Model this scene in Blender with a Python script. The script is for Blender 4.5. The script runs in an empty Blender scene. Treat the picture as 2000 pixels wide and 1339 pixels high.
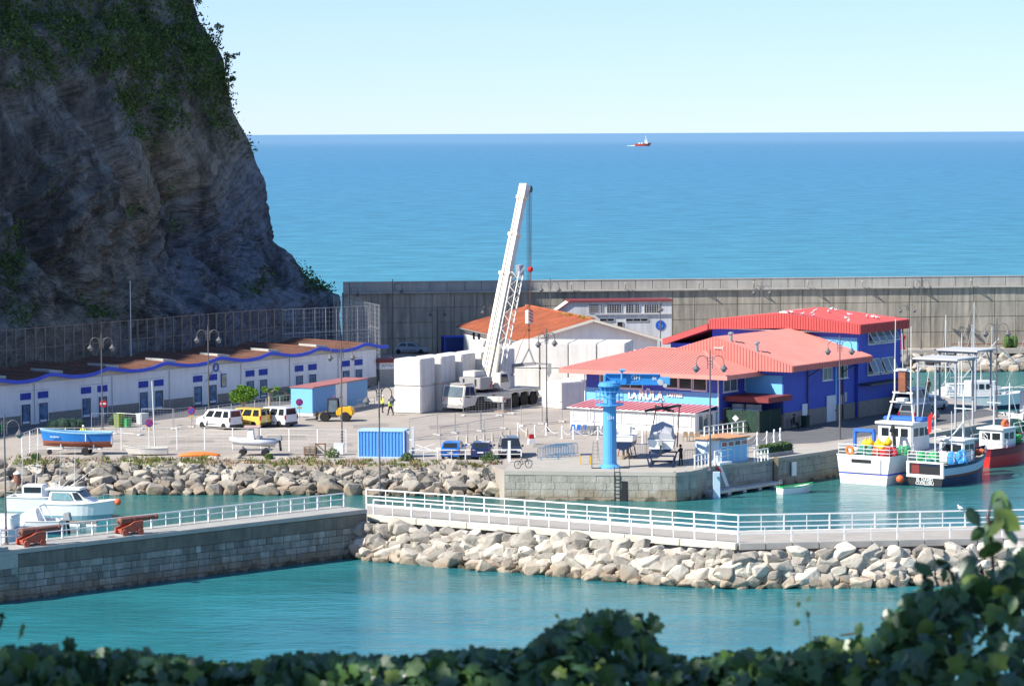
import bpy, bmesh, math, random, mathutils
from mathutils import Vector, Matrix, noise
R = math.radians
V3 = Vector
rnd = random.Random(11)
S = bpy.context.scene
COL = S.collection

# ---------------------------------------------------------------- camera
F_PX = 6300.0                       # focal length in photo pixels (2000 px wide)
CAM = V3((0, 0, 30.5))              # water is z = 0
Y0 = 252.0                          # level line in the photo at x = 1000
PITCH = math.atan((669.5 - Y0) / F_PX)
ROLL = R(.2656)
fw = V3((0, math.cos(PITCH), -math.sin(PITCH)))
up0 = V3((0, math.sin(PITCH), math.cos(PITCH)))
rt0 = V3((1, 0, 0))
rt = math.cos(ROLL) * rt0 - math.sin(ROLL) * up0
up = math.sin(ROLL) * rt0 + math.cos(ROLL) * up0
cd = bpy.data.cameras.new('camera')
cam = bpy.data.objects.new('camera', cd)
COL.objects.link(cam)
mw = Matrix((rt, up, -fw)).transposed().to_4x4()
mw.translation = CAM
cam.matrix_world = mw
cd.sensor_width = 36
cd.lens = 36 * F_PX / 2000
cd.clip_start = .5
cd.clip_end = 60000
cd.dof.use_dof = True
cd.dof.focus_distance = 290
cd.dof.aperture_fstop = 9
S.camera = cam

# ---------------------------------------------------------------- sky, sun, exposure
SUN_AZ = R(64)                      # left of straight behind the camera
SUN_EL = R(41)
to_sun = V3((-math.sin(SUN_AZ) * math.cos(SUN_EL), -math.cos(SUN_AZ) * math.cos(SUN_EL), math.sin(SUN_EL)))
w = bpy.data.worlds.new('World')
S.world = w
w.use_nodes = True
nt = w.node_tree
bg = nt.nodes['Background']
sk = nt.nodes.new('ShaderNodeTexSky')
sk.sky_type = 'NISHITA'
sk.sun_disc = False
sk.sun_elevation = SUN_EL
sk.sun_rotation = math.atan2(to_sun.x, to_sun.y)
sk.altitude = 30
sk.air_density = .75
sk.dust_density = 0
sk.ozone_density = 8
tint = nt.nodes.new('ShaderNodeVectorMath')     # the photograph's cool white balance
tint.operation = 'MULTIPLY'
tint.inputs[1].default_value = (.8, .9, 1.15)
nt.links.new(sk.outputs[0], tint.inputs[0])
gm_ = nt.nodes.new('ShaderNodeGamma')            # summer haze evens the sky out
gm_.inputs[1].default_value = .68
nt.links.new(tint.outputs[0], gm_.inputs[0])
nt.links.new(gm_.outputs[0], bg.inputs[0])
bg.inputs[1].default_value = .11
sd = bpy.data.lights.new('sun', 'SUN')
sd.energy = 3.1
sd.angle = R(.53)
sd.color = (1, .95, .86)
so = bpy.data.objects.new('sun', sd)
COL.objects.link(so)
so.rotation_euler = (-to_sun).to_track_quat('-Z', 'Y').to_euler()
so.location = (-60, -40, 120)
S.view_settings.view_transform = 'Standard'
S.view_settings.look = 'None'
S.view_settings.gamma = 1
S.view_settings.exposure = 1.4
S.render.engine = 'CYCLES'

# ---------------------------------------------------------------- pixels to places
Q = 2.4                             # quay level
PZ = 2.7                            # near pier level


def ray(px, py):
    return fw + rt * ((px - 1000) / F_PX) + up * ((669.5 - py) / F_PX)


def G(px, py, z=Q):
    d = ray(px, py)
    return CAM + d * ((z - CAM.z) / d.z)


def GW(px, py):
    return G(px, py, 0)


def AT(px, py, D):
    d = ray(px, py)
    return CAM + d * (D / d.y)


def PIX(p):
    v = p - CAM
    k = F_PX / v.dot(fw)
    return 1000 + v.dot(rt) * k, 669.5 - v.dot(up) * k


def VP(px, py, A, B):
    """pixel on the vertical plane through ground points A, B -> (distance along AB, height)"""
    a = V3((B.x - A.x, B.y - A.y, 0)).normalized()
    n = V3((-a.y, a.x, 0))
    d = ray(px, py)
    t = (A - CAM).dot(n) / d.dot(n)
    p = CAM + d * t
    return (p - A).dot(a), p.z


# ---------------------------------------------------------------- mesh helpers
class MB:
    def __init__(s):
        s.v = []; s.f = []; s.mi = []; s.cur = 0

    def add(s, vs, fs):
        b = len(s.v)
        s.v += [tuple(x) for x in vs]
        s.f += [tuple(i + b for i in f) for f in fs]
        s.mi += [s.cur] * len(fs)
        return s

    def box(s, x0, x1, y0, y1, z0, z1):
        return s.hexa([(x0, y0, z0), (x1, y0, z0), (x1, y1, z0), (x0, y1, z0), (x0, y0, z1), (x1, y0, z1), (x1, y1, z1), (x0, y1, z1)])

    def hexa(s, p):
        return s.add(p, [(3, 2, 1, 0), (4, 5, 6, 7), (0, 1, 5, 4), (1, 2, 6, 5), (2, 3, 7, 6), (3, 0, 4, 7)])

    def frame(s, p, q, up_=V3((0, 0, 1))):
        p = V3(p); q = V3(q)
        d = (q - p).normalized()
        u = V3(up_)
        if abs(d.dot(u)) > .98:
            u = V3((1, 0, 0))
        a = d.cross(u).normalized()
        b = a.cross(d).normalized()
        return p, q, a, b

    def bar(s, p, q, w, h=None, up_=V3((0, 0, 1))):
        h = h or w
        p, q, a, b = s.frame(p, q, up_)
        r = []
        for c in (p, q):
            r += [c - a * w / 2 - b * h / 2, c + a * w / 2 - b * h / 2, c + a * w / 2 + b * h / 2, c - a * w / 2 + b * h / 2]
        return s.hexa(r)

    def tube(s, p, q, r, r2=None, n=8, cap=True):
        r2 = r if r2 is None else r2
        p, q, a, b = s.frame(p, q)
        vs = []
        for c, k in ((p, r), (q, r2)):
            for i in range(n):
                t = 2 * math.pi * i / n
                vs.append(c + a * k * math.cos(t) + b * k * math.sin(t))
        fs = [(i, (i + 1) % n, n + (i + 1) % n, n + i) for i in range(n)]
        if cap:
            fs += [tuple(range(n - 1, -1, -1)), tuple(range(n, 2 * n))]
        return s.add(vs, fs)

    def path(s, pts, r, n=6):
        pts = [V3(p) for p in pts]
        rings = []
        for i, p in enumerate(pts):
            d = (pts[min(i + 1, len(pts) - 1)] - pts[max(i - 1, 0)]).normalized()
            u = V3((0, 0, 1)) if abs(d.z) < .95 else V3((1, 0, 0))
            a = d.cross(u).normalized(); b = a.cross(d)
            k = r[i] if isinstance(r, (list, tuple)) else r
            rings.append([p + a * k * math.cos(2 * math.pi * j / n) + b * k * math.sin(2 * math.pi * j / n) for j in range(n)])
        return s.loft(rings)

    def loft(s, rings, closed=True, caps=True):
        n = len(rings[0])
        vs = [p for r in rings for p in r]
        fs = []
        for i in range(len(rings) - 1):
            for j in range(n if closed else n - 1):
                k = (j + 1) % n
                fs.append((i * n + j, i * n + k, (i + 1) * n + k, (i + 1) * n + j))
        if caps:
            fs.append(tuple(range(n - 1, -1, -1)))
            fs.append(tuple(range((len(rings) - 1) * n, len(rings) * n)))
        return s.add(vs, fs)

    def extr(s, poly, vec):
        vec = V3(vec)
        return s.loft([[V3(p) for p in poly], [V3(p) + vec for p in poly]])

    def lathe(s, prof, c=(0, 0, 0), n=12):
        c = V3(c)
        return s.loft([[c + V3((r * math.cos(2 * math.pi * j / n), r * math.sin(2 * math.pi * j / n), z)) for j in range(n)] for r, z in prof])

    def ring(s, r0, r1, h, n=18):
        p = [(r0, -h / 2), (r1, -h / 2), (r1, h / 2), (r0, h / 2), (r0, -h / 2)]
        return s.loft([[V3((r * math.cos(2 * math.pi * j / n), r * math.sin(2 * math.pi * j / n), z)) for j in range(n)] for r, z in p], caps=False)

    def ball(s, c, r, n=8, m=6):
        c = V3(c)
        r = r if isinstance(r, (tuple, list)) else (r, r, r)
        rings = []
        for i in range(m + 1):
            t = math.pi * (i / m * .96 + .02)
            rings.append([c + V3((r[0] * math.sin(t) * math.cos(2 * math.pi * j / n), r[1] * math.sin(t) * math.sin(2 * math.pi * j / n), -r[2] * math.cos(t))) for j in range(n)])
        return s.loft(rings)

    def quad(s, *p):
        return s.add(p, [tuple(range(len(p)))])

    def mesh(s, name, mats, smooth=False, bevel=0, recalc=True):
        me = bpy.data.meshes.new(name)
        me.from_pydata(s.v, [], s.f)
        mats = mats if isinstance(mats, (list, tuple)) else [mats]
        for m in mats:
            me.materials.append(m)
        if len(mats) > 1:
            me.polygons.foreach_set('material_index', s.mi)
        if recalc or bevel:
            bm = bmesh.new(); bm.from_mesh(me)
            if recalc:
                bmesh.ops.recalc_face_normals(bm, faces=bm.faces)
            if bevel:
                es = [e for e in bm.edges if len(e.link_faces) == 2 and e.calc_face_angle(0) > .5]
                bmesh.ops.bevel(bm, geom=es, offset=bevel, segments=2, affect='EDGES', clamp_overlap=True)
            bm.to_mesh(me); bm.free()
        if smooth:
            me.polygons.foreach_set('use_smooth', [True] * len(me.polygons))
        me.update()
        return me

    def build(s, name, mats, parent=None, smooth=False, bevel=0, recalc=True, kind=None, label=None):
        o = bpy.data.objects.new(name, s.mesh(name, mats, smooth, bevel, recalc))
        COL.objects.link(o)
        o.parent = parent
        if kind: o['kind'] = kind
        if label: o['label'] = label
        return o


def tag(o, label, cat, group=None):
    o['label'] = label; o['category'] = cat
    if group: o['group'] = group
    return o


def thing(name, label, cat, loc=(0, 0, 0), rz=0, group=None):
    o = bpy.data.objects.new(name, None)
    COL.objects.link(o)
    o.empty_display_size = .2
    o.location = loc; o.rotation_euler = (0, 0, rz)
    return tag(o, label, cat, group)


def inst(me, name, parent, loc=(0, 0, 0), rot=(0, 0, 0), sc=(1, 1, 1)):
    o = bpy.data.objects.new(name, me)
    COL.objects.link(o)
    o.parent = parent
    o.location = loc; o.rotation_euler = rot; o.scale = sc
    return o


KIDS = {}


def copy_tree(o, parent=None):
    c = o.copy()
    COL.objects.link(c)
    c.parent = parent
    for ch in [x for x in list(COL.objects) if x.parent == o] if o.name not in KIDS else KIDS[o.name]:
        copy_tree(ch, c)
    return c


def note_kids(o):
    KIDS[o.name] = [x for x in COL.objects if x.parent == o]
    for k in KIDS[o.name]:
        note_kids(k)


def clone(o, loc, rz=0, label=None):
    if o.name not in KIDS: note_kids(o)
    c = copy_tree(o)
    c.location = loc; c.rotation_euler = (0, 0, rz)
    if label: c['label'] = label
    return c


def head(A, B):
    return math.atan2(B.y - A.y, B.x - A.x)


def text(name, s, size, mat, parent, loc, rot, ext=.02, off=0, sx=1):
    cu = bpy.data.curves.new(name, 'FONT')
    cu.body = s; cu.size = size; cu.extrude = ext; cu.offset = off
    cu.align_x = 'CENTER'; cu.align_y = 'CENTER'
    cu.resolution_u = 2
    t = bpy.data.objects.new(name, cu)
    COL.objects.link(t)
    dg = bpy.context.evaluated_depsgraph_get()
    me = bpy.data.meshes.new_from_object(t.evaluated_get(dg))
    bpy.data.objects.remove(t)
    me.materials.clear(); me.materials.append(mat)
    o = bpy.data.objects.new(name, me)
    COL.objects.link(o)
    o.parent = parent
    o.location = loc; o.rotation_euler = rot; o.scale = (sx, 1, 1)
    return o


# ---------------------------------------------------------------- materials
MATS = {}


def pm(name, col=(.5, .5, .5), rough=.6, metal=0, var=.12, vs=2.0, bump=0, bs=8.0, rand=0, streak=0, scol=(.06, .06, .055), spec=.4, sz=.08, trans=0, coat=0):
    if name in MATS:
        return MATS[name]
    m = bpy.data.materials.new(name)
    m.use_nodes = True
    n = m.node_tree; L = n.links.new
    b = n.nodes['Principled BSDF']
    b.inputs['Roughness'].default_value = rough
    b.inputs['Metallic'].default_value = metal
    b.inputs['Specular IOR Level'].default_value = spec
    b.inputs['Coat Weight'].default_value = coat
    rgb = n.nodes.new('ShaderNodeRGB'); rgb.outputs[0].default_value = (*col, 1)
    out = rgb.outputs[0]
    tc = n.nodes.new('ShaderNodeTexCoord')
    geo = n.nodes.new('ShaderNodeNewGeometry')
    oi = n.nodes.new('ShaderNodeObjectInfo')
    pos = geo.outputs['Position']
    if var:
        nz = n.nodes.new('ShaderNodeTexNoise'); nz.inputs['Scale'].default_value = vs; nz.inputs['Detail'].default_value = 5; nz.inputs['Roughness'].default_value = .65
        L(pos, nz.inputs['Vector'])
        mr = n.nodes.new('ShaderNodeMapRange')
        mr.inputs[1].default_value = .25; mr.inputs[2].default_value = .75
        mr.inputs[3].default_value = 1 - var; mr.inputs[4].default_value = 1 + var
        L(nz.outputs[0], mr.inputs[0])
        f = mr.outputs[0]
        if rand:
            m2 = n.nodes.new('ShaderNodeMapRange'); m2.inputs[3].default_value = 1 - rand; m2.inputs[4].default_value = 1 + rand
            L(oi.outputs['Random'], m2.inputs[0])
            mm = n.nodes.new('ShaderNodeMath'); mm.operation = 'MULTIPLY'
            L(f, mm.inputs[0]); L(m2.outputs[0], mm.inputs[1]); f = mm.outputs[0]
        vm = n.nodes.new('ShaderNodeVectorMath'); vm.operation = 'SCALE'
        L(out, vm.inputs[0]); L(f, vm.inputs['Scale'])
        out = vm.outputs[0]
    if streak:
        mp = n.nodes.new('ShaderNodeMapping'); mp.inputs['Scale'].default_value = (1, 1, sz)
        L(pos, mp.inputs[0])
        nz = n.nodes.new('ShaderNodeTexNoise'); nz.inputs['Scale'].default_value = 1.6; nz.inputs['Detail'].default_value = 6; nz.inputs['Roughness'].default_value = .7
        L(mp.outputs[0], nz.inputs['Vector'])
        cr = n.nodes.new('ShaderNodeMapRange'); cr.inputs[1].default_value = .42; cr.inputs[2].default_value = .72; cr.inputs[4].default_value = streak
        L(nz.outputs[0], cr.inputs[0])
        mx = n.nodes.new('ShaderNodeMix'); mx.data_type = 'RGBA'
        L(cr.outputs[0], mx.inputs[0]); L(out, mx.inputs[6]); mx.inputs[7].default_value = (*scol, 1)
        out = mx.outputs[2]
    L(out, b.inputs['Base Color'])
    if bump:
        nz = n.nodes.new('ShaderNodeTexNoise'); nz.inputs['Scale'].default_value = bs; nz.inputs['Detail'].default_value = 4
        L(pos, nz.inputs['Vector'])
        bp = n.nodes.new('ShaderNodeBump'); bp.inputs['Strength'].default_value = bump; bp.inputs['Distance'].default_value = .1
        L(nz.outputs[0], bp.inputs['Height']); L(bp.outputs[0], b.inputs['Normal'])
    if trans:
        tr = n.nodes.new('ShaderNodeBsdfTranslucent'); L(out, tr.inputs[0])
        ms = n.nodes.new('ShaderNodeMixShader'); ms.inputs[0].default_value = trans
        L(b.outputs[0], ms.inputs[1]); L(tr.outputs[0], ms.inputs[2])
        L(ms.outputs[0], n.nodes['Material Output'].inputs[0])
    MATS[name] = m
    return m


WHITE = pm('white_paint', (.78, .78, .76), .45, var=.05, vs=1.2)
WALLW = pm('white_render_wall', (.8, .81, .82), .8, var=.06, vs=.8, streak=.22, scol=(.42, .4, .36))
CREAM = pm('cream_render', (.62, .59, .5), .8, var=.1)
GREYP = pm('grey_paint', (.3, .31, .32), .5, var=.08)
LGREY = pm('light_grey', (.5, .5, .5), .6, var=.1)
DARK = pm('dark_metal', (.035, .036, .04), .5, var=.1)
BLACK = pm('black_rubber', (.018, .018, .02), .7, var=.1)
STEEL = pm('galvanised_steel', (.42, .43, .44), .45, metal=.5, var=.15)
LAMPM = pm('lamp_post_paint', (.12, .115, .12), .5, var=.1)
GLASS = pm('dark_glass', (.02, .026, .032), .06, var=0, spec=.6)
GLASSB = pm('pale_glass', (.12, .16, .19), .05, var=.3, vs=.7, spec=.8)
BLUE = pm('blue_wall_paint', (.06, .1, .5), .65, var=.12, vs=.6)
LBLUE = pm('light_blue_paint', (.16, .47, .82), .6, var=.04, vs=.6)
CBLUE = pm('crane_blue', (.1, .36, .68), .45, var=.06, vs=1)
FBLUE = pm('fascia_blue', (.05, .1, .6), .6, var=.08)
REDR = pm('red_roof_metal', (.6, .2, .17), .5, var=.08, vs=.7)
REDF = pm('red_fascia_metal', (.52, .085, .08), .5, var=.06)
TILE = pm('orange_roof_tile', (.42, .13, .06), .8, var=.35, vs=.5, bump=.5, bs=6)
RUSTR = pm('rusty_brown_roof', (.13, .065, .042), .85, var=.4, vs=.45, streak=.3, scol=(.09, .06, .05))
RUST = pm('rusty_iron', (.23, .085, .05), .85, var=.35, vs=3)
RUSTG = pm('rusty_grey_steel', (.26, .2, .16), .7, var=.35, vs=1.2)
CONC = pm('pale_concrete', (.7, .68, .64), .85, var=.09, vs=1.0, streak=.4, scol=(.34, .32, .29), rand=.05)
CONCG = pm('grey_concrete', (.36, .35, .32), .85, var=.15, vs=.8)
PLINTH = pm('stone_plinth', (.26, .24, .21), .9, var=.25, vs=3, bump=.4, bs=5)
YEL = pm('yellow_paint', (.75, .42, .02), .45, var=.05)
YVAN = pm('van_yellow', (.72, .5, .1), .3, var=.03, coat=.3)
CARW = pm('car_white', (.8, .8, .8), .25, var=.02, coat=.3)
CARB = pm('car_blue', (.01, .14, .5), .25, var=.02, coat=.4)
CARN = pm('car_navy', (.02, .035, .11), .25, var=.02, coat=.4)
CARK = pm('car_dark', (.02, .024, .04), .25, var=.02, coat=.4)
CARS = pm('car_silver', (.4, .44, .5), .3, metal=.3, var=.02, coat=.3)
CARG = pm('car_grey', (.07, .08, .1), .3, var=.02, coat=.4)
TAIL = pm('tail_light_red', (.35, .01, .015), .3, var=0)
ORNG = pm('orange_plastic', (.8, .2, .04), .5, var=.08)
GREEN = pm('green_plastic', (.03, .35, .1), .6, var=.2)
DGREEN = pm('dark_green_net', (.02, .05, .035), .9, var=.4, vs=4, bump=.8, bs=12)
REDP = pm('red_paint', (.5, .02, .025), .45, var=.06)
HULLW = pm('boat_white', (.78, .78, .77), .3, var=.03, vs=.8, streak=.08, scol=(.45, .38, .3))
HULLN = pm('boat_navy', (.015, .03, .08), .35, var=.1)
HULLB = pm('boat_blue', (.02, .19, .55), .4, var=.05)
HULLL = pm('boat_pale_blue', (.45, .56, .66), .4, var=.06)
HULLR = pm('boat_red', (.52, .03, .03), .4, var=.06)
ANTIF = pm('antifouling_red', (.26, .09, .06), .8, var=.2)
WOOD = pm('weathered_wood', (.28, .2, .13), .8, var=.3, vs=4)
COVER = pm('grey_canvas', (.42, .42, .45), .85, var=.12, vs=1.5)
HIVIS = pm('hi_vis_yellow', (.62, .75, .08), .7, var=.05)
SKIN = pm('skin', (.5, .3, .22), .6, var=.03)
CLOTHK = pm('black_cloth', (.02, .02, .025), .9, var=.1)
CLOTHR = pm('red_cloth', (.5, .03, .03), .9, var=.1)
TERRA = pm('terracotta_flat_roof', (.55, .28, .14), .8, var=.12)
REDW = pm('red_white_board', (.6, .05, .05), .5, var=.05)
SIGNB = pm('sign_blue', (.02, .09, .45), .5, var=.03)
POSTER = pm('blue_poster', (.07, .16, .28), .5, var=.9, vs=2.2)
# ================================================================ THE SETTING
S.cycles.use_denoising = True


def ramp(n, L, src, stops):
    cr = n.nodes.new('ShaderNodeValToRGB')
    e = cr.color_ramp.elements
    while len(e) < len(stops): e.new(.5)
    for i, (p, c) in enumerate(stops):
        e[i].position = p; e[i].color = (*c, 1) if len(c) == 3 else c
    L(src, cr.inputs[0])
    return cr.outputs[0]


def water_mat():
    m = bpy.data.materials.new('sea_water'); m.use_nodes = True
    n = m.node_tree; L = n.links.new
    b = n.nodes['Principled BSDF']
    geo = n.nodes.new('ShaderNodeNewGeometry')
    sx = n.nodes.new('ShaderNodeSeparateXYZ'); L(geo.outputs['Position'], sx.inputs[0])
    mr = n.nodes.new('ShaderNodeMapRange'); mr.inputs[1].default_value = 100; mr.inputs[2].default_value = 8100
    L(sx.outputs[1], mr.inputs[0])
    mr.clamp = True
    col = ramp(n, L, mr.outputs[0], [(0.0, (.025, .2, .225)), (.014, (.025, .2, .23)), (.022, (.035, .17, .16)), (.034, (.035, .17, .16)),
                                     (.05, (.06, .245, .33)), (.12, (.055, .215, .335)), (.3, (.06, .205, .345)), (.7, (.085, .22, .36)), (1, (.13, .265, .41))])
    # light and dark of the wave chop, put into the colour
    mp = n.nodes.new('ShaderNodeMapping'); mp.inputs['Scale'].default_value = (.07, .09, 1)
    L(geo.outputs['Position'], mp.inputs[0])
    nz = n.nodes.new('ShaderNodeTexNoise'); nz.inputs['Scale'].default_value = 1; nz.inputs['Detail'].default_value = 12; nz.inputs['Roughness'].default_value = .72
    L(mp.outputs[0], nz.inputs['Vector'])
    m2 = n.nodes.new('ShaderNodeMapRange'); m2.inputs[1].default_value = .3; m2.inputs[2].default_value = .7; m2.inputs[3].default_value = .72; m2.inputs[4].default_value = 1.28
    L(nz.outputs[0], m2.inputs[0])
    vm = n.nodes.new('ShaderNodeVectorMath'); vm.operation = 'SCALE'
    L(col, vm.inputs[0]); L(m2.outputs[0], vm.inputs['Scale'])
    # ripples and waves
    mpa = n.nodes.new('ShaderNodeMapping'); mpa.inputs['Scale'].default_value = (.55, 1.0, 1); mpa.inputs['Rotation'].default_value = (0, 0, .25)
    L(geo.outputs['Position'], mpa.inputs[0])
    na = n.nodes.new('ShaderNodeTexNoise'); na.inputs['Scale'].default_value = 1.1; na.inputs['Detail'].default_value = 5; na.inputs['Roughness'].default_value = .6
    L(mpa.outputs[0], na.inputs['Vector'])
    mpb = n.nodes.new('ShaderNodeMapping'); mpb.inputs['Scale'].default_value = (.08, .2, 1)
    L(geo.outputs['Position'], mpb.inputs[0])
    nb = n.nodes.new('ShaderNodeTexNoise'); nb.inputs['Scale'].default_value = 1; nb.inputs['Detail'].default_value = 5
    L(mpb.outputs[0], nb.inputs['Vector'])
    ad = n.nodes.new('ShaderNodeMath'); ad.operation = 'MULTIPLY_ADD'; ad.inputs[1].default_value = 2.2
    L(nb.outputs[0], ad.inputs[0]); L(na.outputs[0], ad.inputs[2])
    # waves are higher out at sea than inside the harbour
    hm = n.nodes.new('ShaderNodeMapRange'); hm.inputs[1].default_value = 250; hm.inputs[2].default_value = 520; hm.inputs[3].default_value = .16; hm.inputs[4].default_value = .55
    L(sx.outputs[1], hm.inputs[0])
    mu = n.nodes.new('ShaderNodeMath'); mu.operation = 'MULTIPLY'; L(ad.outputs[0], mu.inputs[0]); L(hm.outputs[0], mu.inputs[1])
    bp = n.nodes.new('ShaderNodeBump'); bp.inputs['Strength'].default_value = 1; bp.inputs['Distance'].default_value = .55
    L(mu.outputs[0], bp.inputs['Height'])
    n.nodes.remove(b)
    df = n.nodes.new('ShaderNodeBsdfDiffuse'); L(vm.outputs[0], df.inputs[0]); L(bp.outputs[0], df.inputs['Normal'])
    gl = n.nodes.new('ShaderNodeBsdfGlossy'); gl.inputs['Roughness'].default_value = .08; L(bp.outputs[0], gl.inputs['Normal'])
    fz = n.nodes.new('ShaderNodeFresnel'); fz.inputs[0].default_value = 1.33; L(bp.outputs[0], fz.inputs['Normal'])
    # waves hide their own backs: the mirror share stays limited, most of all on the open sea
    mxr = n.nodes.new('ShaderNodeMapRange'); mxr.inputs[1].default_value = 300; mxr.inputs[2].default_value = 640; mxr.inputs[3].default_value = .55; mxr.inputs[4].default_value = .13
    L(sx.outputs[1], mxr.inputs[0])
    mn = n.nodes.new('ShaderNodeMath'); mn.operation = 'MINIMUM'; L(fz.outputs[0], mn.inputs[0]); L(mxr.outputs[0], mn.inputs[1])
    ms = n.nodes.new('ShaderNodeMixShader'); L(mn.outputs[0], ms.inputs[0]); L(df.outputs[0], ms.inputs[1]); L(gl.outputs[0], ms.inputs[2])
    L(ms.outputs[0], n.nodes['Material Output'].inputs[0])
    return m


sea = MB().quad((-9000, 20, 0), (9000, 20, 0), (9000, 20500, 0), (-9000, 20500, 0)).build('sea', water_mat(), kind='structure')

# ---- quay ground
ASPH = pm('worn_pale_asphalt', (.37, .325, .28), .9, var=.2, vs=.22, bump=.2, bs=9)
ASPHD = pm('dark_shaded_asphalt', (.12, .12, .125), .9, var=.16, vs=.5)
CONCP = pm('quay_concrete', (.4, .37, .32), .9, var=.12, vs=.5)
qe = [G(985, 919), G(1320, 922), G(1346, 920), G(1366, 916), G(1380, 912), G(1600, 882), G(1797, 850), G(1975, 817)]
quay_pts = [V3((-150, 262, Q)), V3((G(0, 895).x, G(0, 895).y, Q)), G(500, 897), G(960, 908)] + qe + \
    [G(1925, 793), G(1800, 764), G(1742, 745), AT(1742, 690, 405.5), AT(2000, 685, 408.5), V3((130, 416, Q)), V3((130, 440, Q)), V3((-150, 440, Q))]


def slab(name, pts, z0, z1, mats, kind='structure', parent=None):
    bm = bmesh.new()
    vs = [bm.verts.new((p.x, p.y, z1)) for p in pts]
    f = bm.faces.new(vs)
    if f.normal.z < 0: f.normal_flip()
    r = bmesh.ops.extrude_face_region(bm, geom=[f])
    bmesh.ops.translate(bm, vec=(0, 0, z0 - z1), verts=[x for x in r['geom'] if isinstance(x, bmesh.types.BMVert)])
    bmesh.ops.recalc_face_normals(bm, faces=bm.faces)
    bmesh.ops.triangulate(bm, faces=[x for x in bm.faces if len(x.verts) > 4])
    me = bpy.data.meshes.new(name); bm.to_mesh(me); bm.free()
    me.materials.append(mats)
    o = bpy.data.objects.new(name, me); COL.objects.link(o)
    if kind: o['kind'] = kind
    o.parent = parent
    return o


quay = slab('quay', quay_pts, -3, Q, ASPH)
# the paler concrete strip along the working edge, dark roads with cast shade put into their colour
ed = [G(985, 918.5), G(1320, 921.5), G(1366, 915.5), G(1380, 911.5), G(1600, 881.5), G(1797, 849.5), G(1972, 817)]
en = [G(1975, 809), G(1790, 841), G(1600, 869), G(1480, 884), G(1360, 893), G(1150, 893), G(1040, 893), G(1000, 902)]
slab('quay_apron', ed + en, Q - .1, Q + .004, CONCP)
rd = [G(1440, 872), G(1600, 864), G(1790, 838), G(1960, 807), G(1900, 793), G(1760, 780), G(1500, 835)]
slab('road', rd, Q - .1, Q + .006, ASPHD)  # market building's shadow put into the road colour
slab('road', [G(-80, 866), G(380, 812), G(560, 790), G(735, 762), G(720, 752), G(-80, 846)], Q - .1, Q + .005, ASPHD)  # outline follows the cliff's shadow edge, its shade put into the colour

PATCH = pm('asphalt_patch', (.27, .24, .21), .9, var=.15, vs=.6)
for i, q4 in enumerate((((520, 858), (600, 858), (596, 850), (522, 850)), ((330, 866), (420, 864), (418, 858), (334, 859)), ((840, 838), (900, 834), (896, 828), (838, 831)), ((690, 836), (760, 832), (756, 826), (690, 829)), ((1040, 874), (1110, 872), (1106, 865), (1042, 866)), ((600, 872), (690, 871), (688, 866), (604, 866)), ((120, 868), (250, 862), (246, 857), (122, 861)))):
    slab('asphalt_patch', [G(*c) for c in q4], Q - .1, Q + .003, PATCH)
# painted lines on the yard
LINE = pm('road_paint', (.72, .7, .66), .8, var=.2, vs=3)
for a, b_ in (((70, 868), (270, 846)), ((90, 850), (300, 838)), ((240, 858), (420, 847)), ((520, 848), (600, 848)), ((640, 848), (740, 848)), ((805, 880), (850, 866)), ((812, 868), (860, 884)), ((700, 862), (850, 855)),
              ((330, 852), (520, 842)), ((1040, 826), (1110, 818)), ((910, 866), (1010, 858)), ((800, 890), (880, 872))):
    p, q = G(*a), G(*b_)
    MB().bar((p.x, p.y, Q + .004), (q.x, q.y, Q + .004), .14, .01).build('road_marking', LINE, kind='structure')

# ---- stones
ROCKM = pm('limestone_rock', (.46, .415, .345), .9, var=.22, vs=1.3, bump=.6, bs=3.5, rand=.28)
ROCKG = pm('grey_rock', (.29, .262, .222), .9, var=.25, vs=1.3, bump=.6, bs=3.5, rand=.3)
ROCKB = pm('tide_stained_rock', (.3, .23, .15), .85, var=.3, vs=1.5, bump=.6, bs=4, rand=.3)


def rock_mesh(seed, mat):
    r = random.Random(seed)
    bm = bmesh.new()
    for i in range(19):
        v = V3((r.gauss(0, 1), r.gauss(0, 1), r.gauss(0, 1))).normalized() * r.uniform(.82, 1.12)
        # square the stone a little: quarried blocks
        v = V3([math.copysign(min(abs(c) * 1.18, .86), c) for c in v])
        bm.verts.new(v * .5)
    h = bmesh.ops.convex_hull(bm, input=bm.verts)
    bmesh.ops.delete(bm, geom=list({g for g in h['geom_interior'] + h['geom_unused'] if isinstance(g, bmesh.types.BMVert)}), context='VERTS')
    bmesh.ops.dissolve_limit(bm, angle_limit=.25, verts=bm.verts, edges=bm.edges)
    bmesh.ops.bevel(bm, geom=list(bm.edges), offset=.035, segments=1, affect='EDGES', clamp_overlap=True)
    bmesh.ops.triangulate(bm, faces=bm.faces)
    me = bpy.data.meshes.new('stone'); bm.to_mesh(me); bm.free()
    me.materials.append(mat)
    return me


def ZZ(p, z):
    return V3((p.x, p.y, z))


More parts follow.
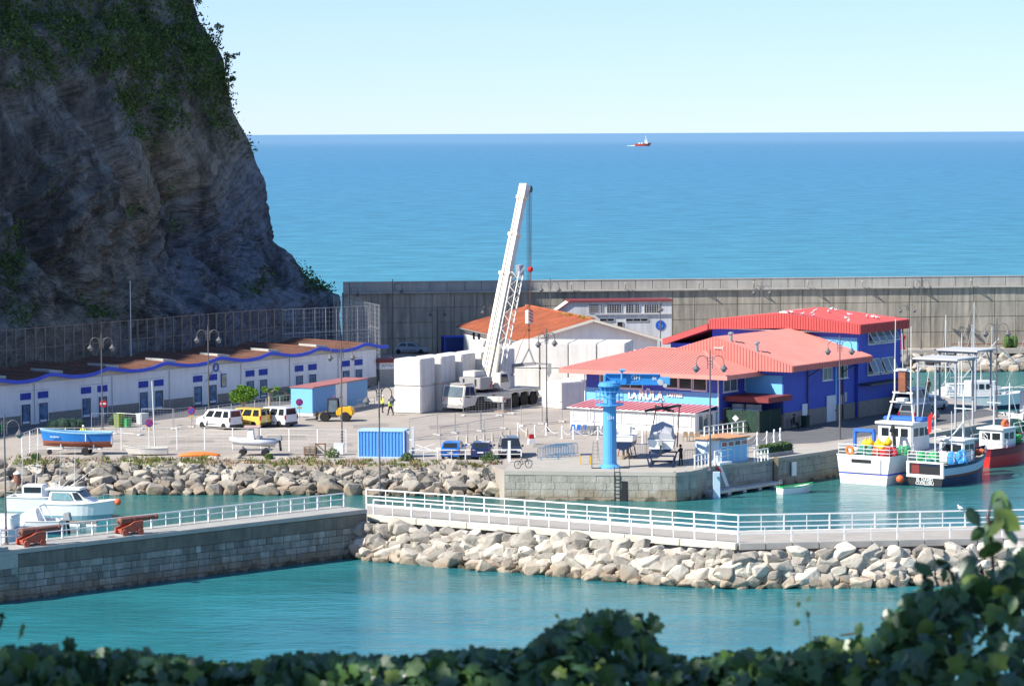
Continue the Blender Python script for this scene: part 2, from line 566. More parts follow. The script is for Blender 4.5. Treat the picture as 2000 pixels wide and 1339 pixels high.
def tide(m):
    n = m.node_tree; L = n.links.new; b = n.nodes['Principled BSDF']
    src = b.inputs['Base Color'].links[0].from_socket
    geo = n.nodes.new('ShaderNodeNewGeometry'); sx = n.nodes.new('ShaderNodeSeparateXYZ'); L(geo.outputs['Position'], sx.inputs[0])
    nz = n.nodes.new('ShaderNodeTexNoise'); nz.inputs['Scale'].default_value = .9; nz.inputs['Detail'].default_value = 5; L(geo.outputs['Position'], nz.inputs['Vector'])
    ad = n.nodes.new('ShaderNodeMath'); ad.operation = 'MULTIPLY_ADD'; ad.inputs[1].default_value = -1.9; L(nz.outputs[0], ad.inputs[0]); L(sx.outputs[2], ad.inputs[2])
    c1 = n.nodes.new('ShaderNodeMapRange'); c1.inputs[1].default_value = -.5; c1.inputs[2].default_value = .0; c1.inputs[3].default_value = .5; c1.inputs[4].default_value = 0; L(ad.outputs[0], c1.inputs[0])
    mx = n.nodes.new('ShaderNodeMix'); mx.data_type = 'RGBA'; L(c1.outputs[0], mx.inputs[0]); L(src, mx.inputs[6]); mx.inputs[7].default_value = (.24, .155, .08, 1)
    c2 = n.nodes.new('ShaderNodeMapRange'); c2.inputs[1].default_value = -1.0; c2.inputs[2].default_value = -.75; c2.inputs[3].default_value = .85; c2.inputs[4].default_value = 0; L(ad.outputs[0], c2.inputs[0])
    m2 = n.nodes.new('ShaderNodeMix'); m2.data_type = 'RGBA'; L(c2.outputs[0], m2.inputs[0]); L(mx.outputs[2], m2.inputs[6]); m2.inputs[7].default_value = (.05, .045, .03, 1)
    L(m2.outputs[2], b.inputs['Base Color'])


tide(ROCKM); tide(ROCKG)
ROCKS = {k: [rock_mesh(s + 31 * i, mt) for s in range(12)] for i, (k, mt) in enumerate((('w', ROCKM), ('g', ROCKG), ('b', ROCKB)))}


def riprap(root, bot, top, rows, size, kinds, sink=.12, jit=.35, seed=1, base=None):
    """stones laid on the slope between polyline bot (waterline) and polyline top"""
    r = random.Random(seed)

    def along(pl, t):
        ls = [(pl[i + 1] - pl[i]).length for i in range(len(pl) - 1)]
        d = t * sum(ls)
        for i, l in enumerate(ls):
            if d <= l or i == len(ls) - 1:
                return pl[i].lerp(pl[i + 1], d / l)
            d -= l
    Ltot = sum((bot[i + 1] - bot[i]).length for i in range(len(bot) - 1))
    # bank under the stones
    mb = MB(); N = 24
    a = [along(bot, i / N) for i in range(N + 1)]; b = [along(top, i / N) for i in range(N + 1)]
    dn = V3((0, 0, -.5))
    for i in range(N):
        mb.quad(a[i] + dn, a[i + 1] + dn, b[i + 1] + dn * .7, b[i] + dn * .7)
    mb.build('bank', base or ROCKG, root)
    lst = []
    for j in range(rows):
        v = (j + .3) / rows
        t = r.uniform(0, .5) * size / Ltot
        while t < 1:
            s = size * r.choice((.45, .6, .75, .9, 1, 1.15, 1.4))
            w = s * r.uniform(1.0, 1.4)
            t += w * .45 / Ltot
            if t > 1: break
            p = along(bot, t).lerp(along(top, t), min(.97, max(0, v + r.uniform(-jit, jit) / rows)))
            lst.append((r.choice(ROCKS[r.choice(kinds)]), p + V3((0, 0, s * .18 - sink)), (r.uniform(-.6, .4), r.uniform(-.5, .5), r.uniform(-.6, .6) + (math.pi if r.random() < .5 else 0)), (w * 1.15, s * r.uniform(.85, 1.1), s * r.uniform(.75, 1.0)), w * s))
            t += w * .45 / Ltot
    lst.sort(key=lambda q: -q[4])
    for me, p, ro, sc, _ in lst[:285]:
        inst(me, 'stone', root, p, ro, sc)
    mb = MB()
    for me, p, ro, sc, _ in lst[285:]:
        M_ = Matrix.LocRotScale(p, mathutils.Euler(ro), V3(sc))
        mb.cur = 0 if me.materials[0] == ROCKM else 1
        mb.add([M_ @ v.co for v in me.vertices], [tuple(f.vertices) for f in me.polygons])
    if mb.v: mb.build('small_stones', [ROCKM, ROCKG], root, recalc=False, kind='stuff')
    return len(lst)


# revetment below the boat yard
bot = [GW(-40, 972), GW(300, 966), GW(640, 966), GW(980, 970)]
top = [G(-40, 899, 2.1), G(500, 900, 2.1), G(960, 911, 2.1), G(985, 920, 1.9)]
rv = thing('stone_revetment', 'sloping grey rubble stone bank below the boat yard fence', 'revetment')
n1 = riprap(rv, bot, top, 8, 1.2, 'gggggw', seed=3, jit=.3)

# grass and weeds along its top
def tuft_mesh(r, n, h, spread, mb):
    for i in range(n):
        x, y = r.gauss(0, spread), r.gauss(0, spread * .5)
        a = r.uniform(0, 6.28); hh = h * r.uniform(.5, 1.2); w_ = .05 + .06 * r.random()
        tip = V3((x + r.gauss(0, .16), y + r.gauss(0, .16), hh))
        d = V3((math.cos(a), math.sin(a), 0)) * w_
        yield V3((x, y, 0)) - d, V3((x, y, 0)) + d, tip


GRASS = pm('bank_grass', (.17, .19, .05), .9, var=.35, vs=.8, trans=.25)
DRYG = pm('dry_weeds', (.3, .2, .12), .9, var=.35, vs=.8, trans=.2)
r = random.Random(5)
for nm, mt, dens, hgt in (('grass_verge', GRASS, 620, .3), ('dry_weeds', DRYG, 300, .26)):
    mb = MB()
    for i in range(dens):
        x = r.uniform(20, 975)
        wgt = .4 + .6 * noise.noise(V3((x * .012, 3.1 if mt is GRASS else 9.7, 0)))
        if r.random() > (wgt - .15) * 1.6: continue
        yy = (894 if x < 500 else 897 + (x - 500) * .018) + r.gauss(3, 4) + (4 if x < 560 else 0)
        p = G(x, yy)
        for t3 in tuft_mesh(r, 7, hgt * (1.5 if r.random() < .08 else 1), .22, mb):
            mb.add([p + q for q in t3], [(0, 1, 2)])
    mb.build(nm, mt, recalc=False, kind='stuff')
# bigger bushes in the bank
BUSH = pm('bush_leaves', (.1, .17, .05), .8, var=.4, vs=1.5, trans=.25)


def leaf_ball(mb, c, rad, n, size, r, flat=.7):
    for i in range(n):
        d = V3((r.gauss(0, 1), r.gauss(0, 1), r.gauss(0, 1))).normalized() * (r.random() ** .45)
        p = V3(c) + V3((d.x * rad, d.y * rad, d.z * rad * flat))
        a = V3((r.gauss(0, 1), r.gauss(0, 1), r.gauss(0, 1))).normalized()
        b = a.cross(V3((r.gauss(0, 1), r.gauss(0, 1), r.gauss(0, 1)))).normalized()
        s = size * r.uniform(.6, 1.3)
        mb.add([p - a * s, p + b * s * .55, p + a * s, p - b * s * .55], [(0, 1, 2, 3)])


for i, (px, py, rad, lab) in enumerate(((955, 903, .75, 'rounded green bush at the corner of the quay wall above the stones'), (945, 931, .6, 'green bush growing between the bank stones beside the quay wall'),
                                        (920, 928, .45, 'small green bush between bank stones left of a larger bush'), (648, 893, .7, 'wide yellowish bush on the bank left of the blue container'),
                                        (795, 900, .6, 'low bush on the bank just right of the blue container'), (525, 896, .4, 'small bush on the bank under the inflatable boat'), (70, 897, .45, 'small green bush on the bank below the fence corner'))):
    b_ = thing('bush', lab, 'bush', G(px, py) if py < 915 else G(px, py, 1.2), 0, 'bushes on the stone bank')
    mb = MB()
    leaf_ball(mb, (0, 0, rad * .5), rad, 260, .11, r)
    mb.build('foliage', BUSH, b_, recalc=False)
    mb = MB()
    for k in range(4): mb.tube((0, 0, -.3), (r.gauss(0, .2), r.gauss(0, .2), rad * .6), .03, .015, 5)
    mb.build('stem', WOOD, b_)

# ---- quay front wall of masonry blocks
QB = pm('quay_block', (.37, .35, .3), .9, var=.18, vs=1.1, bump=.4, bs=5, rand=.12, streak=.45, scol=(.14, .15, .11), sz=.15)
qw = thing('quay_wall', 'grey concrete block quay wall with rounded corner beside the water', 'quay wall')
def block_wall(root, pts, z0, z1, course, wid, mat, seed, depth=.35, gap=.014, face=1, name='stone', vary=.22):
    """masonry blocks proud of a recessed core along polyline pts"""
    r = random.Random(seed)
    z = z0; k = 0; c = 0
    shared = {}
    while z < z1 - .05:
        h = min(course, z1 - z)
        for i in range(len(pts) - 1):
            a, b = pts[i], pts[i + 1]
            Ls = V3((b.x - a.x, b.y - a.y, 0)).length
            d = V3((b.x - a.x, b.y - a.y, 0)) / Ls
            u = -wid * .5 * (k % 2)
            while u < Ls - .02:
                w = wid * r.uniform(1 - vary, 1 + vary)
                u0, u1 = max(u, 0), min(u + w, Ls)
                u += w
                if u1 - u0 < .12: continue
                key = (round((u1 - u0) * 5), round(h * 20))
                if key not in shared:
                    ww, hh = max(.1, key[0] / 5) - gap, key[1] / 20 - gap
                    shared[key] = MB().box(-ww / 2, ww / 2, -depth / 2, depth / 2, -hh / 2, hh / 2).mesh(name, mat, bevel=.01)
                m_ = a + d * ((u0 + u1) / 2)
                n_ = V3((d.y, -d.x, 0)) * face
                o = inst(shared[key], name, root, (m_.x + n_.x * (r.uniform(0, .03) - depth * .3), m_.y + n_.y * (r.uniform(0, .03) - depth * .3), z + h / 2), (0, 0, math.atan2(d.y, d.x)), ((u1 - u0 - gap) / (max(.1, key[0] / 5) - gap), 1, 1))
                c += 1
        z += h; k += 1
    return c


qpl = [V3((p.x, p.y, 0)) for p in qe[:5]]
n2 = block_wall(qw, qpl, -.3, Q - .32, .6, 1.15, QB, 4)
cp = MB()
for i in range(len(qpl) - 1):
    a, b = qpl[i], qpl[i + 1]
    d = (b - a).normalized(); nn = V3((d.y, -d.x, 0))
    cp.hexa([a + nn * .12 + V3((0, 0, Q - .31)), b + nn * .12 + V3((0, 0, Q - .31)), b - nn * .5 + V3((0, 0, Q - .31)), a - nn * .5 + V3((0, 0, Q - .31)),
             a + nn * .12 + V3((0, 0, Q + .012)), b + nn * .12 + V3((0, 0, Q + .012)), b - nn * .5 + V3((0, 0, Q + .012)), a - nn * .5 + V3((0, 0, Q + .012))])
cp.build('coping', CONCP, qw)
qw2 = thing('quay_wall', 'darker stone quay wall running along the moored fishing boats', 'quay wall')
qpl2 = [V3((p.x, p.y, 0)) for p in (qe[4], qe[5], qe[6], qe[7])]
n3 = block_wall(qw2, qpl2, -.3, Q - .25, .55, 1.7, QB, 9)
cp = MB()
for i in range(len(qpl2) - 1):
    a, b = qpl2[i], qpl2[i + 1]
    d = (b - a).normalized(); nn = V3((d.y, -d.x, 0))
    cp.hexa([q + nn * o_ + V3((0, 0, z_)) for z_ in (Q - .25, Q + .014) for q, o_ in ((a, .15), (b, .15), (b, -.4), (a, -.4))])
cp.build('coping', CONCP, qw2)

# ---- the near pier, left arm with ashlar face
PA, PB = GW(-80, 1186), GW(716, 1084)
pd = (PB - PA).normalized(); pn = V3((-pd.y, pd.x, 0))     # pn points away from the camera
PT = 3.35
PSTONE = pm('pier_ashlar', (.24, .235, .215), .9, var=.35, vs=1.2, bump=.5, bs=5, rand=.4, streak=.6, scol=(.07, .075, .06))
PTOP = pm('pier_stained_render', (.17, .155, .13), .92, var=.3, vs=.9, streak=.6, scol=(.06, .06, .05), sz=.12)
tide(PSTONE); tide(QB)
pier_l = slab('pier', [PA, PB, PB + pn * 3.2, PA + pn * 3.2], -3, PT - .3, PTOP)
mb = MB()
mb.hexa([q + V3((0, 0, z_)) for z_ in (PT - .3, PT) for q in (PA - pn * .14, PB - pn * .14, PB + pn * 3.2, PA + pn * 3.2)])
mb.build('coping', CONCG, pier_l, bevel=.04)
n4 = block_wall(pier_l, [PA, PB], -.2, 2.15, .47, .85, PSTONE, 21, depth=.3, gap=.022, vary=.55)
block_wall(pier_l, [PA, PB], 2.15, PT - .31, .87, 7, PTOP, 22, depth=.2, gap=.012, name='panel')
# steps at the left end
mb = MB()
for i in range(4):
    p = PA + pd * (1.6 + i * .75)
    q = p + pd * .74
    mb.hexa([c + V3((0, 0, z_)) for z_ in (PT - 1.2, PT + .72 - .24 * i - .001 * i) for c in (p - pn * .1, q - pn * .1, q + pn * 1.2, p + pn * 1.2)])
mb.build('steps', CONCG, pier_l)

# ---- the near pier, right arms: a walkway between two railings
NR = [G(722, 1007, PZ), G(1442, 1063, PZ), G(2060, 1050, PZ)]
FR = [G(716, 986, PZ), G(1442, 1039, PZ), G(2060, 1027, PZ)]
WALK = pm('walkway_concrete', (.36, .33, .29), .9, var=.15, vs=.6)
PARAP = pm('cream_parapet', (.6, .57, .47), .9, var=.12, vs=.7, streak=.3, scol=(.3, .27, .2))
pier_r = slab('pier', NR + FR[::-1], -3, PZ, WALK)
for i, (mt, nm) in enumerate(((PARAP, 'parapet'), (CONCG, 'parapet'))):
    a, b = NR[i], NR[i + 1]
    d = (b - a).normalized(); nn = V3((d.y, -d.x, 0))
    L_ = (b - a).length
    k = 12 if i else 7
    for j in range(k):
        p, q = a + d * (L_ * j / k + .02), a + d * (L_ * (j + 1) / k - .02)
        MB().hexa([c + nn * o_ + V3((0, 0, z_)) for z_ in (-.34, .12) for c, o_ in ((p, .35), (q, .35), (q, -.12), (p, -.12))]).build(nm, mt, pier_r, bevel=.03)
FRM = pm('white_kerb', (.7, .68, .62), .8, var=.1)
for i in range(2):
    a, b = FR[i], FR[i + 1]
    d = (b - a).normalized(); nn = V3((d.y, -d.x, 0))
    MB().hexa([c + nn * o_ + V3((0, 0, z_)) for z_ in (-.3, .1) for c, o_ in ((a, .12), (b, .12), (b, -.2), (a, -.2))]).build('kerb', FRM, pier_r)

rf = thing('rubble_slope', 'bright limestone rubble slope in front of the white railed walkway', 'rubble slope')
bot = [GW(668, 1088), GW(760, 1098), GW(1000, 1117), GW(1250, 1140), GW(1420, 1149), GW(1700, 1146), GW(2060, 1136)]
top = [ZZ(NR[0] + V3((.2, -1.0, 0)), 2.2), ZZ(NR[0].lerp(NR[1], .5) + V3((0, -1.0, 0)), 2.2), ZZ(NR[1] + V3((0, -1.0, 0)), 2.2), ZZ(NR[1].lerp(NR[2], .5) + V3((0, -1.0, 0)), 2.2), ZZ(NR[2] + V3((0, -1.0, 0)), 2.2)]
n5 = riprap(rf, bot, top, 9, 1.05, 'wwwwwgg', seed=8, jit=.5)
# a few big blocks in the corner against the pier wall
rr = random.Random(77)
for px, py in ((690, 1070), (668, 1078), (705, 1055), (720, 1035), (680, 1050), (650, 1085), (700, 1035), (735, 1060), (745, 1040), (712, 1080)):
    inst(rr.choice(ROCKS['g']), 'stone', rf, G(px, py, max(0, (1088 - py) * .035)), (rr.uniform(-.5, .5), rr.uniform(-.5, .5), rr.uniform(0, 6)), (1.6, 1.4, 1.2))

# far rocks below the sea wall promenade
ff = thing('rubble_slope', 'pale rubble stones across the basin below the sea wall promenade', 'rubble slope')
n6 = riprap(ff, [GW(1742, 727), GW(1880, 726), GW(2080, 724)], [ZZ(AT(1742, 705, 405.2), 1.5), ZZ(AT(1880, 703, 406.8), 1.5), ZZ(AT(2080, 701, 409.2), 1.5)], 4, 1.5, 'wwg', seed=12)
print('stones', n1, n2, n3, n4, n5, n6)

# ---- sea wall
W0, W1 = G(672, 692), G(2000, 676)
wd = V3((W1.x - W0.x, W1.y - W0.y, 0)).normalized(); wn = V3((wd.y, -wd.x, 0))   # towards the camera
SW = pm('sea_wall_concrete', (.4, .36, .29), .92, var=.16, vs=.35, rand=.09, streak=.75, scol=(.09, .085, .07), sz=.06, bump=.2, bs=3)
SWL = pm('sea_wall_ledge', (.42, .4, .36), .92, var=.15, vs=.5, streak=.35, scol=(.14, .13, .11))
sw = thing('sea_wall', 'tall streaked grey concrete sea wall behind the harbour buildings', 'sea wall', (W0.x, W0.y, 0), head(W0, W1))
WL = 130
MB().box(0, WL, .12, 3.5, -3, 10.0).build('core', SW, sw)
pw = 2.78
zs = [2.4, 4.35, 6.3, 8.2, 10.0]
pms = [MB().box(.03, pw - .03, 0, .13, zs[i] + .03, zs[i + 1] - .03).mesh('panel', SW, bevel=.015) for i in range(4)]
for i in range(int(WL / pw)):
    for j in range(4):
        inst(pms[j], 'panel', sw, (i * pw, rr.uniform(-.02, .02), 0))
MB().box(0, WL, -.35, 1.0, 10.0, 10.18).build('ledge', SWL, sw)
ppm = MB().box(.02, 2.16, .75, 1.25, 10.18, 11.35).mesh('parapet_panel', SWL, bevel=.03)
for i in range(int(WL / 2.18)):
    inst(ppm, 'parapet_panel', sw, (i * 2.18, 0, 0))
MB().box(0, WL, .7, 1.35, 11.35, 11.45).build('cap', SWL, sw)
stub = MB()
stub.bar((0, -.25, 10.18), (0, -.25, 11.1), .12).bar((0, -.25, 11.0), (0, -1.1, 11.0), .1).bar((0, -.3, 10.3), (0, -1.0, 10.95), .08)
stm = stub.mesh('bracket', SWL)
for px in (1010, 1115, 1220, 1364, 1470, 1576, 1682, 1788, 1894):
    u, z = VP(px, 560, W0, W1)
    inst(stm, 'bracket', sw, (u, 0, 0))
# promenade kerb on the far side of the basin
pa, pb = ZZ(AT(1742, 690, 405.3), Q), V3((125, 415.2, Q))
MB().hexa([q + V3((0, o_, z_)) for z_ in (-.5, .1) for q, o_ in ((pa, -.1), (pb, -.1), (pb, 1.0), (pa, 1.0))]).build('promenade_edge', CONCP, kind='structure')

# ---- cliff
sil = [(672, 640), (668, 576), (650, 568), (628, 552), (610, 538), (590, 515), (575, 500), (556, 480), (545, 468), (540, 440), (535, 415), (530, 385), (528, 362), (518, 340), (507, 312), (497, 290), (485, 262), (472, 236),
       (464, 215), (456, 190), (452, 170), (450, 140), (446, 118), (436, 98), (424, 78), (405, 58), (388, 40), (378, 18), (374, 0), (350, -60), (300, -130), (220, -200), (120, -250)]
CE = 412.0
ends = [AT(px, py, CE) for px, py in sil]
ends[0].z = -2
cdir = V3((-.391, -.92, 0))
cbk = V3((-.93, .36, 0))
cn = V3((.92, -.391, 0))
NS, NT = 380, 210
DS = 215 / NS
zc = []
for t in range(NT):
    k = t / (NT - 1) * (len(ends) - 1)
    i = min(int(k), len(ends) - 2)
    zc.append(ends[i].lerp(ends[i + 1], k - i))
verts = []; faces = []


def saw(x):
    f = x - math.floor(x)
    return f if f < .82 else (1 - f) * 4.55


for t in range(NT):
    e = zc[t]
    for s_ in range(NS):
        d = (s_ - 58) * DS
        if d >= 0: p = e + cdir * d
        else: p = e + cbk * (-d * 2.2)
        hgt = max(0, min(1, (p.z - 1) / 10)); dd = abs(d)
        wob = noise.noise(V3((d * .03, p.z * .03, 3.0))) * 2.5
        q = p.z + .5 * d + wob
        rug = max(.12, min(1, .55 + 1.5 * noise.noise(V3((d * .035 + 5, p.z * .045, 0)))))
        led = (saw(q / 5.3) - .5) * 1.9 * rug + (saw(q / 1.9 + .3) - .5) * .9 * rug + (saw(q / .8) - .5) * .22 * rug
        gul = noise.noise(V3((d * .17 - p.z * .075, p.z * .03, 2.2)))
        but = noise.noise(V3((d * .055 + p.z * .02, p.z * .02, 7.7))) * 4.0 - max(0, gul) ** 1.3 * 5.5
        fine = noise.fractal(V3((d * .45, p.z * .45, 1.5)), .7, 2.2, 5) * .55 * (.3 + rug)
        amp = hgt * min(1, .2 + dd / 9)
        if p.z > 44: p = p + V3((0, 0, (p.z - 44) * (.5 + 1.2 * max(0, 1 - max(0, dd - 22) / 40))))  # unseen crest raised, shaped so the cliff's shadow reaches farther
        verts.append(p + cn * ((led + but) * amp + fine * hgt) + V3((0, 0, noise.noise(V3((d * .3, p.z * .3, 9))) * .4 * hgt)))
for t in range(NT - 1):
    for s_ in range(NS - 1):
        a = t * NS + s_
        faces.append((a, a + 1, a + NS + 1, a + NS))
me = bpy.data.meshes.new('cliff'); me.from_pydata([tuple(v) for v in verts], [], faces); me.update()


def cliff_mat():
    m = bpy.data.materials.new('cliff_rock'); m.use_nodes = True
    n = m.node_tree; L = n.links.new
    b = n.nodes['Principled BSDF']; b.inputs['Roughness'].default_value = .95; b.inputs['Specular IOR Level'].default_value = .15
    geo = n.nodes.new('ShaderNodeNewGeometry')
    # bedding coordinate: rises towards the near end
    dt = n.nodes.new('ShaderNodeVectorMath'); dt.operation = 'DOT_PRODUCT'; dt.inputs[1].default_value = (-.17, -.39, 1)
    L(geo.outputs['Position'], dt.inputs[0])
    nzw = n.nodes.new('ShaderNodeTexNoise'); nzw.inputs['Scale'].default_value = .09; nzw.inputs['Detail'].default_value = 5
    L(geo.outputs['Position'], nzw.inputs['Vector'])
    wa = n.nodes.new('ShaderNodeMath'); wa.operation = 'MULTIPLY_ADD'; wa.inputs[1].default_value = 6
    L(nzw.outputs[0], wa.inputs[0]); L(dt.outputs['Value'], wa.inputs[2])
    mr = n.nodes.new('ShaderNodeMapRange'); mr.inputs[1].default_value = -160; mr.inputs[2].default_value = -92
    L(wa.outputs[0], mr.inputs[0])
    col = ramp(n, L, mr.outputs[0], [(0, (.2, .212, .23)), (.22, (.195, .21, .232)), (.4, (.17, .185, .215)), (.5, (.19, .198, .21)), (.56, (.25, .215, .165)), (.66, (.26, .22, .165)), (.75, (.2, .195, .185)), (1, (.19, .185, .17))])
    # thin beds
    cmb = n.nodes.new('ShaderNodeCombineXYZ'); L(wa.outputs[0], cmb.inputs[0])
    nb = n.nodes.new('ShaderNodeTexNoise'); nb.inputs['Scale'].default_value = 1.3; nb.inputs['Detail'].default_value = 6; nb.inputs['Roughness'].default_value = .75
    L(cmb.outputs[0], nb.inputs['Vector'])
    np_ = n.nodes.new('ShaderNodeTexNoise'); np_.inputs['Scale'].default_value = .5; np_.inputs['Detail'].default_value = 8; np_.inputs['Roughness'].default_value = .7
    L(geo.outputs['Position'], np_.inputs['Vector'])
    mul = n.nodes.new('ShaderNodeMath'); mul.operation = 'ADD'
    L(nb.outputs[0], mul.inputs[0]); L(np_.outputs[0], mul.inputs[1])
    m2 = n.nodes.new('ShaderNodeMapRange'); m2.inputs[1].default_value = .78; m2.inputs[2].default_value = 1.22; m2.inputs[3].default_value = .42; m2.inputs[4].default_value = 1.5
    L(mul.outputs[0], m2.inputs[0])
    vm = n.nodes.new('ShaderNodeVectorMath'); vm.operation = 'SCALE'; L(col, vm.inputs[0]); L(m2.outputs[0], vm.inputs['Scale'])
    # dark runs down the face
    mps = n.nodes.new('ShaderNodeMapping'); mps.inputs['Scale'].default_value = (.16, .16, .045); mps.inputs['Rotation'].default_value = (0, .3, 0)
    L(geo.outputs['Position'], mps.inputs[0])
    ns = n.nodes.new('ShaderNodeTexNoise'); ns.inputs['Scale'].default_value = 1; ns.inputs['Detail'].default_value = 5; ns.inputs['Roughness'].default_value = .6
    L(mps.outputs[0], ns.inputs['Vector'])
    m3 = n.nodes.new('ShaderNodeMapRange'); m3.inputs[1].default_value = .5; m3.inputs[2].default_value = .62; m3.inputs[3].default_value = 1; m3.inputs[4].default_value = .42
    L(ns.outputs[0], m3.inputs[0])
    v3_ = n.nodes.new('ShaderNodeVectorMath'); v3_.operation = 'SCALE'; L(vm.outputs[0], v3_.inputs[0]); L(m3.outputs[0], v3_.inputs['Scale'])
    # joints and bedding cracks
    ds = n.nodes.new('ShaderNodeVectorMath'); ds.operation = 'DOT_PRODUCT'; ds.inputs[1].default_value = (.39, .92, .1); L(geo.outputs['Position'], ds.inputs[0])
    cv = n.nodes.new('ShaderNodeCombineXYZ'); L(ds.outputs['Value'], cv.inputs[0]); 
    sc_ = n.nodes.new('ShaderNodeMath'); sc_.operation = 'MULTIPLY'; sc_.inputs[1].default_value = 7; L(wa.outputs[0], sc_.inputs[0]); L(sc_.outputs[0], cv.inputs[1])
    vo = n.nodes.new('ShaderNodeTexVoronoi'); vo.feature = 'DISTANCE_TO_EDGE'; vo.inputs['Scale'].default_value = .22; L(cv.outputs[0], vo.inputs['Vector'])
    m4 = n.nodes.new('ShaderNodeMapRange'); m4.inputs[1].default_value = 0; m4.inputs[2].default_value = .05; m4.inputs[3].default_value = .6; m4.inputs[4].default_value = 1; L(vo.outputs['Distance'], m4.inputs[0])
    v4_ = n.nodes.new('ShaderNodeVectorMath'); v4_.operation = 'SCALE'; L(v3_.outputs[0], v4_.inputs[0]); L(m4.outputs[0], v4_.inputs['Scale'])
    L(v4_.outputs[0], b.inputs['Base Color'])
    bp = n.nodes.new('ShaderNodeBump'); bp.inputs['Strength'].default_value = 1; bp.inputs['Distance'].default_value = .55
    L(mul.outputs[0], bp.inputs['Height']); L(bp.outputs[0], b.inputs['Normal'])
    return m


me.materials.append(cliff_mat())
cl = bpy.data.objects.new('cliff', me); COL.objects.link(cl); cl['kind'] = 'structure'

# plants on the cliff, thick at the top and hanging down in tongues
VEG = pm('cliff_plants', (.085, .14, .035), .9, var=.5, vs=.5, trans=.15)
blobs = [(200, 35, 260, 60, .8), (120, 60, 200, 60, .55), (330, 20, 90, 60, 1), (410, 85, 40, 50, 1), (300, 160, 90, 50, .45), (380, 190, 70, 60, .35), (60, 40, 130, 60, .9), (200, 25, 150, 70, .9), (330, 60, 110, 90, 1), (400, 110, 50, 60, 1), (170, 85, 60, 40, 1), (60, 130, 70, 30, .8), (220, 115, 70, 35, .8), (265, 190, 30, 70, .8), (305, 245, 25, 45, .7), (440, 150, 22, 50, .9),
         (360, 170, 60, 40, .6), (290, 130, 70, 40, .7), (620, 545, 28, 22, 1), (640, 565, 25, 14, 1), (590, 525, 14, 18, .7), (20, 500, 22, 60, .8), (30, 590, 30, 40, .5), (215, 620, 38, 22, .8), (180, 585, 26, 20, .4),
         (262, 410, 20, 14, .5), (330, 390, 12, 24, .4), (350, 440, 20, 20, .3), (420, 210, 24, 44, .5), (450, 240, 16, 30, .5), (480, 285, 14, 20, .4), (110, 20, 90, 40, .8), (15, 150, 30, 30, .7), (500, 560, 30, 30, .25), (90, 350, 10, 30, .3)]
r = random.Random(9)
mb = MB()
nv = 0
for k in range(210000):
    t = r.randrange(12, NT); s_ = r.randrange(2, NS - 2)
    p = verts[t * NS + s_] + V3((r.uniform(-.5, .5), r.uniform(-.5, .5), r.uniform(-.4, .4)))
    x, y = PIX(p)
    den = 0
    if y < -20 or x < -30:
        den = .5
    else:
        for bx, by, rx, ry, kk in blobs:
            q = ((x - bx) / rx) ** 2 + ((y - by) / ry) ** 2
            if q < 1.6: den = max(den, kk * (1.2 - q * .7))
    den *= .55 + .9 * noise.noise(V3((x * .02, y * .028, 3)))
    if r.random() > den * 1.15: continue
    q = p + cn * r.uniform(.0, .45)
    for l in range(3):
        a = V3((r.gauss(0, 1), r.gauss(0, 1), r.gauss(0, 1))).normalized()
        b_ = a.cross(V3((r.gauss(0, 1), r.gauss(0, 1), r.gauss(0, 1)))).normalized()
        sz_ = r.uniform(.12, .34); c = q + V3((r.gauss(0, .4), r.gauss(0, .4), r.gauss(0, .35)))
        mb.add([c - a * sz_, c + b_ * sz_ * .5, c + a * sz_, c - b_ * sz_ * .5], [(0, 1, 2, 3)])
    nv += 1
mb.build('cliff_vegetation', VEG, recalc=False, kind='stuff')
print('veg', nv)
for i, (px, py, h, lab) in enumerate(((428, 82, 2.6, 'slender shrub standing out against the sky on the cliff edge'), (446, 120, 1.6, 'bushy shrub on the cliff edge just below the slender shrub'), (452, 158, 1.5, 'small shrub clinging to the cliff edge above the bare rock'), (378, 14, 2.2, 'dark tree top leaning out from the upper cliff edge'))):
    b_ = thing('cliff_shrub', lab, 'shrub', AT(px - 6, py + 8, CE - .5), 0, 'shrubs on the cliff edge')
    mb = MB()
    for k in range(5):
        tp = V3((r.gauss(.25, .35), r.gauss(0, .3), h * r.uniform(.6, 1)))
        mb.path([(0, 0, -1.2), (tp.x * .4, tp.y * .4, tp.z * .5), tp], [.07, .05, .02], 5)
        for q in range(3): pass
    mb.build('stem', WOOD, b_)
    mb = MB()
    for k in range(9):
        c = V3((r.gauss(.25, .5), r.gauss(0, .4), h * r.uniform(.35, 1.05)))
        leaf_ball(mb, c, .38, 26, .16, r)
    mb.build('foliage', VEG, b_, recalc=False)

# ---- the hillside the photographer stands on
HILL = pm('hillside_earth', (.1, .09, .05), .95, var=.3, vs=.6)
mb = MB()
prof = [(-25, 33), (-6, 29.3), (4, 28.75), (10.2, 28.1), (13.2, 27.75), (15, 26.5), (24, 19), (36, 10), (52, 3), (70, -2)]
xs = [-80, -40, -20, -8, -3, 0, 3, 8, 20, 40, 80]
g_ = [[V3((x, y + abs(x) * .05, z + (noise.noise(V3((x * .1, y * .1, 0))) * .6 if abs(x) > 5 or y > 16 else 0))) for x in xs] for y, z in prof]
mb.loft(g_, closed=False, caps=False)
mb.build('hillside', HILL, kind='structure', smooth=True)
# ================================================================ BUILDINGS
class Fr:
    """a thing's own frame: pixel rays meet its local planes"""
    def __init__(s, loc, rz):
        s.M = Matrix.Translation(loc) @ Matrix.Rotation(rz, 4, 'Z'); s.I = s.M.inverted()
        s.o = s.I @ CAM
        s.loc = loc; s.rz = rz

    def hit(s, ax, val, px, py):
        d = s.I.to_3x3() @ ray(px, py)
        return s.o + d * ((val - s.o[ax]) / d[ax])

    def W(s, p):
        return s.M @ V3(p)


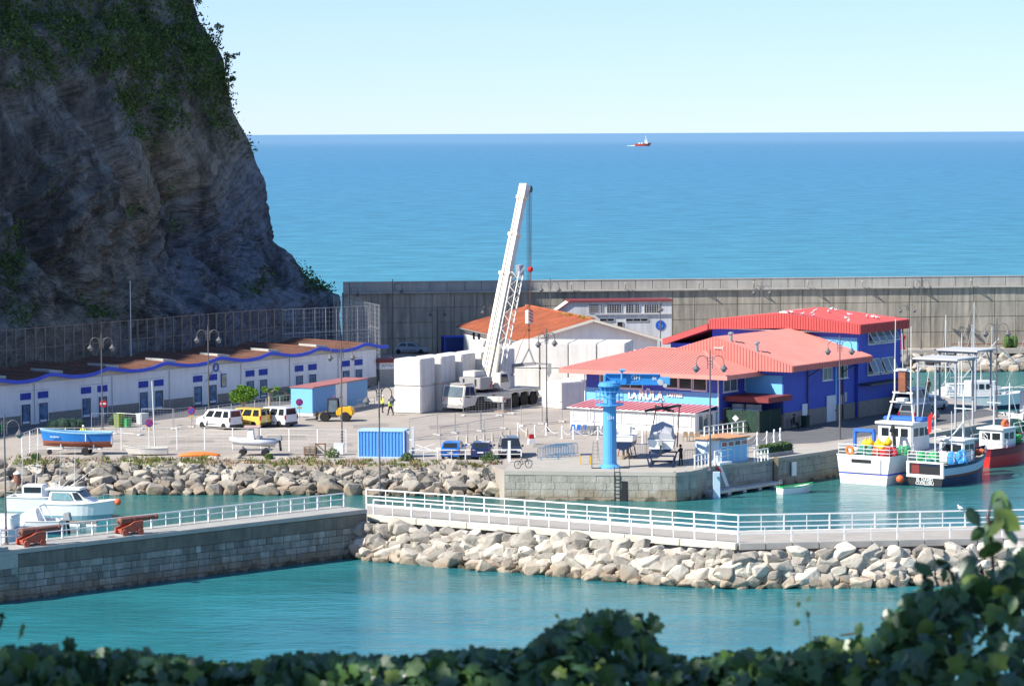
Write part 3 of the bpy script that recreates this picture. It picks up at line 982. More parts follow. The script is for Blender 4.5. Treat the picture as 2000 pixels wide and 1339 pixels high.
def window(root, ax, val, sgn, a0, a1, z0, z1, cols=2, rows=1, fm=WHITE, gm=GLASS, fw_=.07, sill=True, name='window'):
    """ax 0: on a plane x = val; ax 1: on a plane y = val; sgn: outward side"""
    def bx(mb, a_, b_, c_, d_, o0, o1):
        lo, hi = sorted((val + sgn * o0, val + sgn * o1))
        if ax == 0: mb.box(lo, hi, a_, b_, c_, d_)
        else: mb.box(a_, b_, lo, hi, c_, d_)
    if a0 > a1: a0, a1 = a1, a0
    if z0 > z1: z0, z1 = z1, z0
    mb = MB()
    bx(mb, a0, a0 + fw_, z0, z1, -.02, .09); bx(mb, a1 - fw_, a1, z0, z1, -.02, .09)
    bx(mb, a0 + fw_, a1 - fw_, z0, z0 + fw_, -.02, .09); bx(mb, a0 + fw_, a1 - fw_, z1 - fw_, z1, -.02, .09)
    for i in range(1, cols):
        c = a0 + (a1 - a0) * i / cols
        bx(mb, c - fw_ * .4, c + fw_ * .4, z0 + fw_, z1 - fw_, -.02, .08)
    for j in range(1, rows):
        c = z0 + (z1 - z0) * j / rows
        bx(mb, a0 + fw_, a1 - fw_, c - fw_ * .35, c + fw_ * .35, -.02, .075)
    f = mb.build(name, fm, root)
    for i in range(cols):
        for j in range(rows):
            mb = MB()
            bx(mb, a0 + (a1 - a0) * i / cols, a0 + (a1 - a0) * (i + 1) / cols, z0 + (z1 - z0) * j / rows, z0 + (z1 - z0) * (j + 1) / rows, -.01, .02)
            mb.build('pane', gm, f)
    if sill:
        mb = MB(); bx(mb, a0 - .08, a1 + .08, z0 - .08, z0 - .005, -.02, .18)
        mb.build('sill', fm, f)
    return f


# ---------------------------------------------------------------- fish market building
CB = G(1402, 842)
RB = R(-34)
fb = Fr(CB, RB)
mk = thing('market_building', 'deep blue harbour building with stepped red metal roofs and white lettering', 'building', CB, RB)
MB().box(-14.5, 0, 0, 9.5, 0, 5.3).build('wall', BLUE, mk)
MB().box(-13, 4.1, 5.1, 19.2, 0, 5.9).build('wall', BLUE, mk)
MB().box(-12, 4.4, 19.4, 28.4, 0, 8.6).build('wall', BLUE, mk)
MB().box(-16.6, -12.1, 19, 26.5, 0, 6.6).build('wall', BLUE, mk)
# light blue bands
MB().box(-14.46, -.04, -.05, .1, 2.2, 3.55).build('sign_band', LBLUE, mk)
MB().box(.03, 4.0, 5.05, 5.2, 3.1, 5.0).build('painted_panel', LBLUE, mk)
MB().box(-4.8, 4.3, 19.34, 19.5, 5.2, 7.75).build('painted_panel', LBLUE, mk)
MB().box(3.9, 4.2, 15.2, 15.45, 1.6, 5.2).build('painted_panel', LBLUE, mk)
MB().box(-.12, .04, -.06, .25, 0, 3.5).build('corner_trim', LBLUE, mk)
# stone plinth
MB().box(-.1, .06, 0, 5.1, 0, .95).box(4.0, 4.17, 5.1, 19.2, 0, 1.5).box(4.3, 4.47, 19.4, 28.4, 0, 1.55).box(0, 4.1, 5.03, 5.1, 0, 1.4).build('plinth', PLINTH, mk)


def ribbed_roof(faces, pitch, root, mat, name='roof', axis=None, rib=.09, ribmat=None):
    """faces: list of convex polygons; ribs run down each polygon along its slope"""
    mb = MB(); rb = MB()
    for poly in faces:
        poly = [V3(p) for p in poly]
        mb.add(poly, [tuple(range(len(poly)))])
        nrm = (poly[1] - poly[0]).cross(poly[2] - poly[0]).normalized()
        if nrm.z < 0: nrm = -nrm
        hz = V3((0, 0, 1)).cross(nrm)
        if hz.length < .01: continue
        hz.normalize(); sl = nrm.cross(hz).normalized()
        o = poly[0]
        pts = [((p - o).dot(hz), (p - o).dot(sl)) for p in poly]
        lo, hi = min(p[0] for p in pts), max(p[0] for p in pts)
        c = lo + pitch / 2
        while c < hi:
            ys = []
            for i in range(len(pts)):
                (x0, y0), (x1, y1) = pts[i], pts[(i + 1) % len(pts)]
                if (x0 - c) * (x1 - c) < 0:
                    ys.append(y0 + (y1 - y0) * (c - x0) / (x1 - x0))
            if len(ys) == 2 and abs(ys[0] - ys[1]) > .2:
                a = o + hz * c + sl * ys[0] + nrm * .01; b = o + hz * c + sl * ys[1] + nrm * .01
                rb.bar(a, b, rib, .07, nrm)
            c += pitch
    f = mb.build(name, mat, root)
    rb.build('roof_rib', ribmat or mat, f, kind='stuff')
    return f


def fascia_ribs(root, p, q, z0, z1, out, mat, pitch=.3, top=None):
    """vertical ribbed metal fascia between plan points p, q; top(t) gives its top height"""
    p = V3(p); q = V3(q); L_ = (q - p).length; d = (q - p) / L_
    n_ = V3(out)
    N = 8
    t0 = top or (lambda t: z1)
    b0 = z0 if callable(z0) else (lambda t: z0)
    mb = MB()
    rings = []
    for i in range(N + 1):
        c = p + d * L_ * i / N
        rings.append([c + V3((0, 0, b0(i / N))), c + n_ * .08 + V3((0, 0, b0(i / N))), c + n_ * .08 + V3((0, 0, t0(i / N))), c + V3((0, 0, t0(i / N)))])
    mb.loft(rings)
    f = mb.build('fascia', mat, root)
    rb = MB(); u = pitch / 2
    while u < L_:
        c = p + d * u + n_ * .1
        rb.bar(c + V3((0, 0, b0(u / L_) + .01)), c + V3((0, 0, t0(u / L_) - .01)), .09, .07, n_)
        u += pitch
    rb.build('fascia_rib', mat, f, kind='stuff')
    return f


# roof 1: low hip over the front block
x0, x1, y0, y1, ze, zr = -16.4, 2.1, -1.9, 11.2, 5.38, 7.2
a, b, c, d = V3((x0, y0, ze)), V3((x1, y0, ze)), V3((x1, y1, ze)), V3((x0, y1, ze))
r0, r1 = V3((x0 + 6.2, 4.2, zr)), V3((x1 - 6.2, 4.2, zr))
REDP1 = pm('salmon_roof_metal', (.6, .25, .21), .55, var=.12, vs=.35)
rf1 = ribbed_roof([(a, b, r1, r0), (b, c, V3((x1 - 6.2, 5.2, zr)), r1), (d, a, r0), (c, d, r0, r1)], .36, mk, REDP1, rib=.1, ribmat=REDR)
MB().box(x0, x1, y0, y1, 4.95, ze - .01).build('eave', REDP1, mk)
MB().bar(r0 + V3((0, 0, .05)), r1 + V3((0, 0, .05)), .35, .08).bar(r1 + V3((0, 0, .05)), b + V3((0, 0, .05)), .3, .08).build('ridge_cap', REDP1, mk)
# roof 2: gable
gx0, gx1, gy0, gy1 = -10.9, 5.7, 3.9, 19.8
gm = (gx0 + gx1) / 2
ez, rz_ = 6.05, 8.5
rf2 = ribbed_roof([((gx1, gy0, ez), (gx1, gy1, ez), (gm, gy1, rz_), (gm, gy0, rz_)), ((gx0, gy1, ez), (gx0, gy0, ez), (gm, gy0, rz_), (gm, gy1, rz_))], .5, mk, REDP1, rib=.05)
fascia_ribs(mk, (gx0, gy0, 0), (gx1, gy0, 0), (lambda t: ez - .6), 0, (0, -1, 0), REDR, .33, top=lambda t: ez + .03 + (rz_ - ez) * (1 - abs(2 * t - 1)))
fascia_ribs(mk, (gx1, gy0, 0), (gx1, gy1, 0), ez - .58, ez + .0, (1, 0, 0), REDR, .33)
MB().extr([(gx0 + .4, gy0 + .3, 5.2), (gx1 - .4, gy0 + .3, 5.2), (gx1 - .4, gy0 + .3, ez - .3), (gm, gy0 + .3, rz_ - .4), (gx0 + .4, gy0 + .3, ez - .3)], (0, .3, 0)).build('gable_wall', BLUE, mk)
MB().box(gx0, gx1 - .2, gy0 + .1, gy1, ez - .56, ez - .5).build('soffit', WHITE, mk)
for xx in (-1.2, 1.6):
    mb = MB(); mb.tube((xx, gy0 + .6, ez + (gx1 - xx) * .29), (xx, gy0 + .6, ez + (gx1 - xx) * .29 + .7), .16).lathe([(.02, .95), (.28, .85), (.28, .72)], (xx, gy0 + .6, ez + (gx1 - xx) * .29))
    mb.build('roof_vent', STEEL, mk)
# roof 3: gable with deep ribbed fascia over the tall block
hx0, hx1, hy0, hy1 = -11.9, 5.0, 18.6, 28.9
hm = (hx0 + hx1) / 2
e3, r3 = 9.1, 9.95
RED3 = pm('bright_red_roof', (.55, .1, .1), .5, var=.15, vs=1.2)
ribbed_roof([((hx1, hy0, e3), (hx1, hy1, e3), (hm, hy1 - 3, r3 + .25), (hm, hy0, r3)), ((hx0, hy1, e3), (hx0, hy0, e3), (hm, hy0, r3), (hm, hy1 - 3, r3 + .25)), ((hx1, hy1, e3), (hx0, hy1, e3), (hm, hy1 - 3, r3 + .25))], .55, mk, RED3, rib=.05)
fascia_ribs(mk, (hx0, hy0, 0), (hx1, hy0, 0), (lambda t: 8.15 + .35 * (1 - abs(2 * t - 1))), 0, (0, -1, 0), REDF, .3, top=lambda t: e3 + .02 + (r3 - e3) * (1 - abs(2 * t - 1)))
fascia_ribs(mk, (hx1, hy0, 0), (hx1, hy1, 0), 8.2, e3, (1, 0, 0), REDF, .3)
MB().box(hx0 + .1, hx1 - .05, hy0 + .1, hy1 - .1, 8.2, 8.3).build('soffit', WHITE, mk)
MB().bar((hm - .2, hy0 + .4, r3 + .08), (hm - .2, hy0 + 4.5, r3 + .14), 1.0, .12).build('roof_hatch', WHITE, mk)
# roof 4: low roof behind on the left
ribbed_roof([((-17.2, 18.4, 7.0), (-11.95, 18.4, 8.7), (-11.95, 27, 8.7), (-17.2, 27, 7.0))], .5, mk, RED3, rib=.05)
MB().extr([(-17.2, 18.4, 6.98), (-11.95, 18.4, 8.68), (-11.95, 18.4, 8.1), (-17.2, 18.4, 6.4)], (0, 8.6, 0)).build('eave', REDF, mk)

# windows of the front face (plane y = 0) and of the right faces
def fwin(px0, px1, py0, py1, cols=1, gm=GLASS, fm=WHITE):
    p = fb.hit(1, 0, px0, py1); q = fb.hit(1, 0, px1, py0)
    window(mk, 1, 0, -1, p.x, q.x, max(p.z, 3.62), min(q.z, 4.9), cols, 1, fm, gm)


fwin(1302, 1325, 733, 757); fwin(1326, 1352, 734, 759); fwin(1354, 1381, 735, 762); fwin(1172, 1184, 728, 755, 1, GLASSB); fwin(1207, 1256, 730, 757, 2)


def swin(xv, px0, px1, py0, py1, cols=2, gm=GLASSB, rows=1, name='window', sill=True, fm=WHITE):
    m_ = (py0 + py1) / 2
    p = fb.hit(0, xv, px0, m_); q = fb.hit(0, xv, px1, m_)
    c = fb.hit(0, xv, (px0 + px1) / 2, py1).z; d = fb.hit(0, xv, (px0 + px1) / 2, py0).z
    return window(mk, 0, xv, 1, p.y, q.y, max(.05, c), d, cols, rows, fm, gm, name=name, sill=sill)


swin(0, 1412, 1439, 738, 764); swin(0, 1454, 1479, 733, 759)
swin(0, 1412, 1438, 795, 838, 2, GLASS, 1, 'door', False)
swin(4.1, 1606, 1624, 717, 742); swin(4.1, 1637, 1654, 713, 738)
for px0, px1, py0, py1 in ((1565, 1576, 789, 829), (1613, 1630, 773, 819)):
    p = fb.hit(0, 4.1, px0, 810); q = fb.hit(0, 4.1, px1, 810); t = fb.hit(0, 4.1, px0, py0).z
    dr = MB().box(4.15, 4.24, p.y, q.y, .02, t).build('door', WALLW, mk)
    MB().box(4.24, 4.29, q.y - .2, q.y - .12, .95, 1.1).build('handle', DARK, dr)
p = fb.hit(0, 4.1, 1640, 785); MB().box(4.1, 4.2, p.y, p.y + .7, 1.5, 2.4).build('meter_box', LGREY, mk); MB().box(4.1, 4.2, p.y + .9, p.y + 1.3, 1.7, 2.6).build('meter_box', LGREY, mk)
# awning windows tilted open on the tall block
for px0, px1, py0, py1 in ((1695, 1720, 646, 671), (1722, 1747, 643, 668), (1694, 1716, 700, 731), (1720, 1743, 697, 728)):
    wf = swin(4.4, px0, px1, py0, py1, 2, GLASSB)
    p = fb.hit(0, 4.4, px0, (py0 + py1) / 2); q = fb.hit(0, 4.4, px1, (py0 + py1) / 2)
    zt = fb.hit(0, 4.4, (px0 + px1) / 2, py0).z; zb = fb.hit(0, 4.4, (px0 + px1) / 2, py1).z
    for k in range(2):
        ya, yb = p.y + (q.y - p.y) * k / 2 + .05, p.y + (q.y - p.y) * (k + 1) / 2 - .05
        mb = MB()
        for s_, e_ in (((4.5, ya, zt - .05), (5.1, ya, zb + .25)), ((4.5, yb, zt - .05), (5.1, yb, zb + .25)), ((5.1, ya, zb + .25), (5.1, yb, zb + .25))):
            mb.bar(s_, e_, .06)
        mb.build('sash', WHITE, wf)
        MB().quad((4.51, ya, zt - .05), (5.09, ya, zb + .25), (5.09, yb, zb + .25), (4.51, yb, zt - .05)).build('pane', GLASSB, wf)
# ledge on the tall block, canopy, pipes
p = fb.hit(0, 4.4, 1677, 750); MB().box(4.4, 5.7, p.y, 28.6, p.z - .12, p.z + .05).build('ledge', DARK, mk)
CANO = pm('dark_red_canopy', (.2, .035, .035), .6, var=.1)
MB().box(.2, 4.9, .9, 5.4, 2.75, 3.25).build('canopy', CANO, mk, bevel=.02)
for yy in (9.6, 16.6):
    MB().tube((4.22, yy, 0), (4.22, yy, 5.4), .07).bar((4.22, yy, 4.6), (5.4, yy + .2, 5.4), .09).build('downpipe', DARK, mk)
MB().tube((4.55, 28.5, 0), (4.55, 28.5, 8.3), .07).build('downpipe', DARK, mk)
MB().tube((.1, -.1, .3), (.1, -.1, 4.9), .06).build('downpipe', WHITE, mk); MB().tube((-14.6, -.1, .3), (-14.6, -.1, 4.9), .06).build('downpipe', WHITE, mk)
# lettering on the front
rotf = (R(90), 0, 0)
def sx_(px, py): return fb.hit(1, -.1, px, py)
p = sx_(1236, 772); text('lettering', 'LA', .9, WHITE, mk, (p.x, -.12, p.z), rotf, .05, .03, .95)
p = sx_(1272, 772.5); text('lettering', 'RÜLA', 1.2, WHITE, mk, (p.x, -.12, p.z), rotf, .06, .04, .92)
p = sx_(1318, 771.5); text('lettering', 'LASTRES', .47, WHITE, mk, (p.x, -.12, p.z), rotf, .04, .02, .95)
p = fb.hit(1, gy0, 1404, 679); MB().bar((p.x - .45, gy0 - .2, p.z), (p.x + .5, gy0 - .2, p.z), .04, .16).extr([(p.x + .3, gy0 - .2, p.z), (p.x + .6, gy0 - .2, p.z + .25), (p.x + .6, gy0 - .2, p.z - .25)], (0, .03, 0)).build('painted_mark', pm('pale_salmon', (.7, .42, .38), .5), mk)
# front annex with glazed white wall
an = thing('terrace_annex', 'white glazed terrace annex with ribbed red lean-to roof on the blue building', 'annex', fb.W((0, 0, 0)), RB)
MB().box(-13.8, -.15, -3.9, -.06, 0, 1.92).build('wall', WHITE, an)
MB().box(-13.85, -.1, -3.95, -.06, 0, .12).build('plinth', CONCG, an)
ANR = pm('annex_red_roof', (.42, .05, .08), .5, var=.06)
ribbed_roof([((-14.0, -4.2, 1.98), (0.05, -4.2, 1.98), (0.05, -.08, 2.4), (-14.0, -.08, 2.4))], .62, an, ANR, rib=.16, ribmat=pm('annex_pale_rib', (.7, .45, .45), .5))
MB().box(-14, .05, -4.22, -.1, 1.88, 1.97).build('gutter', WHITE, an)
for i in range(7):
    xa = -13.5 + i * 1.9
    window(an, 1, -3.9, -1, xa, xa + 1.6, .7, 1.75, 1, 1, WHITE, pm('milky_panel', (.7, .72, .73), .15, var=.05), .06, False, 'panel')
window(an, 0, -.15, 1, -3.4, -.7, .3, 1.75, 3, 1, WHITE, GLASSB)
# dark screened bin store and canopy gear beside the building
bs = thing('bin_store', 'dark green mesh screen enclosing white crates beside the blue wall', 'enclosure', fb.W((0, 0, 0)), RB)
MB().box(.3, 4.1, .6, .68, 0, 2.0).box(4.02, 4.1, .68, 4.6, 0, 2.0).build('screen', DGREEN, bs)
for yy in (.6, 2.6, 4.55): MB().bar((4.06, yy, 0), (4.06, yy, 2.1), .1).build('post', DARK, bs)
for xx in (.3, 2.2): MB().bar((xx, .64, 0), (xx, .64, 2.1), .1).build('post', DARK, bs)
bb = MB().quad((1.2, .58, 1.25), (1.55, .58, .95), (1.9, .58, 1.25), (1.55, .58, 1.55)).build('hazard_plate', WHITE, bs)
for i, (xx, lab) in enumerate(((2.6, 'stack of white fish crates showing above the dark green screen'), (1.1, 'smaller stack of white fish crates behind the green screen'))):
    st = thing('crate_stack', lab, 'crates', fb.W((xx, 2.2, 0)), RB, 'white crate stacks in the bin store')
    for k in range(6):
        MB().box(-.6, .6, -.45, .45, k * .42, k * .42 + .38).build('crate', COVER if k % 2 else WHITE, st, bevel=.04)
bn = thing('wheelie_bin', 'dark green wheeled bin standing against the stone plinth', 'bin', fb.W((4.9, 7.9, 0)), RB)
MB().hexa([(-.25, -.3, .1), (.25, -.3, .1), (.25, .3, .1), (-.25, .3, .1), (-.3, -.35, 1.0), (.3, -.35, 1.0), (.3, .35, 1.0), (-.3, .35, 1.0)]).build('body', DGREEN, bn)
MB().box(-.32, .32, -.37, .37, 1.0, 1.08).build('lid', DGREEN, bn); MB().tube((-.26, -.3, .1), (-.26, .3, .1), .1).build('wheel', BLACK, bn)

# gulls on the roof
GULL = pm('gull_white', (.75, .75, .74), .8, var=.05)
def gull_mesh():
    mb = MB()
    mb.ball((0, 0, .16), (.2, .09, .09), 7, 5).ball((.17, 0, .27), (.06, .05, .06), 6, 4).tube((.2, 0, .27), (.29, 0, .25), .02, .005, 5).tube((-.15, 0, .17), (-.32, 0, .15), .05, .02, 5)
    mb.bar((.02, .03, 0), (.02, .03, .1), .015).bar((.02, -.03, 0), (.02, -.03, .1), .015)
    return mb.mesh('gull', GULL, smooth=True)
gme = gull_mesh()
rr = random.Random(4)
for i in range(15):
    x = rr.uniform(-3.2, 4.2); y = rr.uniform(19.2, 25.5) if i > 3 else 18.9
    zz = e3 + (hx1 - x) / (hx1 - hm) * (r3 - e3) + .05
    zz += .25 * (y - hy0) / (hy1 - 3 - hy0) * (hx1 - x) / (hx1 - hm)
    o = inst(gme, 'gull', None, fb.W((x, y, zz - .01)), (0, 0, rr.uniform(0, 6.28)), (1.05,) * 3)
    tag(o, 'white gull resting on the bright red roof of the tall blue block', 'gull', 'gulls on the red roof')
o = inst(gme, 'gull', None, G(1873, 995, PZ + 1.05) , (0, 0, 2), (1.2,) * 3)
GULL_RAIL = o
tag(o, 'lone white gull perched on the white walkway railing', 'gull')

# ---------------------------------------------------------------- long store building under the cliff
SA, SB = G(-70, 843), G(735, 752)
fs_ = Fr(SA, head(SA, SB)); SL = (SB - SA).length
st = thing('store_building', 'long low white harbour store with wavy blue roof edge and paired doors', 'building', SA, head(SA, SB))
MB().box(0, SL, 0, 9, 0, 4.05).build('wall', WALLW, st)
MB().box(0, SL, -.06, .05, 3.95, 4.08).build('cornice', LGREY, st)


def su(px, py): return fs_.hit(1, 0, px, py)


peaks = [su(x, y).x for x, y in ((-25, 727), (88, 717), (200, 708), (313, 697), (420, 690), (520, 681), (614, 672), (705, 665))]
cur = []
for i, p in enumerate(peaks):
    nx = peaks[i + 1] if i + 1 < len(peaks) else p + 7.0
    w_ = nx - p
    for t, h in ((0, 1.0), (.06, .97), (.25, .55), (.42, .22), (.6, .16), (.78, .36), (.92, .8)):
        cur.append((p + w_ * t, 4.25 + h * .56))
cur.append((peaks[-1] + 5.2, 4.5))
cur = [(-1, 4.6)] + [c for c in cur if -1 < c[0] < SL + 2.2]
ROOFD = 9.4
for i in range(len(cur) - 1):
    pass
mb = MB(); fa = MB()
for (xa, za), (xb, zb) in zip(cur[:-1], cur[1:]):
    mb.hexa([(xa, -.55, za - .1), (xb, -.55, zb - .1), (xb, ROOFD, zb + .2), (xa, ROOFD, za + .2), (xa, -.55, za), (xb, -.55, zb), (xb, ROOFD, zb + .3), (xa, ROOFD, za + .3)])
    fa.hexa([(xa, -.66, za - .3), (xb, -.66, zb - .3), (xb, -.56, zb - .3), (xa, -.56, za - .3), (xa, -.66, za + .06), (xb, -.66, zb + .06), (xb, -.56, zb + .06), (xa, -.56, za + .06)])
mb.build('roof', RUSTR, st)
fa.build('wavy_fascia', FBLUE, st)
tp = [V3((max(0, min(SL, x)), -.02, z - .12)) for x, z in cur]
mb = MB()
for p, q in zip(tp[:-1], tp[1:]):
    if q.x - p.x > .01: mb.hexa([(p.x, -.02, 4.06), (q.x, -.02, 4.06), (q.x, .3, 4.06), (p.x, .3, 4.06), (p.x, -.02, p.z), (q.x, -.02, q.z), (q.x, .3, q.z), (p.x, .3, p.z)])
mb.build('gable_infill', CREAM, st)
rb = MB()
for i in range(int(SL / 1.15)):
    x = i * 1.15 + .4
    for (xa, za), (xb, zb) in zip(cur[:-1], cur[1:]):
        if xa <= x < xb:
            z = za + (zb - za) * (x - xa) / (xb - xa)
            rb.bar((x, -.5, z + .03), (x, ROOFD, z + .33), .06, .05)
rb.build('roof_rib', RUST, st, kind='stuff')
SKYL = pm('skylight_plastic', (.5, .5, .46), .4, var=.15)
for p in peaks[:-1]:
    MB().hexa([(p + 1.6, 1.0, 4.72), (p + 3.6, 1.0, 4.52), (p + 3.6, 3.4, 4.6), (p + 1.6, 3.4, 4.8), (p + 1.6, 1.0, 4.98), (p + 3.6, 1.0, 4.78), (p + 3.6, 3.4, 4.86), (p + 1.6, 3.4, 5.06)]).build('skylight', SKYL, st)
# paired doors with blue grilles and photo panels, grey stone dado between
GRILL = pm('grille_blue', (.03, .07, .42), .6, var=.15)
pairs = [(50, 84), (168, 200), (280, 310), (386, 415), (488, 514), (584, 610), (675, 700)]
last = 0
for i, (pa_, pb_) in enumerate(pairs):
    for k, px in enumerate((pa_, pb_)):
        yb = 838 + (px - 0) * (752 - 835) / 735
        u = su(px, yb - 30).x
        g_ = MB()
        g_.box(u - .72, u + .72, -.07, -.01, 2.42, 2.5).box(u - .72, u + .72, -.07, -.01, 2.98, 3.06)
        for j in range(7): g_.box(u - .66 + j * .22 - .06, u - .66 + j * .22 + .06, -.06, -.01, 2.5, 2.98)
        MB().box(u - .7, u + .7, -.02, .01, 2.44, 3.04).build('pane', GRILL, g_.build('grille', GRILL, st))
        dr = MB().box(u - .62, u + .62, -.04, .02, 0.02, 1.95).build('door', CARN if (i + k) % 3 else DARK, st)
        MB().box(u - .46, u + .46, -.07, -.04, .35, 1.85).build('photo_panel', POSTER, dr)
        MB().box(u - .46, u + .46, -.072, -.045, .12, .34).build('white_foot', WALLW, dr)
        MB().box(u - .7, u - .63, -.08, .02, 0, 2.02).box(u + .63, u + .7, -.08, .02, 0, 2.02).box(u - .7, u + .7, -.08, .02, 1.96, 2.04).build('door_frame', WALLW, dr)
    ua, ub = su(pa_, 780).x - .72, su(pb_, 780).x + .72
    if ua - last > .4: MB().box(last, ua, -.05, .02, 0, .95).build('dado', PLINTH, st)
    last = ub
    # white surround lines
    MB().box(ua - .2, ub + .2, -.03, 0, 3.22, 3.28).build('trim', LGREY, st)
MB().box(last, SL, -.05, .02, 0, .95).build('dado', PLINTH, st)
for px in (66, 218, 330, 470, 565, 660):
    u = su(px, 740).x
    MB().tube((u, -.07, .1), (u, -.07, 3.9), .04).build('downpipe', LGREY, st)
# gable sign and ring
u = su(421, 716).x
mb = MB(); mb.ring(.3, .46, .06)
o = mb.build('ring_emblem', SIGNB, st); o.location = (u, -.08, su(421, 717).z); o.rotation_euler = (R(90), 0, 0)
MB().bar((u - 1.6, -.06, 2.35), (u, -.06, 3.9), .06).bar((u, -.06, 3.9), (u + 1.6, -.06, 2.35), .06).build('gable_trim', LGREY, st)
u = su(436, 742).x
f = MB().box(u - .42, u + .42, -.1, -.01, 1.6, 3.0).build('notice_board', SIGNB, st)
MB().box(u - .33, u + .33, -.12, -.09, 1.7, 2.9).build('notice', pm('notice_sheet', (.45, .42, .25), .7, var=.5, vs=1.5), f)

# rockfall barrier behind it
FA, FB = SA + V3((-.845, .534, 0)) * 10.4, SB + V3((-.845, .534, 0)) * 10.4 
ff_ = Fr(FA, head(FA, FB))
bar_ = thing('rockfall_barrier', 'rusty steel post rockfall barrier along the foot of the cliff', 'barrier', FA, head(FA, FB))
BH = 8.4
x1_ = ff_.hit(1, 0, 551, 640).x
pme = MB().box(-.07, .07, -.09, .09, 0, BH).mesh('post', RUSTG)
N = int(x1_ / 1.42)
for i in range(N + 1):
    inst(pme, 'post', bar_, (i * x1_ / N, 0, 0), (rnd.uniform(-.004, .004), rnd.uniform(-.006, .006), 0), (1, 1, 1 + rnd.uniform(-.004, .004)))
for z in (BH - .05, BH - 2.1, BH - 4.2):
    for i in range(0, N, 4):
        a, b = i * x1_ / N, min(N, i + 4) * x1_ / N
        MB().bar((a, -.1, z + rnd.uniform(-.05, .05)), (b, -.1, z + rnd.uniform(-.06, .06)), .07).build('rail', RUSTG, bar_)
wires = MB()
for i in range(0, N * 3):
    wires.bar((i * x1_ / N / 3, .06, .2), (i * x1_ / N / 3, .06, BH), .012)
for z in [k * .4 for k in range(1, 21)]:
    wires.bar((0, .06, z), (x1_, .06, z), .012)
wires.build('wire_net', RUSTG, bar_, kind='stuff')
# grey net fence continuing to the sea wall
fa_, fb2 = ff_.W((x1_ + .1, 0, 0)), G(662, 725)
fcorner = AT(740, 640, 366); fcorner.z = Q
ng = thing('net_fence', 'pale grey galvanised net fence between the barrier and the sea wall', 'fence')
def net_panel(a, b, h0, h1, nposts, root, mat=STEEL, hs=None):
    for i in range(nposts + 1):
        p = a.lerp(b, i / nposts); h = h0 + (h1 - h0) * i / nposts
        MB().tube(p, p + V3((0, 0, h)), .045, n=5).build('post', mat, root)
    for f in (.02, .34, .67, 1):
        MB().bar(a + V3((0, 0, h0 * f)), b + V3((0, 0, h1 * f)), .05).build('rail', mat, root)
    wm = MB(); n_ = int((b - a).length / .45)
    for i in range(n_):
        p = a.lerp(b, i / n_); wm.bar(p, p + V3((0, 0, h0 + (h1 - h0) * i / n_)), .018)
    for k in range(1, 16):
        wm.bar(a + V3((0, 0, h0 * k / 16)), b + V3((0, 0, h1 * k / 16)), .018)
    wm.build('wire_net', mat, root, kind='stuff')
p0 = ff_.W((x1_ + .15, .1, 0)); p1 = V3((fcorner.x, fcorner.y, Q))
net_panel(p0, p1, 8.2, 8.2, 9, ng)
p2 = AT(652, 600, 396); p2.z = Q
net_panel(p1 + V3((.1, .1, 0)), p2, 8.2, 7.8, 10, ng)
# ---------------------------------------------------------------- tiled warehouse, flat white building
wa, wb = G(1019, 700), G(1299, 700)
def wpt(px, py, D, z): 
    p = AT(px, py, D); p.z = z; return p
z_e, z_r = 6.5, 8.9
NL, NRr, FL, FRr = wpt(1019, 668, 365, z_e), wpt(1299, 666, 366, z_e), wpt(892, 632, 394, z_e), wpt(1165, 640, 394, z_e)
NA, FAx = (NL + NRr) / 2, (FL + FRr) / 2
NA.z = FAx.z = z_r
wh = thing('tiled_warehouse', 'white gabled warehouse with sloping orange tiled roof beside the sea wall', 'building')
# walls inset from the roof edge
ctr = (NL + NRr + FL + FRr) / 4
def ins(p, k=.93): 
    q = ctr.lerp(p, k); return q
mb = MB()
base = [ins(NL), ins(NRr), ins(FRr), ins(FL)]
mb.hexa([V3((p.x, p.y, Q)) for p in base] + [V3((p.x, p.y, z_e - .05)) for p in base])
mb.build('wall', WALLW, wh)
gl, gr_ = base[0], base[1]
g3 = (gl + gr_) / 2
back = (base[3] - base[0]).normalized() * .4
MB().extr([V3((gl.x, gl.y, z_e - .06)), V3((gr_.x, gr_.y, z_e - .06)), V3((g3.x, g3.y, z_r - .3))], back).build('gable', WALLW, wh)
def tiled(poly, root, mat, pitch=.42):
    mb = MB(); poly = [V3(p) for p in poly]
    a, b, c, d = poly      # a-b eave, d-c ridge
    n_ = (b - a).cross(d - a).normalized()
    if n_.z < 0: n_ = -n_
    mb.hexa([p - n_ * .12 for p in poly] + [p for p in poly])
    f = mb.build('roof', mat, root)
    t = MB(); k = int((b - a).length / pitch)
    for i in range(k):
        u = (i + .5) / k
        t.bar(a.lerp(b, u) + n_ * .02, d.lerp(c, u) + n_ * .02, .2, .1, n_)
    t.build('roof_tile_row', mat, f, kind='stuff')
tiled((FL, NL, NA, FAx), wh, TILE)
tiled((NRr, FRr, FAx, NA), wh, TILE)
BARG = pm('bargeboard_cream', (.62, .58, .5), .8, var=.1)
MB().bar(NL - V3((0, .1, .1)), NA - V3((0, .1, .1)), .12, .28).bar(NA - V3((0, .1, .1)), NRr - V3((0, .1, .1)), .12, .28).build('bargeboard', BARG, wh)
MB().bar(NA + V3((0, 0, .12)), FAx + V3((0, 0, .12)), .35, .16).build('ridge_tile', TILE, wh)
MB().bar(FL - V3((.1, 0, .15)), NL - V3((.1, 0, .15)), .14, .14).build('gutter', STEEL, wh)
fl_ = Fr(V3((base[3].x, base[3].y, Q)), head(base[3], base[0]))
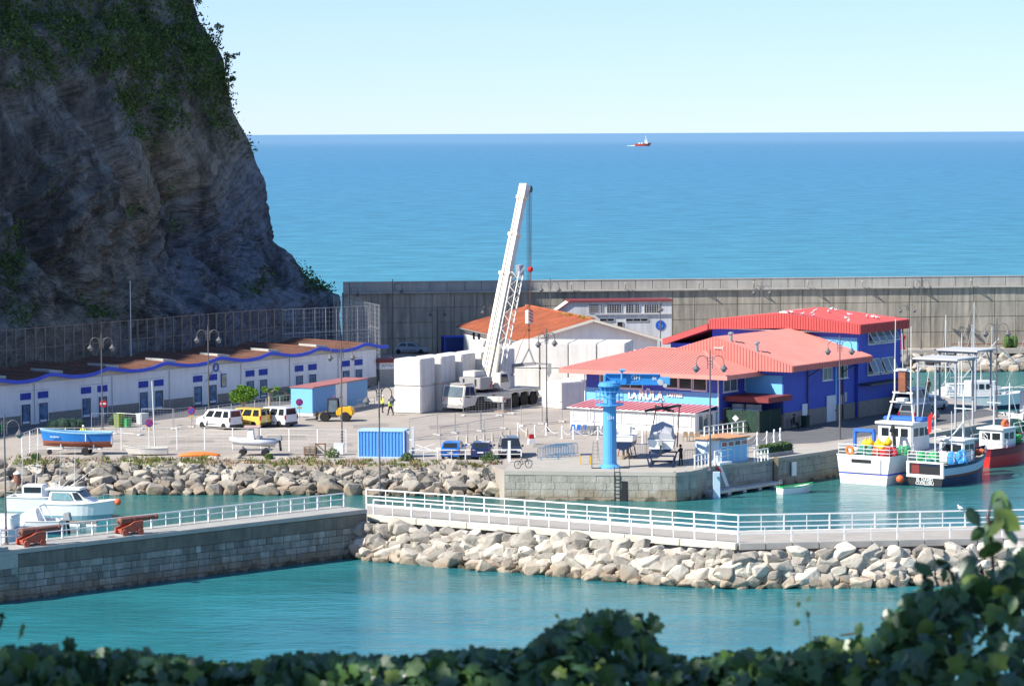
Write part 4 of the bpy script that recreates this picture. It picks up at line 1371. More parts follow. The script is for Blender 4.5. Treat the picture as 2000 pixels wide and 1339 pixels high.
for px in (926, 936):
    p = fl_.hit(1, 0, px, 655)
    wr = MB(); q = fl_.W((p.x, -.05, p.z)); wr.hexa([fl_.W((p.x + s_ * .45, o_, p.z + h)) for h in (-.45, .45) for s_, o_ in ((-1, -.08), (1, -.08), (1, .02), (-1, .02))])
    wr.build('window', GLASS, wh)
MOSS = pm('roof_moss', (.3, .3, .05), .95, var=.4)
mb = MB(); r = random.Random(3)
for i in range(60):
    t = r.random() * .35; p = NA.lerp(FAx, t) + V3((r.gauss(-.2, .4), 0, .12))
    leaf_ball(mb, p, .22, 5, .1, r, .4)
mb.build('moss', MOSS, wh, recalc=False, kind='stuff')

DF = 397.5
b0, b1 = wpt(1088, 600, DF, Q), wpt(1312, 600, DF + 1.4, Q)
fw2 = Fr(b0, head(b0, b1)); BL = (b1 - b0).length
sb = thing('gridded_building', 'stained flat roofed white building with grid windows against the sea wall', 'building', b0, head(b0, b1))
MB().extr([(0, 0, 0), (BL, 0, 0), (BL, 0, 6.75), (1.6, 0, 6.75), (0, 0, 5.6)], (0, 4.6, 0)).build('wall', pm('stained_white_wall', (.6, .61, .62), .85, var=.15, vs=.5, streak=.5, scol=(.25, .24, .22)), sb)
MB().box(1.5, BL + .15, -.25, 4.6, 6.76, 6.95).bar((1.6, -.1, 6.82), (-.1, -.1, 5.65), .25, .14).build('roof_edge', CANO, sb)
MB().box(BL * .33, BL, -.22, 0, 5.15, 5.3).build('ledge', LGREY, sb)
def gw(px0, px1, py0, py1, cols, rows):
    p = fw2.hit(1, 0, px0, py1); q = fw2.hit(1, 0, px1, py0)
    window(sb, 1, 0, -1, p.x, q.x, p.z, q.z, cols, rows, pm('grid_grey', (.5, .5, .5), .7), GLASS, .05, False)
gw(1150, 1170, 594, 611, 5, 4); gw(1173, 1177, 594, 611, 1, 4); gw(1185, 1214, 594, 611, 6, 4); gw(1222, 1238, 594, 611, 3, 4); gw(1240, 1249, 594, 611, 2, 4); gw(1258, 1287, 594, 611, 6, 4)
gw(1171, 1200, 621, 628, 2, 1); gw(1222, 1266, 621, 628, 3, 1); gw(1205, 1217, 628, 642, 1, 1)
p = fw2.hit(1, 0, 1290, 635)
o = MB().lathe([(.02, 0), (.62, 0), (.62, .06), (.02, .06)], n=20).build('round_emblem', SIGNB, sb); o.location = (p.x, 0, p.z); o.rotation_euler = (R(90), 0, 0)
mb = MB()
mb.bar((p.x - .3, -.08, p.z - .25), (p.x + .3, -.08, p.z - .25), .05).bar((p.x - .28, -.08, p.z), (p.x + .28, -.08, p.z), .04).bar((p.x, -.08, p.z - .25), (p.x, -.08, p.z + .38), .05).bar((p.x - .3, -.08, p.z + .2), (p.x + .3, -.08, p.z - .1), .04)
mb.build('emblem_mark', LBLUE, sb)

# ---------------------------------------------------------------- concrete blocks
BRZ = R(-25.5)
bx_, by_, bz_ = 3.0, 3.2, 2.7
bme = MB().box(-bx_ / 2, bx_ / 2, -by_ / 2, by_ / 2, 0, bz_).mesh('concrete_block', CONC, bevel=.09)
ex, ey = V3((math.cos(BRZ), math.sin(BRZ), 0)), V3((-math.sin(BRZ), math.cos(BRZ), 0))
def block(p, tier, lab, grp, rz=BRZ):
    o = inst(bme, 'concrete_block', None, (p.x, p.y, Q + tier * (bz_ + .012)), (0, 0, rz + rnd.uniform(-.012, .012)))
    return tag(o, lab, 'concrete block', grp)
c0 = G(822, 808) - ex * bx_ / 2 + ey * by_ / 2
names = ['in the stack nearest the site cabin', 'in the second stack from the site cabin', 'in the third stack from the site cabin', 'in the stack just beside the crane boom foot', 'in the stack hidden half behind the crane']
for i, nm in enumerate(names):
    p = c0 + ey * (3.75 * i) + ex * (.42 * i)
    for t in (0, 1):
        block(p, t, ('upper' if t else 'lower') + ' pale concrete block ' + nm, 'stacked concrete armour blocks')
# the long bank of blocks behind the crane
o0 = G(1000, 771) 
bank_dir = V3((.985, -.17, 0)); bank_bk = V3((.17, .985, 0)); brz = math.atan2(bank_dir.y, bank_dir.x)
for i in range(4):
    for j in range(2):
        for t in (0, 1):
            p = o0 + bank_dir * (3.06 * i + 1.2) + bank_bk * (3.3 * j + 3.4)
            block(p, t, '%s %s row block, %s of the white block bank' % (('upper' if t else 'lower'), ('front', 'rear')[j], ('beside the crane boom end', 'second from the boom end', 'second from the annex end', 'at the annex end')[i]), 'long bank of concrete blocks', brz)
for px, py, rz, lab in ((1100, 799, R(38), 'single grey shaded concrete block at the foot of the long bank beside a lamp post'), (1142, 793, R(30), 'single concrete block half hidden behind the terrace annex')):
    block(G(px, py) + V3((0, 1.8, 0)), 0, lab, 'loose concrete blocks', rz)

# ---------------------------------------------------------------- site cabin, containers, hut
ca, cb, cc = G(575, 806), G(611, 812), G(738, 788)
rzc = head(cb, cc)
CL = 12.6
fc = Fr(cb, rzc)
cabn = thing('site_cabin', 'long blue clad site cabin with white central door section', 'cabin', cb, rzc)
CABB = pm('cabin_blue', (.1, .3, .62), .5, var=.05)
CH = 2.75
for nm, x0, x1, mt in (('wall', 0, CL * .41, CABB), ('door_section', CL * .41, CL * .62, WALLW), ('wall', CL * .62, CL, CABB)):
    o = MB().box(x0, x1, 0, 2.4, .28, CH).build(nm, mt, cabn)
    if mt is CABB:
        for k in range(14):
            z = .36 + k * .17
            MB().box(x0 + .02, x1 - .02, -.035, .0, z, z + .13).build('plank', mt, o)
MB().box(-.03, 0, .02, 2.38, .3, CH).build('end_wall', pm('cabin_blue_sunlit', (.2, .5, .8), .5, var=.04), cabn)  # sunlit end: the light is put into a paler blue
MB().box(-.06, CL + .05, -.06, 2.45, 0, .27).build('base', CONC, cabn)
MB().box(-.12, CL + .1, -.15, 2.5, CH, CH + .1).build('roof', pm('cabin_roof_red', (.36, .14, .13), .7, var=.2), cabn)
MB().box(CL * .5, CL * .52, -.03, .0, .3, 2.5).build('door', LGREY, cabn)
for k in (0, 1): MB().box(CL * (.49 + .04 * k), CL * .495 + .38 * k, -.06, -.03, 1.3, 1.42).build('handle', DARK, cabn)
mb = MB()
for z in (.55, .95): mb.bar((CL * .62, -1.1, z), (CL * .95, -1.1, z), .04)
for k in range(4): mb.bar((CL * (.62 + .11 * k), -1.1, 0), (CL * (.62 + .11 * k), -1.1, .97), .04)
mb.build('handrail', STEEL, cabn)
def container(name, lab, A, B, wdt, h, mat, fm, cat='container', pitch=.28, bars=True):
    rz = head(A, B); L_ = (B - A).length
    t = thing(name, lab, cat, A, rz)
    MB().box(.06, L_ - .06, .06, wdt - .06, .12, h - .06).build('body', mat, t)
    mb = MB()
    k = int(L_ / pitch)
    for i in range(1, k): mb.box(i * L_ / k - .06, i * L_ / k + .06, .0, .07, .16, h - .1)
    k = int(wdt / pitch)
    for i in range(1, k): mb.box(L_ - .07, L_, i * wdt / k - .06, i * wdt / k + .06, .16, h - .1).box(0, .07, i * wdt / k - .06, i * wdt / k + .06, .16, h - .1)
    mb.build('corrugation', mat, t, kind='stuff')
    mb = MB()
    for x in (0, L_ - .12):
        for y in (-.02, wdt - .1): mb.box(x, x + .12, y, y + .12, 0, h)
    for z in (0, h - .1):
        mb.box(0, L_, -.03, .07, z, z + .11).box(0, L_, wdt - .07, wdt + .03, z, z + .11).box(-.02, .09, 0, wdt, z, z + .11).box(L_ - .09, L_ + .02, 0, wdt, z, z + .11)
    mb.build('frame', fm, t)
    MB().box(.05, L_ - .05, .05, wdt - .05, h - .05, h + .012).build('roof', fm, t)
    return t
CONB = pm('container_blue', (.1, .33, .72), .5, var=.07, vs=.9)
container('storage_container', 'bright corrugated blue storage container on the edge of the stone bank', G(699, 893), G(790, 894), 2.2, 2.35, CONB, pm('container_pale_frame', (.4, .58, .78), .5))
container('storage_container', 'dark blue storage container against the shaded sea wall', G(868, 697), G(923, 696), 2.4, 2.5, pm('container_navy', (.02, .05, .2), .5, var=.1), FBLUE)

hc, hr, hl = G(1406, 906), G(1459, 899), G(1367, 893)
hut = thing('ticket_hut', 'small light blue hut with flat terracotta roof on the quay corner', 'hut', hc, head(hc, hr))
HL = (hr - hc).length; HW = 2.6
HUTB = pm('hut_blue', (.22, .52, .8), .6, var=.06)
MB().box(0, HL, 0, HW, 0, 2.0).build('wall', HUTB, hut)
MB().box(-.03, 0, .05, HW - .05, 0, 2.0).build('end_wall', pm('hut_pale', (.5, .66, .8), .6, var=.06), hut)
MB().hexa([(-.25, -.25, 2.0), (HL + .2, -.25, 2.0), (HL + .2, HW + .25, 2.0), (-.25, HW + .25, 2.0), (-.2, -.2, 2.12), (HL + .15, -.2, 2.12), (HL * .7, HW * .6, 2.35), (HL * .3, HW * .6, 2.35)]).build('roof', TERRA, hut)
for k in range(4):
    x = .12 + k * (HL - .1) / 4
    window(hut, 1, 0, -1, x, x + (HL - .5) / 4, 1.4, 1.85, 1, 1, WHITE, pm('hut_pane%d' % k, ((.35, .1, .1), (.3, .12, .12), (.05, .07, .09), (.35, .15, .15))[k], .2, var=.5, vs=3), .05, False)
    MB().box(x - .03, x + .03, -.03, 0, .05, 1.4).build('post', WHITE, hut)

# small white utility cabinet and posts along the boat yard, planter
hg = thing('clipped_hedge', 'clipped green hedge in a long stone planter on the quay edge', 'hedge', G(1497, 893), head(G(1497, 893), G(1550, 886)))
L_ = (G(1550, 886) - G(1497, 893)).length
MB().box(0, L_, 0, 1.0, 0, .35).build('planter', CONCG, hg)
mb = MB(); r = random.Random(2)
for k in range(1500):
    p = V3((r.uniform(0, L_), r.uniform(0, 1), r.uniform(.3, 1.05)))
    a = V3((r.gauss(0, 1), r.gauss(0, 1), r.gauss(0, 1))).normalized() * .09; b_ = a.cross(V3((r.gauss(0, 1), r.gauss(0, 1), r.gauss(0, 1)))).normalized() * .06
    mb.add([p - a, p + b_, p + a, p - b_], [(0, 1, 2, 3)])
MB().box(.1, L_ - .1, .1, .9, .3, .9).build('core', DGREEN, hg)
mb.build('foliage', BUSH, hg, recalc=False)
# ================================================================ VEHICLES
RIM = pm('wheel_rim', (.4, .41, .42), .35, metal=.6, var=.1)
HEADL = pm('headlamp', (.6, .62, .62), .15, var=0)


def wheel(root, x, y, r, w, side, rim=RIM):
    mb = MB()
    n = 16
    prof = [(r * .6, -w / 2), (r * .93, -w / 2), (r, -w * .36), (r, w * .36), (r * .93, w / 2), (r * .6, w / 2)]
    t = MB().lathe(prof, n=n).build('wheel', BLACK, root)
    t.location = (x, y, r); t.rotation_euler = (R(90), 0, 0)
    m2 = MB().lathe([(.02, -w * .42), (r * .62, -w * .45), (r * .62, w * .45), (.02, w * .42)], n=n).build('rim', rim, t)
    return t


def car(name, lab, cat, loc, rz, mat, L_=4.2, W_=1.75, H_=1.48, hood=.95, belt=.92, nose=.95, wsb=1.25, rft=.35, rfr=-1.55, rrb=-2.0, clear=.2, wr=.31, group=None, rim=RIM, van=False, winsplit=None):
    """x forward, origin on the ground at the middle"""
    t = thing(name, lab, cat, loc, rz, group)
    hw = W_ / 2; f = L_ / 2
    side = [(f - .05, clear + .05), (f, .45), (f - .04, .62), (f - .16, hood - .14), (wsb + .05, hood), (wsb - .1, belt + .03), (rrb, belt + .04), (-f + .06, belt - .02), (-f, .62), (-f + .03, .4), (-f + .12, clear + .05)]
    rings = []
    for yy, k, dz in ((-hw, .985, -.02), (-hw * .93, 1, .0), (hw * .93, 1, .0), (hw, .985, -.02)):
        rings.append([V3((x * k, yy, z + (dz if z > .7 else 0) + (.05 if abs(yy) == hw and z < .3 else 0))) for x, z in side])
    MB().loft(rings).build('body', mat, t, bevel=.035, smooth=False)
    # greenhouse
    tw = hw * .8
    g = [(wsb, belt - .02), (rft, H_ - .03), (rfr, H_ - .02), (rrb if not van else rrb - .02, belt - .02)]
    gw_ = [(hw * .955), tw, tw, hw * .955]
    L0 = [V3((x, -w_, z)) for (x, z), w_ in zip(g, gw_)]; R0 = [V3((x, w_, z)) for (x, z), w_ in zip(g, gw_)]
    cen = V3(((rft + rfr) / 2, 0, H_ + .015))
    mb = MB()
    mb.add(L0 + R0 + [V3((rft - .15, 0, H_ + .01)), V3((rfr + .12, 0, H_ + .02))], [(0, 1, 2, 3), (7, 6, 5, 4), (0, 4, 5, 1), (3, 2, 6, 7), (1, 5, 8), (2, 9, 6), (1, 8, 9, 2), (5, 6, 9, 8)])
    mb.build('cabin', mat, t)

    def pane(a, b, c, d, u0, u1, v0, v1, nm='window'):
        P = lambda u, v: (a.lerp(b, u)).lerp(d.lerp(c, u), v)
        pts = [P(u0, v0), P(u1, v0), P(u1, v1), P(u0, v1)]
        n_ = (pts[1] - pts[0]).cross(pts[3] - pts[0]).normalized()
        ctr = V3((0, 0, H_ * .6))
        if n_.dot(pts[0] - ctr) < 0: n_ = -n_
        MB().hexa([p + n_ * .004 for p in pts] + [p + n_ * .02 for p in pts]).build(nm, GLASS, t)
    ws = winsplit or ((.06, .44), (.49, .93))
    for Z in (L0, R0):
        for u0, u1 in ws:
            # side: bottom edge rear->front is Z[3]->Z[0], top Z[2]->Z[1]
            pane(Z[3], Z[0], Z[1], Z[2], u0, u1, .12, .88)
    pane(L0[0], R0[0], R0[1], L0[1], .06, .94, .1, .92, 'windscreen')
    pane(L0[3], R0[3], R0[2], L0[2], .1, .9, .2, .9, 'rear_window')
    for s in (-1, 1):
        wheel(t, f - nose + .08, s * (hw - .1), wr, .21, s, rim); wheel(t, -f + .78, s * (hw - .1), wr, .21, s, rim)
        MB().box(f - .14, f + .0, s * hw * .55, s * hw * .9, .6, .76).build('headlight', HEADL, t)
        MB().box(-f - .02, -f + .12, s * hw * .86, s * hw * .975, .66 if not van else .75, belt + (.12 if van else .0)).build('tail_light', TAIL, t)
        MB().box(wsb - .35, wsb - .15, s * (hw + .02), s * (hw + .2), belt, belt + .16).build('mirror', mat, t, bevel=.02)
        MB().box(-f + 1.3, f - 1.35, s * hw - .005, s * hw + .005, .42, .5).build('side_moulding', DARK, t)
    MB().box(-f - .04, -f + .05, -hw * .92, hw * .92, .25, .48).build('bumper', DARK if van else mat, t, bevel=.02)
    MB().box(f - .05, f + .03, -hw * .92, hw * .92, .25, .46).build('bumper', DARK if van else mat, t, bevel=.02)
    MB().box(-f - .055, -f - .02, -.26, .26, .58, .69).build('number_plate', WHITE, t)
    return t


VAN = dict(L_=4.4, W_=1.85, H_=1.84, hood=1.12, belt=1.06, nose=.92, wsb=1.4, rft=.72, rfr=-2.08, rrb=-2.18, wr=.33, van=True, winsplit=((.06, .26), (.33, .6), (.66, .9)))
def place(px, py, px2, py2):
    """position from the pixel under the middle, heading from a second pixel towards the front"""
    a = G(px, py); b = G(px2, py2); return a, head(a, b)
def hd(ang, px, py): return G(px, py), R(ang)
# vans parked nose to the left (heading away from the camera to the left)
l, a = hd(142, 428, 836); car('parked_van', 'white passenger van beside the yellow van, parked left of the round tree', 'van', l, a, CARW, **VAN, group='small vans in the yard')
l, a = hd(150, 482, 833); car('parked_van', 'yellow small van with roof beacons between two white vans', 'van', l, a, YVAN, **VAN, group='small vans in the yard')
l, a = hd(142, 536, 831); car('parked_van', 'white passenger van nearest the blue site cabin and telehandler', 'van', l, a, CARW, **VAN, group='small vans in the yard')
# three cars behind the white parking rail, tails towards the water
l, a = hd(82, 886, 893); car('parked_car', 'bright blue hatchback parked behind the white rail', 'car', l, a, CARB, L_=3.8, W_=1.66, H_=1.47, group='cars behind the parking rail')
l, a = hd(86, 942, 893); car('parked_car', 'navy hatchback parked between the bright blue car and a dark people carrier', 'car', l, a, CARN, L_=4.0, W_=1.7, H_=1.45, group='cars behind the parking rail')
l, a = hd(-86, 996, 890); car('parked_car', 'dark people carrier parked facing the water beside a white post', 'car', l, a, CARK, L_=4.3, W_=1.78, H_=1.62, hood=1.0, wsb=1.45, rft=.7, rfr=-1.85, rrb=-2.08, group='cars behind the parking rail')
l, a = hd(-8, 803, 690); car('parked_car', 'silver saloon car parked at the foot of the shaded sea wall', 'car', l, a, CARS, L_=4.5, W_=1.75, H_=1.43, rfr=-1.2, rrb=-1.75)
l, a = hd(52, 1795, 823); car('parked_car', 'dark grey off-road estate parked in the shade of the blue building', 'car', l, a, CARG, L_=4.7, W_=1.9, H_=1.8, hood=1.12, belt=1.08, wsb=1.3, rft=.6, rfr=-2.0, rrb=-2.28, wr=.37)
l, a = hd(52, 1818, 800); car('parked_car', 'pale silver hatchback parked beyond the dark grey estate', 'car', l, a, CARS, L_=4.0, W_=1.7, H_=1.5)
l, a = hd(52, 1788, 803); car('parked_van', 'tall pale delivery van parked against the end of the blue building', 'van', l, a, pm('van_pale_grey', (.5, .56, .6), .4, var=.03), **dict(VAN, L_=5.2, W_=1.95, H_=2.4, belt=1.3, hood=1.25))

# ---------------------------------------------------------------- telehandler
l = G(655, 822)
tl = thing('telehandler', 'yellow compact telehandler with dark cab and raised warning triangle', 'telehandler', l, R(176))
MB().extr([(-1.75, -.75, .55), (-.2, -.75, .55), (-.1, -.75, 1.0), (-.5, -.75, 1.45), (-1.65, -.75, 1.4), (-1.85, -.75, 1.0)], (0, 1.5, 0)).build('engine_cover', YEL, tl, bevel=.1)
MB().box(-.3, 1.35, -.62, .62, .42, .8).build('chassis', DARK, tl)
mb = MB()
for x, y in ((-.35, -.62), (-.35, .62), (.75, -.62), (.75, .62)): mb.bar((x, y, .8), (x * .8 + .02, y * .92, 2.15), .09)
mb.build('cab_frame', DARK, tl)
MB().box(-.36, .7, -.62, .62, 2.15, 2.24).build('cab_roof', DARK, tl)
for s in (-1, 1): MB().hexa([(-.32, s * .6, .95), (.7, s * .6, .95), (.7, s * .61, .95), (-.32, s * .61, .95), (-.28, s * .56, 2.14), (.6, s * .56, 2.14), (.6, s * .57, 2.14), (-.28, s * .57, 2.14)]).build('window', GLASSB, tl)
MB().hexa([(.72, -.56, .95), (.72, .56, .95), (.74, .56, .95), (.74, -.56, .95), (.62, -.5, 2.14), (.62, .5, 2.14), (.64, .5, 2.14), (.64, -.5, 2.14)]).build('windscreen', GLASSB, tl)
MB().box(-.3, .1, -.2, .2, .8, 1.35).build('seat', BLACK, tl)
for s in (-1, 1):
    wheel(tl, .95, s * .68, .48, .36, s, YEL); wheel(tl, -1.05, s * .68, .48, .36, s, YEL)
    MB().bar((.7, s * .42, .95), (1.75, s * .42, .55), .14).build('lift_arm', YEL, tl)
    MB().bar((1.85, s * .35, .18), (2.9, s * .35, .14), .12, .06).build('fork', DARK, tl)
MB().box(1.72, 1.85, -.6, .6, .12, .95).build('fork_carriage', DARK, tl)
o = MB().extr([(.1, -.22, 2.26), (.1, .22, 2.26), (.1, 0, 2.62)], (.03, 0, 0)).build('warning_triangle', REDP, tl)
MB().extr([(.14, -.12, 2.31), (.14, .12, 2.31), (.14, 0, 2.5)], (.005, 0, 0)).build('triangle_face', WHITE, o)

# ---------------------------------------------------------------- mobile crane
c1, c2 = G(884, 806), G(1036, 788)
cdirv = (c1 - c2).normalized()
crz = math.atan2(cdirv.y, cdirv.x)
cc_ = (c1 + c2) / 2; cc_.z = Q
fcr = Fr(cc_, crz)
CRW = pm('crane_white', (.62, .6, .55), .4, var=.05, vs=1, streak=.35, scol=(.36, .3, .22))
CRG = pm('crane_grey', (.33, .32, .32), .5, var=.08)
CRC = pm('crane_cream', (.7, .64, .48), .4, var=.06)
cr = thing('mobile_crane', 'white five axle mobile crane with raised telescopic boom and folded lattice jib', 'crane', cc_, crz)
HLf = (c1 - c2).length / 2
MB().box(-HLf, HLf - 2.0, -1.0, 1.0, .75, 1.35).build('chassis', DARK, cr)
# carrier side panels with wheel arches
AX = [HLf - 2.9, HLf - 4.9, -HLf + 4.4, -HLf + 2.8, -HLf + 1.2]
def side_panel(y0, y1):
    poly = [(-HLf + .1, 1.72), (-HLf + .1, 1.0)]
    for ax in sorted(AX):
        poly += [(ax - .82, 1.0), (ax - .66, 1.42), (ax, 1.56), (ax + .66, 1.42), (ax + .82, 1.0)]
    # drop points that fold back where arches touch
    out = []
    for p in poly:
        if out and p[0] < out[-1][0] - .001 and p[1] <= 1.02 and len(out) > 2: continue
        out.append(p)
    out += [(HLf - 2.0, 1.0), (HLf - 2.0, 1.72)]
    return out
for s in (-1, 1):
    pl = side_panel(0, 0)
    MB().extr([(x, s * 1.12, z) for x, z in pl], (0, s * .26, 0)).build('side_panel', CRW, cr)
    for ax in AX: wheel(cr, ax, s * 1.1, .68, .5, s, CRG)
MB().box(-HLf + .1, HLf - 2.0, -1.36, 1.36, 1.72, 1.8).build('deck', CRG, cr)
# driving cab
cb_ = MB().extr([(HLf - 2.05, -1.36, .7), (HLf - .1, -1.36, .55), (HLf, -1.36, .95), (HLf - .05, -1.36, 1.55), (HLf - .32, -1.36, 2.72), (HLf - 2.05, -1.36, 2.78)], (0, 2.72, 0)).build('driving_cab', CRW, cr, bevel=.07)
MB().hexa([(HLf - .03, -1.18, 1.6), (HLf - .03, 1.18, 1.6), (HLf + .0, 1.18, 1.6), (HLf + .0, -1.18, 1.6), (HLf - .27, -1.12, 2.6), (HLf - .27, 1.12, 2.6), (HLf - .24, 1.12, 2.6), (HLf - .24, -1.12, 2.6)]).build('windscreen', GLASSB, cb_)
for s in (-1, 1):
    MB().extr([(HLf - .25, s * 1.37, 1.6), (HLf - .45, s * 1.37, 2.6), (HLf - 1.0, s * 1.37, 2.6), (HLf - 1.0, s * 1.37, 1.45)], (0, s * .02, 0)).build('window', GLASS, cb_)
    MB().extr([(HLf - 1.1, s * 1.37, 1.55), (HLf - 1.1, s * 1.37, 2.6), (HLf - 1.7, s * 1.37, 2.5), (HLf - 1.95, s * 1.37, 1.65)], (0, s * .02, 0)).build('window', GLASS, cb_)
    MB().box(HLf - .06, HLf + .03, s * .85 - .2, s * .85 + .2, .85, 1.05).build('headlight', HEADL, cb_)
    MB().bar((HLf + .02, s * 1.25, 1.1), (HLf + .02, s * .95, 1.45), .12, .03).build('chevron', REDW, cb_)
    MB().box(HLf - .2, HLf - .05, s * 1.28, s * 1.36, 2.74, 2.9).build('marker_light', ORNG, cb_)
MB().box(HLf - .06, HLf + .06, -1.3, 1.3, .5, .78).build('bumper', CRG, cb_)
MB().box(HLf - 2.0, HLf - .6, -1.1, 1.1, 2.79, 2.88).build('roof_rack', CRG, cb_)
# outriggers with jacks and timber mats
for ax in (HLf - 3.9, -HLf + .5):
    for s in (-1, 1):
        far = 3.5 if ax > 0 else 3.2
        og = MB().box(ax - .28, ax + .28, min(s * 1.3, s * far), max(s * 1.3, s * far), .95, 1.5).build('outrigger', CRW, cr, bevel=.03)
        MB().tube((ax, s * (far - .2), .12), (ax, s * (far - .2), 1.0), .14).build('jack', STEEL, og)
        MB().box(ax - .6, ax + .6, s * (far - .2) - .6, s * (far - .2) + .6, 0, .12).build('mat', WOOD, og)
        MB().bar((ax + .2, s * (far + .01), 1.05), (ax - .2, s * (far + .01), 1.42), .03, .14).build('chevron', REDW, og)
# superstructure
tx = .6
MB().lathe([(1.15, 1.78), (1.15, 2.1)], (tx, 0, 0), 20).build('turntable', DARK, cr)
MB().box(tx - 1.2, tx + 2.6, -1.0, 1.0, 2.1, 2.5).build('slew_frame', CRG, cr)
cw = MB().box(tx + 1.1, tx + 3.1, -1.35, 1.35, 2.2, 3.35).build('counterweight', CRG, cr, bevel=.06)
for s in (-1, 1):
    MB().box(tx + 3.08, tx + 3.14, s * .75 - .1, s * .75 + .1, 2.5, 3.2).build('lug', DARK, cw)
    MB().bar((tx + 1.5, s * 1.37, 2.3), (tx + 1.1, s * 1.37, 2.9), .03, .16).build('chevron', REDW, cw)
MB().box(tx + 1.2, tx + 2.9, -1.0, .5, 3.36, 3.95).build('winch_house', CRW, cr, bevel=.05)
oc = MB().extr([(tx - 1.2, 1.05, 2.15), (tx + .5, 1.05, 2.15), (tx + .5, 1.05, 3.7), (tx - .7, 1.05, 3.7), (tx - 1.2, 1.05, 2.9)], (0, .85, 0)).build('operator_cab', CRW, cr, bevel=.05)
MB().extr([(tx - .9, 1.91, 2.75), (tx + .35, 1.91, 2.75), (tx + .35, 1.91, 3.55), (tx - .6, 1.91, 3.55)], (0, .02, 0)).build('window', GLASS, oc)
MB().hexa([(tx - 1.22, 1.1, 2.95), (tx - 1.22, 1.85, 2.95), (tx - 1.2, 1.85, 2.95), (tx - 1.2, 1.1, 2.95), (tx - .75, 1.1, 3.6), (tx - .75, 1.85, 3.6), (tx - .73, 1.85, 3.6), (tx - .73, 1.1, 3.6)]).build('windscreen', GLASS, oc)
# boom in world positions brought into the crane frame
bF = fcr.I @ AT(949, 748, 327.0); bT = fcr.I @ AT(1023, 372, 333.5)
bd = (bT - bF).normalized(); BLn = (bT - bF).length
upv = V3((0, 0, 1)) - bd * bd.z
side_ = bd.cross(upv).normalized(); upv = side_.cross(bd).normalized()
def boom_sec(t0, t1, w, h, off=0):
    mb = MB(); rings = []
    for t in (t0, t1):
        c = bF + bd * (BLn * t) + upv * off
        rings.append([c + side_ * (w * a) + upv * (h * b) for a, b in ((-.5, -.3), (-.28, -.5), (.28, -.5), (.5, -.3), (.5, .5), (-.5, .5))])
    return mb.loft(rings)
bm0 = boom_sec(-.05, .56, 1.08, 1.15).build('boom_base_section', CRW, cr)
boom_sec(.55, .76, .9, .98).build('boom_section', CRW, cr)
boom_sec(.75, .97, .76, .84).build('boom_section', CRW, cr)
for t, w in ((.56, 1.3), (.765, 1.08), (.96, .95)): boom_sec(t - .008, t + .008, w, w + .05).build('boom_collar', CRC, cr)
hdm = boom_sec(.97, 1.03, .85, 1.15, -.15).build('boom_head', CRW, cr)
tipc = bF + bd * (BLn * 1.02)
for s in (-.3, 0, .3):
    m_ = MB(); m_.tube(tipc + side_ * s - upv * .7 - side_ * .08, tipc + side_ * s - upv * .7 + side_ * .08, .36, n=14)
    m_.build('sheave', DARK, hdm)
# makers' lettering strip reads as a faint dark stripe along the boom side
MB().bar(bF + bd * BLn * .1 - side_ * .62 + upv * .3, bF + bd * BLn * .5 - side_ * .62 + upv * .3, .03, .3, upv).build('side_stripe', CRC, bm0)
for k in range(9):
    boom_sec(.06 + k * .055, .064 + k * .055, 1.12, 1.19).build('boom_stiffener', CRC, cr)
MB().bar(bF + bd * BLn * .02 + side_ * .6 + upv * .2, bF + bd * BLn * .55 + side_ * .6 + upv * .2, .1, .16, upv).bar(bF + bd * BLn * .02 + side_ * .6 - upv * .25, bF + bd * BLn * .5 + side_ * .6 - upv * .25, .06, .06, upv).build('boom_conduit', CRG, bm0)
for k in range(2): MB().tube(bF + bd * BLn * .05 + upv * (.75 + .1 * k), bF + bd * BLn * 1.0 + upv * (.62 + .05 * k), .025, n=4).build('hoist_line', DARK, cr)
# luffing cylinder
MB().tube(V3((tx - .9, 0, 2.4)), bF + bd * BLn * .34 - upv * .75, .26, .2, 10).build('luffing_cylinder', CRC, cr)
MB().hexa([(tx - .2, -.75, 2.5), (tx + 1.3, -.75, 2.5), (tx + 1.3, .75, 2.5), (tx - .2, .75, 2.5), tuple(bF + V3((-.5, -.72, .3))), tuple(bF + V3((.7, -.72, .3))), tuple(bF + V3((.7, .72, .3))), tuple(bF + V3((-.5, .72, .3)))]).build('boom_pivot', CRW, cr)
# folded lattice jib on the boom's side: towards the right of the picture
sgn = 1 if (fcr.M.to_3x3() @ side_).x > 0 else -1
jo = side_ * sgn * 1.15 - upv * .1
ja = bF + bd * BLn * .02 + jo; jb = bF + bd * BLn * .57 + jo
jw = .42
lat = MB(); NJ = 15
cor = [(side_ * a + upv * b) * jw for a, b in ((-1, -1), (1, -1), (1, 1), (-1, 1))]
for q in cor: lat.bar(ja + q, jb + q, .09)
for i in range(NJ):
    p, q = ja.lerp(jb, i / NJ), ja.lerp(jb, (i + 1) / NJ)
    for k in range(4):
        a, b = cor[k], cor[(k + 1) % 4]
        if i % 2: a, b = b, a
        lat.bar(p + a, q + b, .055)
lat.build('lattice_jib', CRW, cr)
MB().bar(jb - upv * .5, jb + bd * .9, .5, .7).bar(jb + side_ * sgn * .3, jb + side_ * sgn * .7 + bd * .7, .2).build('jib_head', pm('jib_grey', (.3, .33, .38), .5), cr)
MB().tube(bF + bd * BLn * .2 - side_ * sgn * 1.0 - side_ * .12, bF + bd * BLn * .2 - side_ * sgn * 1.0 + side_ * .12, .35, n=14).build('cable_reel', CRG, cr)
